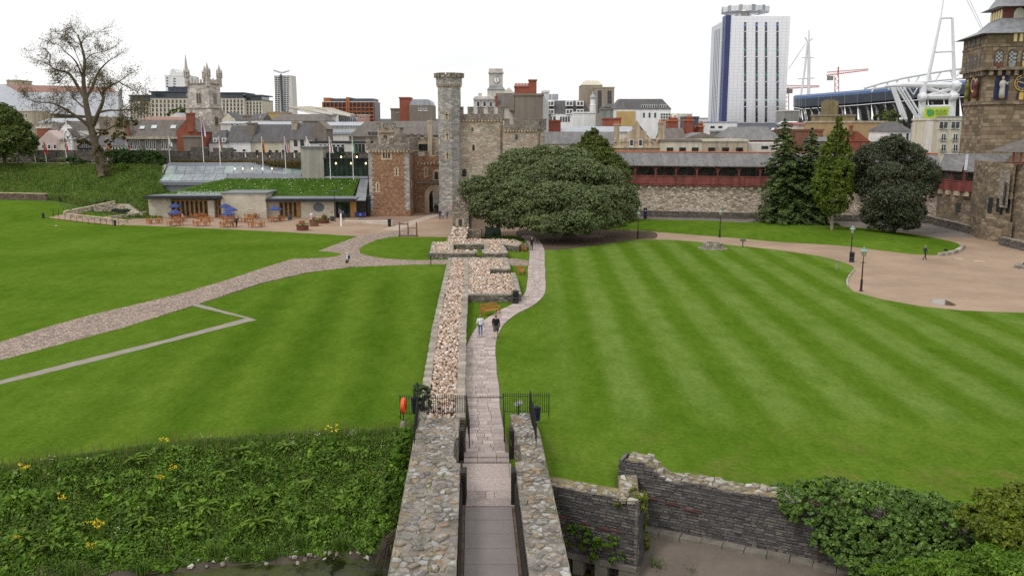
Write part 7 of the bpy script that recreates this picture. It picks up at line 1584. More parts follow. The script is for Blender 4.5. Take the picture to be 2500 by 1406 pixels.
# two spruces with drooping boughs
SPRU = leaf('spruce_needle',[(.045,.08,.025),(.07,.115,.036),(.10,.155,.048),(.15,.20,.055)],.12,.6,.3,.5)
def conifer(label,base,top_py,lean_px,r0,n_wh,seed,zstart=1.3,mat=SPRU,dens=44,name='spruce'):
 rt = thing(name,label,'tree',base); rnd = random.Random(seed); b_ = Vector(base); H = ZA(top_py,b_.y) - b_.z; tip = Vector((XA(lean_px,b_.y,top_py),b_.y,b_.z + H))
 mb = MB(); mb.tube([b_ + Vector((0,0,-.3)),b_ + Vector((0,0,.4)),b_.lerp(tip,.5),tip],[.6,.38,.22,.03],9); mb.build('trunk',BARK,rt)
 Cs,Ns,Sz = [],[],[]; bm_ = MB()
 for w in range(n_wh):
  f = w / (n_wh - 1); z = lerp(zstart,H * .985,f); ax = b_.lerp(tip,z / H); R_ = r0 * (1 - f) ** .7 * rnd.uniform(.8,1.12) + .15; nb_ = max(4,int(11 * (1 - f) + 4))
  for i in range(nb_):
   a = 2 * math.pi * (i + rnd.random()) / nb_; Lb = R_ * rnd.uniform(.65,1.1); dv = Vector((math.cos(a),math.sin(a),0)); sv = Vector((-dv.y,dv.x,0)); dr = .22 + .25 * (1 - f)
   bm_.tube([ax,ax + dv * Lb * .9 + Vector((0,0,-dr * Lb * .6))],[.05,.01],4,False)
   for q in range(int(dens * Lb / 2.2) + 6):
    t_ = rnd.random() ** .7; wd = .42 * Lb * (1 - abs(t_ - .45) * 1.2) * .55; c_ = ax + dv * (Lb * t_) + sv * rnd.uniform(-wd,wd) + Vector((0,0,-dr * Lb * t_ * t_ * .9 + .28 * Lb * max(0,t_ - .75) + rnd.uniform(-.22,.08)))
    Cs.append(tuple(c_)); Ns.append(tuple(Vector((dv.x * .35 + rnd.gauss(0,.3),dv.y * .35 + rnd.gauss(0,.3),1)))); Sz.append(rnd.uniform(.18,.34))
 V_,F_ = leaf_quads(np.array(Cs),np.array(Ns),np.array(Sz),2.0,.1); link('crown',np_mesh('crown',V_ - np.array(b_),F_),mat,rt); bm_.build('limb',BARK,rt); return rt
b1,b2_ = G(1927,552),G(1972,553)
conifer('left of two dark spruces with a tall leader, sweeping boughs to the ground',b1,287,1916,6.8,34,4); conifer('right of two dark spruces, half hidden by the columnar tree',b2_,310,1984,5.8,32,8)
# columnar bright tree on a pale stem
COLM = leaf('hornbeam_leaf',[(.056,.099,.011),(.095,.146,.017),(.140,.192,.025),(.179,.221,.039)],.3,.5,.22,.6)
p = G(2030,573); Dp = p.y; tl = []
for px,py,r_,rz in ((2049,300,.45,1.3),(2046,325,.8,1.5),(2040,350,1.2,1.7),(2062,345,.7,1.8),(2030,380,1.6,1.9),(2058,385,1.3,2.1),(2022,415,1.7,2.0),(2050,420,1.8,2.0),(2014,450,1.6,1.9),(2045,455,2.0,2.0),(2068,440,1.0,2.0),(2005,475,1.2,1.4),(2030,485,2.0,1.7),(2058,480,1.5,1.7),(2035,508,1.6,1.0),(2018,500,1.2,1.1)): tl.append((tuple(P(px,py,Dp + jit(.8))),(r_,r_,rz)))
tree('columnar_tree','bright yellow-green columnar tree on a pale bare stem beside the spruces',p,tl,36000,.2,COLM,.22,BARKP,True,.3,2.0)
# dark rounded evergreen oak
DARKO = leaf('dark_oak_leaf',[(.036,.047,.026),(.056,.07,.038),(.082,.096,.054),(.11,.12,.075)],.15,.5,.26,.5)
p = G(2178,570); Dp = p.y; tl = []
for px,py,dd,r_,rz in ((2180,365,0,2.6,2.0),(2140,385,0,2.5,2.2),(2220,390,1,2.6,2.2),(2110,420,2,2.3,2.3),(2170,425,-3,3.2,2.4),(2240,430,0,2.9,2.4),(2125,470,-1,2.6,2.5),(2185,475,-4,3.4,2.6),(2245,475,-1,2.6,2.4),(2150,515,-3,2.7,2.2),(2205,520,-4,3.0,2.2),(2240,515,-1,2.0,1.8),(2170,545,-3,2.6,1.3),(2215,548,-2,2.1,1.1),(2105,450,3,2.0,2.0),(2190,345,1,1.4,1.2),(2262,445,1,1.8,1.5),(2095,400,3,1.5,1.2),(2150,360,2,1.6,1.2),(2272,470,2,1.4,1.1)): q = U(.72,.98); tl.append((tuple(P(px + jit(8),py + jit(8),Dp + dd * 1.3)),(r_ * q,r_ * q,rz * q * .9)))
tree('evergreen_oak','dark rounded evergreen oak to the right of the columnar tree',p,tl,95000,.2,DARKO,.5,BARK,True,.25)
# left: full dark-green tree
BROAD = leaf('broad_leaf',[(.045,.078,.016),(.07,.11,.022),(.105,.15,.028),(.16,.18,.04)],.25,.5,.25,.4)
p = GH(12,405); Dp = p.y; tl = []
for px,py,dd,r_,rz in ((10,300,0,3.4,2.6),(-25,290,1,3.5,2.5),(-20,330,-2,4,2.6),(40,315,0,2.6,2.0),(20,340,-2,3.8,2.4),(60,345,0,2.4,1.9),(-15,365,-1,3.5,1.8),(40,365,-1,3.2,1.6),(72,358,1,1.5,1.2),(5,275,1,2.2,1.6)): tl.append((tuple(P(px,py,Dp + dd)),(r_,r_,rz)))
tree('broadleaf_tree','full dark green tree at the left edge on the rampart',p,tl,42000,.28,BROAD,.3,BARK)
# half-bare tall tree: main limbs follow the photograph
p = GH(250,428); Dp = p.y; bt_ = thing('sparse_tree','tall half-bare spreading tree with thin brown leaves on the rampart slope','tree',p)
def PP(px,py,dd=0): return P(px,py,Dp + dd)
limbs = [([(254,430,0),(243,395,0),(232,350,0),(222,310,0),(213,270,0),(209,245,0),(205,215,0),(204,180,0),(207,150,0),(198,110,0),(190,85,0)],1.0,.05),
 ([(226,318,0),(205,298,-1),(180,280,-2),(150,262,-3),(125,252,-3),(95,250,-4),(72,245,-4)],.42,.04),([(150,262,-3),(130,275,-4),(122,298,-4)],.18,.04),([(213,268,0),(195,255,1),(180,240,2),(170,222,3)],.25,.03),
 ([(209,240,0),(195,222,1),(180,195,1),(165,178,2),(140,172,2),(122,160,3),(122,135,3),(105,118,3)],.42,.03),([(122,160,3),(100,150,3),(92,148,3)],.12,.02),([(207,205,0),(190,160,-1),(175,140,-2),(160,128,-2),(145,112,-2),(130,108,-3)],.22,.02),
 ([(210,240,0),(225,215,2),(232,195,2),(245,170,3),(265,150,3),(282,140,3)],.40,.03),([(207,150,0),(222,135,1),(245,128,1),(262,125,1)],.15,.02),([(198,110,0),(205,95,-1),(225,80,-1),(245,78,-1)],.12,.02),([(198,112,0),(175,95,1),(155,72,1)],.12,.02),([(204,180,0),(185,130,1),(165,95,1),(150,90,1)],.10,.02),
 ([(228,305,0),(240,275,-2),(252,245,-3),(252,225,-3),(270,210,-4),(290,200,-4),(310,185,-4)],.48,.03),([(252,240,-3),(242,220,-3),(236,205,-3),(248,195,-3)],.2,.03),([(240,275,-2),(265,270,-3),(290,270,-4),(315,268,-4),(335,262,-4)],.3,.03),([(290,200,-4),(315,215,-4),(335,225,-4)],.14,.02),
 ([(232,345,0),(250,325,2),(275,310,3),(300,300,3),(330,295,3)],.28,.03),([(215,215,0),(222,190,3),(210,160,4)],.15,.03),([(228,335,0),(210,330,2),(185,322,3)],.2,.03),([(165,178,2),(150,195,2),(140,205,2)],.1,.02)]
mb = MB(); tips = []; rnd = random.Random(21)
def grow(a_,d_,L_,r_,lev):
 pts = [a_]; d = d_.copy()
 for i in range(4): d = (d + Vector((rnd.gauss(0,.28),rnd.gauss(0,.28),rnd.gauss(.06,.22)))).normalized(); pts.append(pts[-1] + d * L_ / 4)
 mb.tube(pts,[lerp(r_,r_ * .35,i / 4) for i in range(5)],4 if lev else 5,False)
 if lev < 2:
  for i in range(1,5):
   for _ in range(2 if lev == 0 else 1): grow(pts[i],(d + Vector((rnd.gauss(0,.8),rnd.gauss(0,.8),rnd.gauss(.1,.6)))).normalized(),L_ * rnd.uniform(.45,.7),r_ * .5,lev + 1)
 else: tips.append(pts[-1]); tips.append(pts[2])
for pts,r0,r1 in limbs:
 q_ = [PP(*c_) for c_ in pts]; n = len(q_); q_ = spline(q_,3); m_ = len(q_); mb.tube(q_,[lerp(r0,max(r1,r0 * .12),(i / (m_ - 1)) ** .8) * (1.35 if i == 0 and r0 > .9 else 1) for i in range(m_)],9 if r0 > .4 else 6)
 for i in range(max(2,int(m_ * (.35 if r0 < .9 else .62))),m_):
  if rnd.random() < .8: d = (q_[min(i + 1,m_ - 1)] - q_[i - 1]).normalized(); grow(q_[i],(d * .5 + Vector((rnd.gauss(0,.7),rnd.gauss(0,.7),rnd.gauss(.15,.5)))).normalized(),rnd.uniform(1.6,3.2),.05,0)
mb.build('trunk',BARKG,bt_)
SPARSE = leaf('thin_brown_leaf',[(.075,.070,.028),(.11,.10,.035),(.15,.12,.04),(.10,.075,.03)],.3,.6,.3,.5)
tp = np.array([tuple(t_) for t_ in tips]); low = tp[:,2] < ZA(150,Dp); rep = np.concatenate([tp] + [tp[low]] * 2); C_ = rep + np.random.normal(size=rep.shape) * .32
V_,F_ = leaf_quads(C_,np.random.normal(size=C_.shape) + np.array([0,0,.5]),np.random.uniform(.10,.20,len(C_)),1.5); link('crown',np_mesh('crown',V_ - np.array(p),F_),SPARSE,bt_)
bush('ivy_clump','dark ivy and scrub round the foot of the half-bare tree','shrub',tuple(p),lobes_px([(245,385,Dp - .5,.9,.8,2.0),(262,415,Dp - 1,1.2,.9,1.0),(268,350,Dp,1.0,.8,.8),(295,335,Dp,1.6,1,1.0),(205,350,Dp,1.4,1,.8),(250,325,Dp,1.2,.9,.8),(310,300,Dp - 3,1.8,1,1)]),3600,.24,SPARSE)
# hedges and rampart shrubs
HEDGE = leaf('hedge_leaf',[(.030,.065,.014),(.05,.10,.02),(.075,.14,.025)],.25)
p = GH(320,412); bush('clipped_hedge','large dark clipped hedge on the rampart beside the half-bare tree','hedge',tuple(p),[(tuple(P(px,py,179)),(2.2,1.5,1.5)) for px,py in ((270,388),(290,386),(310,388),(330,386),(350,388),(370,387),(380,396),(300,400),(340,402))],11000,.26,HEDGE)
for px,py,lab,w,mt,hh in ((181,398,'rounded bright shrub in front of the rampart wall',1.3,HEDGE,1.0),(30,392,'pale flowering border at the left end of the rampart',2.5,None,.5),(110,391,'pale flowering border behind the picnic table',2.6,None,.55),(157,393,'white-flowering shrub left of the rounded one',1.2,None,.7),(205,396,'low dark shrub right of the rounded one',1.3,HEDGE,.5),(300,413,'yellow-green leafy shrub below the hedge',1.0,BRIGHT,.8)):
 p = GH(px,py + 6); c_ = Vector((p.x,p.y,p.z + hh * .8)); bush('rampart_shrub',lab,'shrub',tuple(p),[((c_.x + dx * w,c_.y,c_.z + jit(.1)),(w * .6,.8,hh)) for dx in (-.5,0,.5)],1500,.2,mt or leaf('pale_border_leaf',[(.07,.12,.03),(.20,.24,.12),(.45,.46,.36)],.25),group='shrubs along the rampart')
# dry growth along the wall above the glass roof
n = 5000; X_ = np.random.uniform(XA(395,176,395),XA(735,176,395),n); Y_ = 165.8 - .243 * X_ - np.random.uniform(.4,1.2,n); Z_ = np.random.uniform(8.2,9.6,n); V_,F_ = leaf_quads(np.stack([X_,Y_,Z_],1),np.random.normal(size=(n,3)),.2,1.6)
tag(link('wall_foot_growth',np_mesh('wall_foot_growth',V_,F_),leaf('ochre_growth',[(.10,.10,.03),(.18,.15,.04),(.22,.13,.04),(.08,.11,.03)],.3)),'ochre and green scrub along the foot of the outer wall above the glass roof','scrub',kind='stuff')
# tall weeds on the rampart slope
n = 24000; X_ = np.random.uniform(-125,-64,n); dW = np.random.uniform(7,26,n); Y_ = 165.8 - .243 * X_ - dW; Z_ = TER(X_,Y_); V_,F_ = blades(np.stack([X_,Y_,Z_],1),np.random.uniform(.15,.55,n),.14,.7)
tag(link('rampart_grass',blade_mesh('rampart_grass',V_,F_),leaf('rampart_blade',[(.065,.125,.018),(.10,.18,.025),(.16,.22,.045),(.18,.17,.06)],.3,.6,.35,.22)),'long uneven grass covering the rampart slope','grass',kind='stuff')
tag(link('field_ball',RUBBLE[0],None,None,GH(138,555) + Vector((0,0,.2)),(0,0,0),(.5,.5,.5)),'small pale stone lying alone on the left lawn','stone')
# ------------------------------------------------------------------ the town beyond the walls
FRW = plain('window_frame_white',(.72,.72,.70),.5,.05,1); FRD = plain('window_frame_dark',(.05,.05,.055),.5,.1,1)
def sub(name,root,loc):
 o_ = bpy.data.objects.new(name,None); COL.objects.link(o_); o_.parent = root; o_.location = Vector(loc) - world_loc(root); return o_
def wins(root,D,px0,px1,py0,py1,nx,ny,fw=.6,fh=.7,st='w',sl=0.0):
 """grid of windows on a face at depth D; each its own part with a pane"""
 cw,ch = (px1 - px0) / nx,(py1 - py0) / ny; mp_ = mpp(D); w,h = cw * fw * mp_,ch * fh * mp_; fr = min(.12,w * .14); big = D <= 260 and w > .5
 mb = MB()
 for a_,b_ in (((-w / 2,-.09,0),(-w / 2 + fr,.02,h)),((w / 2 - fr,-.09,0),(w / 2,.02,h)),((-w / 2 + fr,-.09,h - fr),(w / 2 - fr,.02,h)),((-w / 2 + fr,-.09,0),(w / 2 - fr,.02,fr))): mb.box(a_,b_)
 if st == 'w' and w > 1.0: mb.box((-fr / 2,-.08,fr),(fr / 2,.02,h - fr))
 if st in 'wc': mb.box((-w / 2 - .06,-.16,-.12),(w / 2 + .06,.0,-.003))
 fm_ = bpy.data.meshes.new('window'); fm_.from_pydata(mb.v,[],mb.f)
 pm = MB(); pm.box((-w / 2 + fr * .9,-.05,fr * .9),(w / 2 - fr * .9,-.012,h - fr * .9)); pn = bpy.data.meshes.new('pane'); pn.from_pydata(pm.v,[],pm.f)
 fmat,pmat = {'w': (FRW,GLASS),'d': (FRD,GLASS),'b': (FRW,GLASSB),'c': (BATHST,GLASS),'g': (FRW,GLASSG)}[st]
 fm_.materials.append(fmat); pn.materials.append(pmat)
 for j in range(ny):
  for i in range(nx):
   p = P(px0 + cw * (i + .5),py0 + ch * (j + .5) + ch * fh / 2,D); p.y = D - .012 + sl * (ZA(py1,D) - p.z)
   o_ = link('window',fm_,None,root,p - world_loc(root)); link('pane',pn,None,o_)
def chim(root,px0,px1,py0,py1,D,mat,pots=0,dp=1.2):
 a_,b_ = frontbox(D,px0,px1,py0,py1,D,D + dp); mb = MB(); mb.box(a_,b_); e = .12; mb.box((a_[0] - e,D - e,b_[2] + .002),(b_[0] + e,D + dp + e,b_[2] + .3)); mb.build('chimney',mat,root)
 for i in range(pots): mb = MB(); x = lerp(a_[0],b_[0],(i + .5) / pots); mb.lathe([(.15,b_[2] + .3),(.13,b_[2] + .95)],(x,D + dp / 2,0),7); mb.build('chimney_pot',TERRA,root)
def bld(label,x0,x1,yt,D,dep,mat,roof=None,wn=(),name='building',cat='building',yb=None,sk=0.0,lit=0.0):
 pm = yt; xa,xb = XA(x0,D,pm),XA(x1,D,pm); zt = ZA(yt,D); zb = 0 if yb is None else ZA(yb,D)
 rt = thing(name,label,cat,((xa + xb) / 2,D + dep / 2,0)); mb = MB(); mb.prism([(xa,D),(xb,D + sk),(xb,D + dep + sk),(xa,D + dep)],zb,zt); mb.build('wall',mat,rt)
 if roof:
  k_ = roof[0]; rm = roof[-1]; e = .35
  if k_ == 'f': mb = MB(); mb.prism([(xa - .2,D - .2),(xb + .2,D - .2 + sk),(xb + .2,D + dep + .2 + sk),(xa - .2,D + dep + .2)],zt + .002,zt + .45); mb.build('coping',rm,rt)
  else:
   yr = roof[1]
   if k_ == 'g': Dr = D + dep / 2; zr = ZA(yr,Dr); ins = roof[2] * mpp(D) if len(roof) > 3 else 0; vs = [(xa - e,D - e,zt),(xb + e,D - e + sk,zt),(xb + e,D + dep + e + sk,zt),(xa - e,D + dep + e,zt),(xa - e + ins,Dr,zr),(xb + e - ins,Dr + sk,zr)]; fs = [(0,1,5,4),(2,3,4,5),(1,2,5),(3,0,4),(3,2,1,0)]
   elif k_ == 'y': zr = ZA(yr,D); xm = (xa + xb) / 2; vs = [(xa,D,zt),(xb,D,zt),(xm,D,zr),(xa - e,D + .3,zt - .1),(xb + e,D + .3,zt - .1),(xm,D + .3,zr + .35),(xa - e,D + dep,zt - .1),(xb + e,D + dep,zt - .1),(xm,D + dep,zr + .35)]; mb = MB(); mb.add(vs[:3] + [(v[0],v[1] + .35,v[2]) for v in vs[:3]],[(0,1,2),(0,2,5,3),(1,4,5,2)]); mb.build('gable',mat,rt); fs = [(3,5,8,6),(5,4,7,8),(3,4,5)]
   elif k_ == 'm': ins = roof[2]; zr = ZA(yr,D + ins); vs = [(xa - .2,D - .2,zt),(xb + .2,D - .2 + sk,zt),(xb + .2,D + dep + sk,zt),(xa - .2,D + dep,zt),(xa + ins * .5,D + ins,zr),(xb - ins * .5,D + ins + sk,zr),(xb - ins * .5,D + dep - ins + sk,zr),(xa + ins * .5,D + dep - ins,zr)]; fs = [(0,1,5,4),(1,2,6,5),(2,3,7,6),(3,0,4,7),(4,5,6,7)]
   mb = MB(); mb.add(vs,fs); mb.build('roof',rm,rt)
 for w in wn: wins(rt,D,*w)
 return rt
def skylights(root,D,rows,sl=.9):
 for px0,px1,py0,py1,dd in rows:
  a_,b_ = P(px0,py1,D + dd),P(px1,py1,D + dd); c_,d_ = P(px1 + 3,py0,D + dd + sl),P(px0 + 3,py0,D + dd + sl); mb = MB(); mb.extr([a_,b_,c_,d_],(0,-.25,.12)); mb.build('skylight',plain('skylight_pane',(.55,.58,.6),.25,.1,1),root)
# --- far left: clad shopping hall and the small street houses
D = 330.0; r_ = thing('shopping_hall','large pale metal-clad hall with a red-brown flat roof behind the half-bare tree','building',(XA(120,D,250),D + 20,0))
mb = MB(); q_ = [P(-60,272,D),P(30,272,D),P(46,226,D + 6),P(10,206,D + 22),P(-60,206,D + 22)]; mb.face(q_); mb.face([P(30,272,D),P(290,287,D),P(288,226,D + 6),P(46,226,D + 6)]); mb.face([P(290,287,D),P(300,285,D + 40),P(298,210,D + 40),P(288,226,D + 6)]); mb.build('cladding',LEADL,r_)
mb = MB(); mb.face([P(46,226,D + 6),P(288,226,D + 6),P(270,213,D + 60),P(22,207,D + 40)]); mb.face([P(46,226,D + 6),P(22,207,D + 40),P(10,206,D + 22)]); mb.build('roof',plain('red_brown_roof',(.25,.13,.10),.8,.1,.1),r_)
mb = MB(); a_,b_ = P(-60,300,D + .5),P(300,268,D + 60); mb.box((a_.x,D + 1,0),(b_.x,D + 60,ZA(273,D))); mb.build('base_wall',BEIGE,r_)
bld('beige plant room on the roof of the clad hall',16,48,198,400,10,BEIGE,('f',BEIGE)); bld('beige block under the clad hall beside the left tree',25,76,272,300,12,BEIGE,('f',PALE),[(30,70,276,292,4,1,.5,.7)])
bld('grey slate shed roof behind the pink house',95,185,300,250,14,PALE,('g',289,LEADL)); bld('red brick party wall with a row of balusters beside the left tree',90,112,314,214,6,BRICK,('f',PALE))
bld('cream house with a purple slate roof behind the pink gable',120,152,316,216,8,PALE,('g',300,SLATEB),[(126,146,320,334,2,1,.5,.8)]); bld('tall white gabled house left of the half-bare tree',148,178,316,212,8,WHITE,('y',299,SLATEB),[(156,172,320,334,1,1,.5,.9)])
r_ = bld('pale pink house with a rounded shaped gable',93,147,345,206,8,PINK,('y',322,PINK),[(100,142,352,366,3,1,.55,.8)]); bld('cream house with a small pointed dormer gable',147,192,343,205,8,CREAM,('g',332,SLATEB),[(160,176,356,370,2,1,.6,.9)])
bld('little white dormer gable on the cream house',158,174,333,204,4,WHITE,('y',318,SLATEB),[(162,170,332,341,1,1,.6,.9)],'dormer_house')
r_ = bld('black and white half-timbered gable house',188,229,359,204,8,WHITE,('y',342,SLATE))
for i in range(9): x = XA(191 + i * 4.4,204,355); mb = MB(); mb.box((x - .09,203.86,ZA(370,204)),(x + .09,203.97,ZA(359 - 14 * (1 - abs(i - 4) / 4.6),204))); mb.build('timber_stud',BLACK,r_)
for a_,b_ in (((188,360),(208.5,341)),((229,360),(208.5,341)),((188,363),(229,363))): mb = MB(); p0,p1 = P(*a_,203.85),P(*b_,203.85); mb.bar(p0,p1,.12,.3); mb.build('bargeboard',BLACK,r_)
bld('white shopfront with a long dark slate roof behind the hedge',229,312,356,206,9,PALE,('g',335,SLATE),[(258,306,358,372,6,1,.6,.9)])
r_ = bld('grey stone terrace with tall sash windows and slate roof',310,432,338,206,10,stone('weathered_grey_stone',[(.22,.20,.175),(.27,.245,.215),(.19,.17,.15)],(1.4,1.4,3),(.15,.135,.12),.05,.3),('g',293,SLATEB),[(317,345,344,365,3,1,.55,1),(355,383,344,365,3,1,.55,1),(394,420,344,365,3,1,.55,1)]); skylights(r_,206,[(341,352,309,316,2.2),(369,382,307,315,2.4),(416,429,307,315,2.4)])
mb = MB(); mb.box((XA(304,205.6,338),205.4,ZA(340,206)),(XA(434,205.6,338),206.2,ZA(334,206))); mb.build('cornice',BEIGE,r_); chim(r_,306,313,305,335,206,BRICKB,2)
r_ = bld('red brick gable wall with a tall chimney left of the church tower',430,480,322,205.5,10.6,BRICK,('y',296,SLATEB)); chim(r_,455,470,279,322,205,BRICK,0,2); r2 = bld('brown rendered wall beside the red brick gable',447,484,336,204,3,GREYR,('f',GREYR)); bld('glass pyramid roof beyond the slate roofs',400,458,292,300,20,PALE,('y',278,LEADL)); bld('low pink-brown roof beyond the grey terrace',340,455,296,290,14,PALE,('g',286,plain('pink_roof',(.30,.17,.13),.8,.1,.5)))
# --- apartments and towers on the skyline
def flats(lab,x0,x1,yt,yb,D,n,rows,top,sk=0):
 r_ = bld(lab,x0,x1,yt,D,20,CREAM,('f',NAVY),[(x0 + 2,x1 - 2,yt + 3,yb,n,rows,.32,.7,'d')],sk=sk)
 for i in range(n + 1): a_,b_ = frontbox(D - .3,lerp(x0 + 2,x1 - 2,i / n) - .9,lerp(x0 + 2,x1 - 2,i / n) + .9,yt + 2,yb,D - .25,D - .02); mb = MB(); mb.box(a_,b_); mb.build('pale_pier',PALE,r_)
 a_,b_ = frontbox(D + 3,x0 + 2,x1 - 3,top + 3,yt,D + 3,D + 18); mb = MB(); mb.box(a_,b_); mb.build('glazed_top_floor',GLASSB,r_); a_,b_ = frontbox(D,x0 - 1,x1,top,top + 3,D - 1,D + 20); mb = MB(); mb.box(a_,b_); mb.build('roof_slab',NAVY,r_); return r_
flats('cream apartment block with dark penthouse left of the church tower',367,458,240,285,480,9,4,223); flats('dark-topped white apartments left of the cream block',316,366,248,290,485,6,4,232); flats('cream apartment block with dark penthouse right of the church tower',532,597,240,280,480,7,4,226); flats('rightmost cream apartments with green balconies',599,642,246,280,482,5,4,232)
r_ = bld('white stepped office tower behind the apartments',402,460,186,640,20,WHITE,('f',WHITE),[(405,412,188,215,1,4,.7,.6,'b'),(422,430,190,215,1,4,.8,.6,'b')]); mb = MB(); mb.extr([P(412,186,640),P(452,186,640),P(446,178,640),P(430,178,640),P(424,168,640),P(418,170,640)],(0,15,0)); mb.build('stepped_crown',WHITE,r_); bld('navy stepped block in front of the white tower',410,470,214,560,20,NAVY,('f',NAVY),[(415,466,215,226,4,1,.4,.6,'d')])
r_ = bld('slim pale glass tower with a winged roof',669,712,186,800,16,PALE,('f',WHITE),[(671,684,188,280,2,18,.85,.7,'g'),(693,706,188,280,2,18,.85,.7,'b')]); a_,b_ = frontbox(799,686,690,182,290,798,800); mb = MB(); mb.box(a_,b_); mb.build('dark_fin',NAVY,r_)
for s_,t_ in ((667,688),(688,707)): mb = MB(); mb.extr([P(s_,174 if s_ < 680 else 181,798),P(t_,181 if s_ < 680 else 175,798),P(t_,178 if s_ < 680 else 173,815),P(s_,172 if s_ < 680 else 178,815)],(0,0,.8)); mb.build('roof_wing',LEADL,r_)
r_ = bld('orange-brown brick office slab with vertical piers',788,914,250,520,22,plain('office_glass',(.075,.05,.05),.4,.4,.3),('f',PALE),[(797,845,256,297,10,5,.7,.55,'d'),(853,912,256,297,12,5,.7,.55,'d')])
for px in (789,797,807,817,827,837,847,852,862,872,882,892,902,912): w = 3.4 if px in (789,847,852) else 1.1; a_,b_ = frontbox(519,px - w / 2,px + w / 2,250,300,518.6,520); mb = MB(); mb.box(a_,b_); mb.build('brick_pier',plain('orange_brick',(.42,.15,.065),.85,.15,.5),r_)
for y0 in (262,271,280,289): a_,b_ = frontbox(519.4,797,913,y0,y0 + 3,519.2,519.9); mb = MB(); mb.box(a_,b_); mb.build('spandrel',plain('orange_brick',(.42,.15,.065),.85,.15,.5),r_)
a_,b_ = frontbox(521,812,912,241,250,521,540); mb = MB(); mb.box(a_,b_); mb.build('plant_screen',NAVY,r_); a_,b_ = frontbox(520,790,806,239,250,520,540); mb = MB(); mb.box(a_,b_); a_,b_ = frontbox(520,845,853,238,250,519.5,540); mb.box(a_,b_); mb.build('brick_turret',plain('orange_brick',(.42,.15,.065),.85,.15,.5),r_)
# --- church tower
D = 315.0; CH = stone('church_stone',[(.528,.480,.432),(.608,.552,.488),(.464,.424,.384)],(.8,.8,2),(.25,.23,.2),.05,.3,(.8,1.12)); r_ = thing('church_tower','grey gothic church tower with pierced parapet and four pinnacles','tower',(XA(498,D,250),D + 4,0)); xa,xc,xb = XA(460,D,250),XA(513,D - 3,250),XA(537,D + 3,250)
mb = MB(); pl = [(xa,D),(xc,D - 4),(xb,D + 4),(xa + 3,D + 10)]; mb.prism(pl,0,ZA(207,D)); mb.build('wall',CH,r_)
for py in (205,265): mb = MB(); cx_ = sum(p[0] for p in pl) / 4; cy_ = sum(p[1] for p in pl) / 4; mb.prism([(cx_ + (p[0] - cx_) * 1.05,cy_ + (p[1] - cy_) * 1.05) for p in pl],ZA(py + 2,D),ZA(py - 1,D)); mb.build('string_course',PARAP,r_)
for (a_,b_) in ((pl[0],pl[1]),(pl[1],pl[2])):
 a_,b_ = Vector(a_),Vector(b_); d = (b_ - a_).normalized(); o_ = Vector((d.y,-d.x))
 for z0,z1 in ((ZA(256,D),ZA(224,D)),(ZA(308,D),ZA(282,D))):
  c_ = a_.lerp(b_,.52); w = 1.05 if (b_ - a_).length > 7 else .9
  for ww,oo,mt,nm in ((w + .3,.08,BATHST,'belfry_surround'),(w * .42,.13,GLASS,'belfry_light')):
   for sg in ((0,) if nm == 'belfry_surround' else (-.55,.55)):
    pts = arch_poly(-ww + sg * w * .98,ww + sg * w * .98,z0 + (.3 if sg else 0),z1 - 1.5,z1 - (.5 if sg else 0)); mb = MB(); mb.extr([(*(c_ + d * x + o_ * oo),z) for x,z in pts],(o_ * -.06).to_3d()); mb.build(nm,mt,r_)
 for i in range(7): c_ = a_.lerp(b_,(i + .5) / 7); mb = MB(); p0,p1 = c_ - d * .33,c_ + d * .33; mb.prism([p0,p1,p1 - o_ * .4,p0 - o_ * .4],ZA(204,D),ZA(195 - 3 * (i % 2),D)); mb.build('pierced_merlon',CH,r_)
for (x,y),top in zip(pl,(136,156,158,156)):
 mb = MB(); zt = ZA(top,D); z0 = ZA(212,D); mb.lathe([(.85,z0),(.85,ZA(178,D)),(1.1,ZA(177,D)),(.7,ZA(173,D)),(.12,zt),(.02,zt + .3)],(x,y,0),8); mb.build('pinnacle',CH,r_)
 for i in range(8): a = i * math.pi / 4; mb = MB(); mb.lathe([(.22,ZA(190,D)),(.2,ZA(174,D)),(.02,ZA(167,D))],(x + .95 * math.cos(a),y + .95 * math.sin(a),0),5); mb.build('small_pinnacle',CH,r_)
for p in pl[:3]: mb = MB(); mb.box((p[0] - .9,p[1] - .9,0),(p[0] + .9,p[1] + .9,ZA(268,D))); mb.build('buttress',CH,r_)
# --- street row before the church
r_ = bld('white house with slate mansard and two arched dormers',510,556,350,212,9,WHITE,('m',318,3.2,SLATE),[(518,552,376,390,2,1,.5,.9)])
for px in (525,547): mb = MB(); a_,b_ = frontbox(212,px - 4,px + 4,337,348,211.6,214); mb.box(a_,b_); mb.build('dormer',WHITE,r_); wins(r_,211.55,px - 2.5,px + 2.5,338,348,1,1,.8,.8)
r_ = bld('white house with plain slate roof and two skylights',557,611,347,212.3,9,WHITE,('g',307,SLATE),[(562,608,364,372,2,1,.4,.9)]); skylights(r_,212.3,[(577,584,338,346,.6),(598,605,338,346,.6)]); chim(r_,604,621,303,330,214,GREYR,0,3)
r_ = bld('beige house with broad slate roof and skylights',612,706,347,212.6,9,CREAM,('g',304,SLATE),[(620,700,366,380,5,1,.4,.8,'d')]); skylights(r_,212.6,[(669,681,333,345,1.2),(694,706,333,345,1.2)])
r_ = bld('white two-window house with steep slate roof',707,768,341,211.5,9,PALE,('g',301,SLATE),[(714,746,343,357,2,1,.5,1,'d'),(714,748,366,376,2,1,.5,.7,'d')]); chim(r_,712,724,300,322,214,BEIGE,0,3); r2 = bld('tall brown rendered chimney gable beside the white house',762,796,315,212,8,GREYR,('y',300,GREYR))
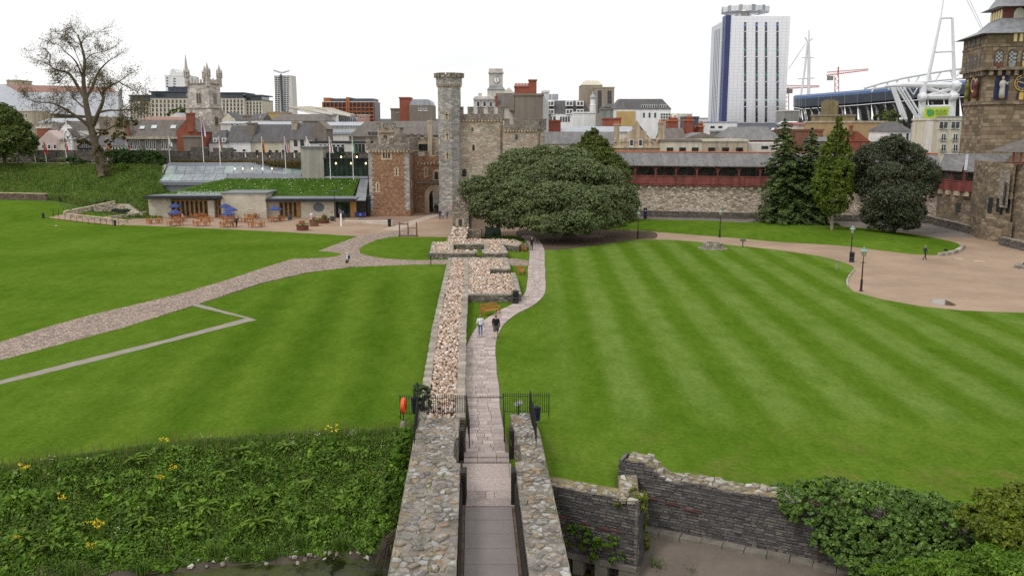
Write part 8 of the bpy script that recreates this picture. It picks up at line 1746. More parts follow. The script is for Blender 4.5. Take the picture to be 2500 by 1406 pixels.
r_ = bld('low modern building with white panels and glass strip under a thin flat roof',757,900,350,205,10,PALE,('f',FASC),[(778,842,352,360,6,1,.9,.9,'g'),(808,842,358,374,2,1,.8,.9,'d'),(866,892,352,374,3,1,.8,.9,'d')])
bld('long conservatory roof behind the street row',603,722,306,250,12,PALE,('g',297,LEADL)); bld('ochre end gable among the roofs left of the library',650,690,276,330,14,plain('ochre_render',(.52,.36,.15),.8,.1,.5),('f',BEIGE)); bld('small yellow gable beyond the street row',541,574,293,270,10,CREAM,('y',277,SLATE)); bld('second small yellow gable beyond the street row',613,640,292,280,10,CREAM,('g',278,SLATE),[(632,638,281,287,1,1)]); bld('brown flat block between the yellow gables',588,618,284,300,10,GREYR,('f',GREYR)); bld('grey slate hall roof right of the yellow gables',655,792,296,290,18,GREYR,('g',279,14,SLATEB)); bld('white sheds behind the white mansard house',538,592,302,240,10,PALE,('g',297,LEADL),[(560,586,303,308,2,1,.5,.8)])
# library with sail roofs
r_ = bld('modern glass library with three tilted sail roofs',775,868,286,360,20,GLASSB,None,[(788,798,288,299,3,1,.8,1,'b'),(828,866,288,299,8,1,.85,1,'b')]); mb = MB(); a_,b_ = frontbox(359,799,827,281,300,358.5,361); mb.box(a_,b_); a_,b_ = frontbox(358,778,788,279,300,358,361); mb.box(a_,b_); mb.build('white_panel',WHITE,r_)
for i,(x0,y0,x1,y1,x2,y2,x3,y3) in enumerate(((706,266,760,264,868,284,790,283),(735,269,800,267,800,284,790,284),(770,267,812,268,868,287,835,284))): mb = MB(); mb.extr([P(x0,y0,375),P(x1,y1,385),P(x2,y2,362),P(x3,y3,356)],(0,0,.8)); mb.build('sail_roof',plain('sail_roof',(.38,.34,.26),.6,.15,.3),r_)
for x0,y0,x1,y1 in ((730,270,796,284),(768,270,812,279),(800,271,856,283)): mb = MB(); mb.bar(P(x0,y0,355),P(x1,y1,355),.9,.7); mb.build('white_gutter',WHITE,r_)
bld('long glazed arcade roof with white ribs behind the chimney gable',790,885,307,262,10,PALE,('g',298,LEADL),[(792,884,308,316,24,1,.6,.9,'b')]); bld('lower glazed roof with white ribs behind the modern building',800,865,328,245,10,PALE,('g',318,GLASSB),[(800,862,322,330,18,1,.6,.8,'b')])
bld('grey building with hipped slate roof and red ridge left of the turret',852,1000,334,222,16,GREYR,('g',297,30,SLATEB),[(898,924,322,331,3,1,.8,.8,'d')]); bld('long slate roof with red ridge behind the turret',960,1068,312,214,12,GREYR,('g',296,SLATEB)); bld('dark slate roof behind the gate wing',985,1070,330,204,9,GREYR,('g',309,SLATEB)); bld('small pink brick house with white windows under the office slab',872,895,283,330,8,plain('pink_brick',(.50,.25,.18),.8,.1,.5),('f',PINK),[(877,892,285,292,2,1,.5,.8)])
bld('plain bright red brick tower block behind the gate',975,1000,241,290,8,BRICK,('f',BRICK)); bld('lower grey block beside the red brick tower',954,976,268,300,8,GREYR,('f',GREYR),[(968,974,272,277,2,1,.5,.7)])
r_ = bld('brown rendered theatre block with a barrel-shaped zinc roof',999,1056,257,285,12,GREYR,None,[(1020,1045,265,271,2,1,.7,1)]); a_,b_ = P(1000,257,285),P(1054,243,285); mb = MB(); mb.extr([(x,285,z) for x,z in [(a_.x,a_.z),(b_.x,a_.z),(b_.x - .3,lerp(a_.z,b_.z,.6)),(b_.x - 1.2,b_.z),(a_.x + 1.2,b_.z),(a_.x + .3,lerp(a_.z,b_.z,.6))]],(0,12,0)); mb.build('barrel_roof',LEADL,r_)
# --- white bank with clock turret, grey gable with red chimneys
D = 250.0; r_ = thing('bank_clock_turret','white stone bank with a square clock turret behind the main tower','building',(XA(1200,D,250),D,0))
def fb_(x0,x1,y0,y1,dd,nm,mt,dp=8): a_,b_ = frontbox(D + dd,x0,x1,y0,y1,D + dd,D + dd + dp); mb = MB(); mb.box(a_,b_); return mb.build(nm,mt,r_)
fb_(1157,1216,244,420,0,'wall',PORTL,14); fb_(1155,1218,240,244,-.4,'cornice',PORTL,14); fb_(1158,1215,236,240,.2,'balustrade',PORTL,13); fb_(1190,1232,220,300,1,'turret_base',PORTL,7); fb_(1194,1227,178,220,2,'turret_shaft',PORTL,4.5); fb_(1192,1229,176,179,1.6,'turret_cornice',PORTL,5.3); fb_(1194,1227,168,176,2,'turret_attic',PORTL,4.5); fb_(1168,1176,228,240,.5,'chimney',PORTL,2)
mb = MB(); x0,x1,z0,z1 = XA(1189,D,218),XA(1233,D,218),ZA(219,D),ZA(208,D); e = .9; mb.add([(x0,D + .8,z0),(x1,D + .8,z0),(x1,D + 8,z0),(x0,D + 8,z0),(x0 + e,D + 1.9,z1),(x1 - e,D + 1.9,z1),(x1 - e,D + 7,z1),(x0 + e,D + 7,z1)],[(0,1,5,4),(1,2,6,5),(2,3,7,6),(3,0,4,7)]); mb.build('skirt_roof',LEAD,r_)
c_ = P(1212,196,D + 1.95); fm = Matrix.Translation(c_) @ Matrix.Rotation(R(90),4,'X'); o_ = sub('clock_face',r_,c_); mb = MB(fm); mb.lathe([(.95,-.02),(.95,.06)],(0,0,0),20); mb.build('rim',FRD,o_); mb = MB(fm); mb.lathe([(.84,.0),(.84,.075)],(0,0,0),20); mb.build('dial',WHITE,o_); mb = MB(fm); mb.bar((0,-.1,.09),(.03,.72,.09),.1,.02); mb.bar((0,.1,.095),(.22,-.62,.095),.1,.02); [mb.bar((.66 * math.sin(i * .5236),.66 * math.cos(i * .5236),.085),(.8 * math.sin(i * .5236),.8 * math.cos(i * .5236),.085),.06,.01) for i in range(12)]; mb.build('clock_hands',BLACK,o_)
wins(r_,D - .02,1160,1206,248,262,3,1,.5,.9)
r_ = bld('brown rendered gable wall with red brick chimneys behind the side tower',1256,1326,234,195,9,GREYR,('f',GREYR)); chim(r_,1256,1292,214,234,195.3,BRICK,10,2); chim(r_,1291,1310,198,232,195.2,BRICK,0,2); mb = MB(); mb.extr([P(1243,270,195),P(1257,270,195),P(1257,234,195),P(1252,236,195),P(1246,246,195)],(0,9,0)); mb.build('gable_shoulder',GREYR,r_)
r_ = bld('pale pedimented house with slate roof and one skylight',1216,1256,262,200,8,PALE,('g',228,SLATEB)); skylights(r_,200,[(1229,1235,246,253,1.6)]); mb = MB(); mb.extr([P(1226,229,204),P(1258,229,204),P(1242,214,204)],(0,3,0)); mb.build('pediment',PALE,r_); chim(r_,1209,1214,238,262,200,BRICK,1)
bld('narrow white rendered strip building with drainpipes',1326,1340,226,200,9,WHITE,('f',WHITE))
# --- right of the towers
r_ = bld('white modern block with dark mansard bands and square windows',1336,1440,278,300,14,WHITE,('m',246,3,SLATE),[(1366,1392,286,298,4,1,.6,1,'d'),(1340,1358,286,298,2,1,.6,1,'d')])
for px in (1344,1390,1416): 
 for py in (247,267): mb = MB(); a_,b_ = frontbox(300,px - 9,px + 9,py,py + 13,299.6,303); mb.box(a_,b_); mb.build('dormer',WHITE,r_); wins(r_,299.55,px - 8,px + 8,py + 1,py + 12,2,1,.85,.85)
for px,pw in ((1342,5),(1356,7)): a_,b_ = frontbox(306,px - pw,px + pw,230,244,306,309); mb = MB(); mb.box(a_,b_); mb.build('roof_plant',LEADL,r_)
bld('plain white blank wall in front of the white modern block',1400,1453,277,280,8,WHITE,('f',WHITE)); bld('brown concrete office tower with a cream cap',1421,1471,208,430,20,plain('tan_concrete',(.36,.30,.23),.85,.08,.3,streak=.2),('m',197,4,CREAM)); bld('shorter brown concrete tower with dark glazed strips',1453,1500,215,425,18,plain('tan_concrete',(.36,.30,.23),.85,.08,.3,streak=.2),('f',BEIGE),[(1459,1469,222,276,1,6,.9,.95,'d'),(1483,1493,222,276,1,6,.9,.95,'d')])
p = P(1447,275,298); r_ = thing('white_cupola','slender white cupola with a domed cap','cupola',(p.x,p.y,0)); mb = MB(); z = lambda py: ZA(py,298); mb.lathe([(1.0,0),(1.0,z(258)),(1.15,z(257)),(.85,z(256)),(.85,z(243))],(p.x,p.y,0),8); mb.build('lantern',WHITE,r_); mb = MB(); mb.lathe([(1.0,z(242)),(1.05,z(238)),(.8,z(234)),(.3,z(231)),(.25,z(228)),(.02,z(222))],(p.x,p.y,0),10); mb.build('dome',LEADL,r_)
r_ = bld('white building with tall slate mansard and glazed corner',1500,1638,267,262,14,WHITE,('m',242,4,SLATE),[(1520,1540,276,288,1,1,.3,.9,'d'),(1565,1606,276,288,3,1,.3,.9,'d')]); wins(r_,262.4,1565,1603,256,266,7,1,.92,.9,'g',.3); wins(r_,262.4,1610,1631,256,266,4,1,.92,.9,'g',.3); wins(r_,261.9,1612,1637,277,312,4,5,.92,.92,'g'); mb = MB(); a_,b_ = frontbox(261.8,1505,1550,272,310,261.7,262); mb.box(a_,b_); mb.build('ochre_panel',plain('ochre_render',(.52,.36,.15),.8,.1,.5),r_)
bld('small dark slate mansard left of the tall one',1474,1506,262,275,10,SLATEG,('m',254,2,SLATE)); bld('grey weathered copper tank house',1470,1500,268,265,8,plain('weathered_zinc',(.24,.27,.25),.7,.2,.5,streak=.4),('f',GREYR))
bld('red brick block with a chimney behind the Dutch gable house',1477,1516,292,235,8,BRICK,('f',BRICK)); r_ = bld('red brick house end with a plain chimney left of the long slate roof',1336,1369,298,210,8,BRICK,('f',BRICK)); bld('grey low slate shoulder left of the long slate roof',1328,1345,280,215,8,GREYR,('g',272,SLATE))
bld('long slate-roofed house with a cream eaves band behind the conifer',1330,1500,352,188,10,CREAM,('g',322,SLATEG)); bld('long ribbed metal roof behind the conifer',1370,1545,322,220,10,PALE,('g',309,LEADL))
# Dutch gable house
D = 187.0; r_ = thing('dutch_gable_house','ornate bath stone house with a curved Dutch gable and pinnacles','house',(XA(1555,D,350),D,0)); fb2 = lambda x0,x1,y0,y1,dd,nm,mt,dp=6: MB().box(*frontbox(D + dd,x0,x1,y0,y1,D + dd,D + dd + dp)).build(nm,mt,r_)
fb2(1498,1612,347,400,0,'wall',BATHST,8); fb2(1495,1614,359,362,-.4,'cornice',BATHST,8); gp_ = [(1520,347),(1525,337),(1532,333),(1532,322),(1545,318),(1549,310),(1547,305),(1555,294),(1563,305),(1561,310),(1566,318),(1579,322),(1579,333),(1586,337),(1591,347)]
mb = MB(); mb.extr([P(x,y,D - .1) for x,y in gp_],(0,.8,0)); mb.build('curved_gable',BATHST,r_); mb = MB(); mb.extr([P(x,y,D + .8) for x,y in ((1520,346),(1591,346),(1556,300))],(1.5,9,0)); mb.build('roof',SLATEB,r_); wins(r_,D - .12,1534,1549,341,358,1,1,.65,.95); wins(r_,D - .12,1556,1571,341,358,1,1,.65,.95)
for px in (1516,1577,1591,1605,1502): p = P(px,347,D - .1); mb = MB(); mb.lathe([(.25,0),(.22,.3),(.32,.5),(.15,.8),(.03,1.0)],p,7); mb.build('pinnacle',BATHST,r_)
chim(r_,1500,1512,306,346,D + 2,BATHST,3); chim(r_,1608,1622,303,346,D + 2,BATHST,3)
r_ = bld('flat-roofed cream building with three dark windows',1613,1716,346,186,9,CREAM,('f',GREYR),[(1620,1712,361,372,3,1,.5,1,'d')]); bld('flat-roofed beige building with dark downpipes',1717,1826,346,185.5,9,BEIGE,('f',CREAM),[(1720,1822,361,372,3,1,.48,1,'d')]); bld('plain pale building right of the beige flat block',1827,1920,349,187,9,PALE,None,[(1858,1876,357,364,1,1,.9,1,'d')]); bld('dark lean-to roof behind the flat-roofed cream building',1640,1790,348,197,12,GREYR,('y',328,SLATEG)); bld('brown slate roof right of the Dutch gable house',1622,1672,340,200,10,GREYR,('g',313,SLATEB))
r_ = bld('hipped slate roof hall with four skylights over a red brick eaves',1776,1915,343,200,16,BRICK,('g',310,26,SLATEG)); skylights(r_,200,[(1835,1842,314,319,7),(1850,1857,314,319,7),(1865,1872,314,319,7),(1881,1888,314,319,7)])
for i,(x0,x1,y0,lab,mt) in enumerate(((1632,1656,291,'red brick chimney stack with pots left of the white terrace',BRICK),(1676,1692,290,'tall red brick chimney stack beside the navy shed',BRICK),(1706,1718,305,'small red chimney before the podium',BRICK),(1672,1682,319,'left of the red brick piers by the cream wall',BRICK),(1693,1704,319,'right of the red brick piers by the cream wall',BRICK))): r_ = bld(lab,x0,x1,y0 + 6,215 + i,4,mt,('f',TERRA),name='chimney_stack'); chim(r_,x0 + 2,x1 - 2,y0,y0 + 6,215 + i,mt,2)
bld('white terrace with small windows behind the red chimneys',1640,1690,280,320,8,PALE,('f',WHITE),[(1655,1688,294,304,3,1,.5,.9)]); bld('navy shed beside the office podium',1672,1706,288,300,8,NAVY,('f',NAVY)); bld('cream vaulted roof house left of the navy shed',1640,1672,286,310,8,PALE,('y',280,CREAM)); bld('pale low warehouse on the horizon left of the high-rise',1690,1735,290,520,20,WHITE,('f',LEADL))
bld('wide grey podium under the high-rise',1795,1925,302,330,20,plain('podium_grey',(.21,.22,.25),.6,.1,.2),('f',LEADL)); bld('white podium wing with two dark windows',1726,1800,300,320,20,WHITE,('f',LEADL),[(1730,1768,306,316,2,1,.5,.5,'d')]); bld('grey stone base with roof clutter before the podium',1748,1840,322,260,8,GREYR,('f',LEADL))
# --- white high-rise with ring on top
D = 470.0; r_ = thing('high_rise','tall white clad office tower with four dark window strips, navy side and rooftop ring','building',(XA(1840,D,200),D + 15,0)); xa,xc,xb = XA(1742,D + 22,150),XA(1780,D,150),XA(1924,D,150); zt = ZA(40,D)
WP = bricks('white_cladding',(.93,.93,.95),(.90,.90,.93),(.72,.72,.78),.9,.62,.1,.03); [setattr(q,'offset',0.0) for q in WP.node_tree.nodes if q.type == 'TEX_BRICK']; _b = WP.node_tree.nodes['Principled BSDF']; _b.inputs['Metallic'].default_value = .65; _b.inputs['Roughness'].default_value = .4; PALEM = plain('pale_metal_side',(.60,.62,.68),.4,.06,.1)
mb = MB(); mb.prism([(xc,D),(xb,D),(xb,D + 30),(xc,D + 30)],0,zt); mb.build('white_slab',WP,r_); mb = MB(); mb.prism([(xa,D + 24),(xc - 3,D + 6),(xc - .1,D + 6),(xc - .1,D + 30),(xa,D + 30)],0,ZA(62,D + 20)); mb.build('side_wing',PALEM,r_)
mb = MB(); mb.prism([(xc - 2.6,D + .5),(xc - .05,D - .4),(xc - .05,D + 8),(xc - 2.6,D + 8)],0,zt + .5); mb.build('navy_fin',plain('blue_navy',(.045,.06,.16),.4,.1,.1),r_)
for i in range(4): f0 = (i + .55) / 5.2; a_ = Vector((xa,D + 23.9)).lerp(Vector((xc - 3,D + 5.9)),f0); b_ = Vector((xa,D + 23.9)).lerp(Vector((xc - 3,D + 5.9)),f0 + .07); mb = MB(); mb.prism([a_,b_,b_ + Vector((0,.3)),a_ + Vector((0,.3))],0,ZA(75,D + 20)); mb.build('side_strip',NAVY,r_)
GRN = plain('green_panel',(.05,.32,.20),.5,.1,.2); PBL = plain('blue_panel',(.14,.26,.55),.5,.1,.2); AQ = plain('aqua_panel',(.30,.50,.48),.5,.1,.2)
for px in (1819,1847,1870,1898):
 for j in range(20):
  y0 = 55 + j * 12.2; mt = {0: PBL,5: GRN,10: GRN,15: AQ}.get(j)
  a_,b_ = frontbox(D,px - 2.6,px + 2.6,y0,y0 + 11.8,D - .25,D - .02); mb = MB(); mb.box(a_,b_); mb.build('window',GLASS,r_)
  if j % 5 in (0,1): a_,b_ = frontbox(D,px - 2.6,px + 2.6,y0 + 4 if mt else y0 + 9.8,y0 + 9.6 if mt else y0 + 12,D - .32,D - .27); mb = MB(); mb.box(a_,b_); mb.build('spandrel_panel',mt or PALEM,r_)
cx_,cy_ = XA(1834,D,20),D + 12; zr = ZA(25,D); RO_ = (XA(1893,D,20) - XA(1776,D,20)) / 2
for i in range(36):
 a0,a1 = 2 * math.pi * (i + .04) / 36,2 * math.pi * (i + .96) / 36; mb = MB(); pts = [(cx_ + RO_ * math.cos(a),cy_ + RO_ * math.sin(a)) for a in (a0,a1)]; q_ = [(cx_ + (RO_ - .4) * math.cos(a),cy_ + (RO_ - .4) * math.sin(a)) for a in (a1,a0)]; mb.prism(pts + q_,zr,zr + (2.5 if i % 3 else 2.9)); mb.build('ring_panel',STEELW if i % 3 else LEADL,r_)
for i in range(18): a = 2 * math.pi * i / 18; mb = MB(); mb.bar((cx_,cy_,zr + .6),(cx_ + RO_ * math.cos(a),cy_ + RO_ * math.sin(a),zr),.25,.3); mb.build('ring_spoke',LEAD,r_)
mb = MB(); mb.lathe([(2.5,zt),(2.2,zr + .8)],(cx_,cy_,0),10); mb.build('ring_hub',CONC,r_)
# --- brick, tan and white buildings under the stadium
bld('red brick wall behind the spruces',1905,2010,320,215,8,BRICKB,('f',BRICKB)); bld('maroon metal roof left of the tan warehouse',1945,2003,305,240,10,PALE,('g',299,plain('maroon_roof',(.26,.06,.06),.6,.1,.3))); bld('white shed with pitched roof at the foot of the high-rise',1922,1954,303,260,10,PALE,('g',297,WHITE)); bld('beige stadium plinth right of the high-rise',1915,1952,272,380,12,CONC,('f',PALE)); bld('slate lean-to behind the columnar tree',1990,2035,345,200,8,GREYR,('g',335,SLATEG))
bld('large tan brick warehouse wall under the stadium',2002,2165,300,225,12,BRICKY,('f',BEIGE)); r_ = bld('lichened stone stair tower on the tan warehouse',2006,2088,284,228,8,plain('lichen_stone',(.24,.20,.11),.9,.25,.6,streak=.3),('f',GREYR)); mb = MB(); mb.box(*frontbox(228.5,2019,2047,247,284,228.5,233)); mb.box(*frontbox(228.4,2025,2042,243,247,229,232)); mb.build('tower',plain('lichen_stone',(.24,.20,.11),.9,.25,.6,streak=.3),r_)
r_ = bld('red brick house with sloping gable behind the dark oak',2066,2126,346,205,9,BRICK,None); mb = MB(); mb.extr([P(2066,346,204.8),P(2126,346,204.8),P(2094,321,204.8),P(2070,321,204.8)],(0,8,0)); mb.build('gable',BRICK,r_); chim(r_,2077,2082,310,330,204,BRICKB,1)
r_ = bld('white panelled house with a hipped slate roof right of the warehouse',2164,2226,321,205,10,WHITE,('g',297,20,SLATE),[(2166,2224,326,342,3,1,.25,.9,'d')]); bld('narrow brown brick infill with steel flues',2226,2250,318,206,9,BRICKB,None)
for px,yt in ((2228,308),(2250,312)): p = P(px,yt,203); o_ = thing('steel_flue','tall %s galvanised flue pipe by the brown brick infill' % ('left' if px < 2240 else 'right'),'flue',(p.x,203,0)); mb = MB(); mb.tube([(p.x,203,0),(p.x,203,p.z)],.32,10); mb.build('pipe',LEADL,o_); mb = MB(); mb.lathe([(.4,p.z),(.42,p.z + .4),(.1,p.z + .7)],(p.x,203,0),10); mb.build('cowl',LEAD,o_)
r_ = bld('cream apartment house with juliet balconies beside the clock tower',2280,2360,294,190,10,CREAM,('f',CREAM),[(2288,2346,297,315,2,1,.75,.95),(2288,2346,326,345,2,1,.42,.9),(2288,2346,352,371,2,1,.42,.9)]); mb = MB(); mb.prism([(XA(2262,192,300),192),(XA(2280,190,300) - .02,190.1),(XA(2280,190,300) - .02,199),(XA(2256,199,300),199)],0,ZA(296,190)); mb.build('grey_side',PALE,r_); mb = MB(); mb.add([P(2270,296,191),P(2362,293,189.6),P(2350,284,195),P(2290,284,195)],[(0,1,2,3)]); mb.build('roof',SLATE,r_)
for py in (345,371,314):
 for px in (2302.5,2331.5):
  a_,b_ = frontbox(189.6,px - 8,px + 8,py - 7,py,189.5,189.9); mb = MB(); mb.bar((a_[0],189.6,b_[2]),(b_[0],189.6,b_[2]),.06); mb.bar((a_[0],189.6,a_[2]),(b_[0],189.6,a_[2]),.06); [mb.bar((lerp(a_[0],b_[0],i / 8),189.6,a_[2]),(lerp(a_[0],b_[0],i / 8),189.6,b_[2]),.03) for i in range(9)]; mb.build('balcony_rail',FRD,r_)
# --- stadium
r_ = thing('stadium','long dark stadium bowl with blue rim, raking white columns and exposed masts','stadium',(XA(2150,400,250),420,0)); DS = plain('stadium_shell',(.055,.065,.085),.5,.15,.2); BL = plain('stadium_blue_rim',(.06,.12,.26),.45,.1,.2)
S0 = [(1937,236,430),(1942,233,425),(1960,232,415),(2100,220,370),(2250,205,330),(2420,190,295)]; dy = [26,30,34,36,38,42]
n = 22; tp,bt2 = [],[]
for i in range(n + 1):
 f = i / n * (len(S0) - 1); j = min(int(f),len(S0) - 2); g_ = f - j; x,y,d = (lerp(S0[j][q],S0[j + 1][q],g_) for q in range(3)); h = lerp(dy[j],dy[j + 1],g_); tp.append((x,y,d)); bt2.append((x,y + h,d))
for i in range(n):
 (x0,y0,d0),(x1,y1,d1) = tp[i],tp[i + 1]; x1 -= .12; (u0,v0,e0),(u1,v1,e1) = bt2[i],bt2[i + 1]; m0,m1 = lerp(y0,v0,.28),lerp(y1,v1,.28)
 mb = MB(); mb.face([P(x0,m0,d0 - 1),P(x1,m1,d1 - 1),P(u1 - .12,lerp(m1,v1,.8),e1 - 1),P(u0,lerp(m0,v0,.8),e0 - 1)]); mb.face([P(u0,lerp(m0,v0,.8),e0 - 1),P(u1 - .12,lerp(m1,v1,.8),e1 - 1),P(u1,v1,e1 + 4),P(u0,v0,e0 + 4)]); mb.build('shell_panel',DS,r_)
 mb = MB(); mb.face([P(x0,y0,d0 + 4),P(x1,y1,d1 + 4),P(x1,lerp(y1,m1,.45),d1 - .5),P(x0,lerp(y0,m0,.45),d0 - .5)]); mb.face([P(x0,lerp(y0,m0,.45),d0 - .5),P(x1,lerp(y1,m1,.45),d1 - .5),P(x1,m1,d1 - .95),P(x0,m0,d0 - .95)]); mb.build('rim_panel',BL,r_)
mb = MB(); [mb.face([P(bt2[i][0],bt2[i][1] + 1,bt2[i][2] + 9),P(bt2[i + 1][0],bt2[i + 1][1] + 1,bt2[i + 1][2] + 9),P(bt2[i + 1][0],330,bt2[i + 1][2] + 30),P(bt2[i][0] + 12,320,bt2[i][2] + 30)]) for i in range(1,n)]; mb.build('seating_underside',plain('stand_underside',(.14,.135,.13),.8,.2,.15),r_)
mb = MB(); [mb.face([P(tp[i][0],tp[i][1],tp[i][2] + 4),P(tp[i + 1][0],tp[i + 1][1],tp[i + 1][2] + 4),P(tp[i + 1][0] + 30,tp[i + 1][1] + 4,tp[i + 1][2] + 60),P(tp[i][0] + 30,tp[i][1] + 4,tp[i][2] + 60)]) for i in range(n)]; mb.build('roof_deck',DS,r_)
for i in range(16): x = 1962 + i * 17.2 + i * i * .25; y0 = 267 - (x - 1962) * .052; d = lerp(415,330,(x - 1962) / 300); mb = MB(); mb.tube([P(x,y0,d + 5),P(x + 4,y0 + 12,d),P(x + 9,y0 + 42,d + 2)],[.5,.55,.5],7); mb.build('raking_column',STEELW,r_)
D = 300; tb = lambda nm,pts,w,dd=0: MB().tube([P(x,y,D + dd) for x,y in pts],w,8).build(nm,STEELW,r_)
tb('white_boom',[(2160,211),(2200,208),(2335,209)],[.2,.9,1.1]); tb('tower_leg',[(2256,200),(2252,240),(2250,292)],1.15); tb('tower_leg',[(2330,205),(2325,245),(2323,290)],1.15); tb('cross_brace',[(2258,238),(2330,214)],.75); tb('cross_brace',[(2258,213),(2330,240)],.75); tb('cross_beam',[(2252,237),(2330,236)],1.0); tb('cross_beam',[(2250,262),(2325,260)],.6)
for (x,y) in ((2334,209),(2327,236),(2252,238)): c_ = P(x,y,D - 1); mb = MB(Matrix.Translation(c_) @ Matrix.Rotation(R(75),4,'Y')); mb.lathe([(.9,-1.3),(1.5,-1.0),(1.5,.8),(1.0,1.1),(.35,2.0)],(0,0,0),14); mb.build('node_drum',STEELW,r_)
for x0,y0,x1,y1 in ((2176,214,2203,292),(2180,214,2209,292),(2184,214,2214,292),(2190,214,2238,290),(2198,214,2246,294),(2206,214,2256,294)): tb('raking_stay',[(x0,y0),(x1,y1)],.32,-3)
tb('mast',[(2262,205),(2275,150),(2297,44)],[.65,.55,.4]); tb('mast',[(2330,205),(2328,140),(2325,44)],[.65,.55,.4]); tb('mast_tie',[(2297,45),(2325,44)],.3); tb('mast_tie',[(2279,128),(2327,126)],.3); tb('cable',[(2297,44),(2312,-60)],.18); tb('cable',[(2340,-40),(2395,70)],.1); tb('cable',[(2348,-40),(2400,70)],.1)
tr = [(2110,216),(2150,204),(2210,190),(2290,176),(2360,166)]; tb('roof_truss',tr,.5,40); tb('roof_truss',[(2130,218),(2220,204),(2300,196),(2370,190)],.4,40)
for i in range(9): x = 2140 + i * 26; y0 = 207 - (x - 2140) * .185; tb('truss_web',[(x,y0),(x - 12 + (i % 2) * 16,y0 + 18)],.35,40)
for i in range(6): x = 2190 + i * 26; tb('truss_web',[(x,212),(x + 14,222 + (i % 2) * 10),(x + 26,212)],.28,3)
mb = MB(); mb.extr([P(2258,264,296),P(2318,262,296),P(2312,291,296),P(2256,292,296)],(0,.2,0)); mb.build('green_banner',plain('lime_banner',(.50,.64,.06),.7,.06,.3),r_)
mb = MB(); mb.extr([P(2264,268,295.8),P(2274,267,295.8),P(2281,272,295.8),P(2279,281,295.8),P(2269,284,295.8),P(2264,280,295.8)],(0,-.05,0)); mb.build('banner_mark',plain('banner_green',(.08,.30,.12),.7,.2,.6),r_)
TMPS = bpy.data.scenes.new('tmp')
def text(s_,p,h,mat,parent,w=None,name='lettering'):
 cu = bpy.data.curves.new(name,'FONT'); cu.body = s_; cu.size = h; cu.extrude = .02; cu.align_x = 'LEFT'; to = bpy.data.objects.new('tmp',cu); TMPS.collection.objects.link(to); TMPS.view_layers[0].update(); dg = TMPS.view_layers[0].depsgraph; me_ = bpy.data.meshes.new_from_object(to.evaluated_get(dg)); bpy.data.objects.remove(to)
 o_ = link(name,me_,None,parent,Vector(p) - world_loc(parent),(R(90),0,0)); me_.materials.clear(); me_.materials.append(mat)
 if w: o_.scale = (w / max(.01,max(v.co.x for v in me_.vertices)),1,1)
 return o_
DG = plain('banner_text',(.05,.16,.06),.7,.1,1)
text('RUGBY',P(2284,275,295.6),1.35,DG,r_,4.2); text('WORLD CUP',P(2284,281,295.6),.8,DG,r_,4.0)
# far mast pair, cranes
r_ = thing('stadium_mast','slim white stadium mast with stays right of the high-rise','mast',(XA(1974,440,200),440,0)); D = 440; tb = lambda nm,pts,w,dd=0,mt=STEELW: MB().tube([P(x,y,D + dd) for x,y in pts],w,6).build(nm,mt,r_)
tb('mast_shaft',[(1974,235),(1975,150),(1975,75)],[.8,.7,.3]); tb('mast_strut',[(1955,236),(1966,160),(1972,105)],.5); tb('spreader',[(1957,141),(1987,141)],.3); tb('spreader',[(1948,193),(1989,191)],.3); tb('stay',[(1968,104),(1925,168)],.16); tb('stay',[(1966,108),(1925,172)],.12); tb('mast_head',[(1966,92),(1972,104),(1984,94)],.4)
for lab,px,yt,yb,jl,jr,D in (('red and white tower crane above the stadium',2043,165,232,2018,2120,460),('smaller red tower crane partly hidden by the high-rise',1921,216,262,1919,2000,480)):
 r_ = thing('tower_crane',lab,'crane',(XA(px,D,220),D,0),group='tower cranes'); w = 1.0; jy = yt + 21 if D == 460 else yt + 2
 mb = MB()
 for sx in (-1,1): mb.tube([P(px,330,D) + Vector((sx * w,0,0)),P(px,jy,D) + Vector((sx * w,0,0))],.22,4)
 z0,z1 = ZA(300,D),ZA(jy,D); n = 16; c_ = XA(px,D,200)
 for i in range(n): a_,b_ = lerp(z0,z1,i / n),lerp(z0,z1,(i + 1) / n); s_ = 1 if i % 2 else -1; mb.tube([(c_ - w * s_,D,a_),(c_ + w * s_,D,b_)],.14,4)
 mb.build('mast',REDST,r_); rise = -14 if D == 460 else -5; a_,b_ = P(jl,jy - 1,D),P(jr,jy + rise,D); mb = MB(); mb.tube([a_,b_],.25,4); up = Vector((0,0,1.7)); mb.tube([a_ + up,b_ + up * .4],.2,4)
 for i in range(22): p0,p1 = a_.lerp(b_,i / 22),a_.lerp(b_,(i + 1) / 22); mb.tube([p0,p0.lerp(p1,.5) + up * (1 - .6 * i / 22),p1],.1,4)
 mb.build('jib',REDST,r_); mb = MB(); mb.tube([P(px + 3,jy,D),P(px + 4,yt - 1,D)],.4,5); mb.build('apex',REDST,r_); p = P(jl + 8,jy + 3,D); mb = MB(); mb.box((p.x - 1.2,D - .8,p.z - 1.6),(p.x + 1.6,D + .8,p.z + .6)); mb.build('counterweight',CONC,r_)
# town trees
for lab,px,py,D,r0,rz in (('round green tree before the stadium columns',2168,294,245,3.0,2.0),('small green tree by the church tower',440,278,330,3.4,1.6)):
 p = P(px,py,D); tree('town_tree',lab,(p.x,D,0),[((p.x + dx,D,p.z + dz),(r0 * .7,r0 * .7,rz)) for dx,dz in ((-r0 * .6,-.3),(0,.6),(r0 * .6,-.2),(0,-1.5))],1800,.55,BROAD,.3,BARK,False)
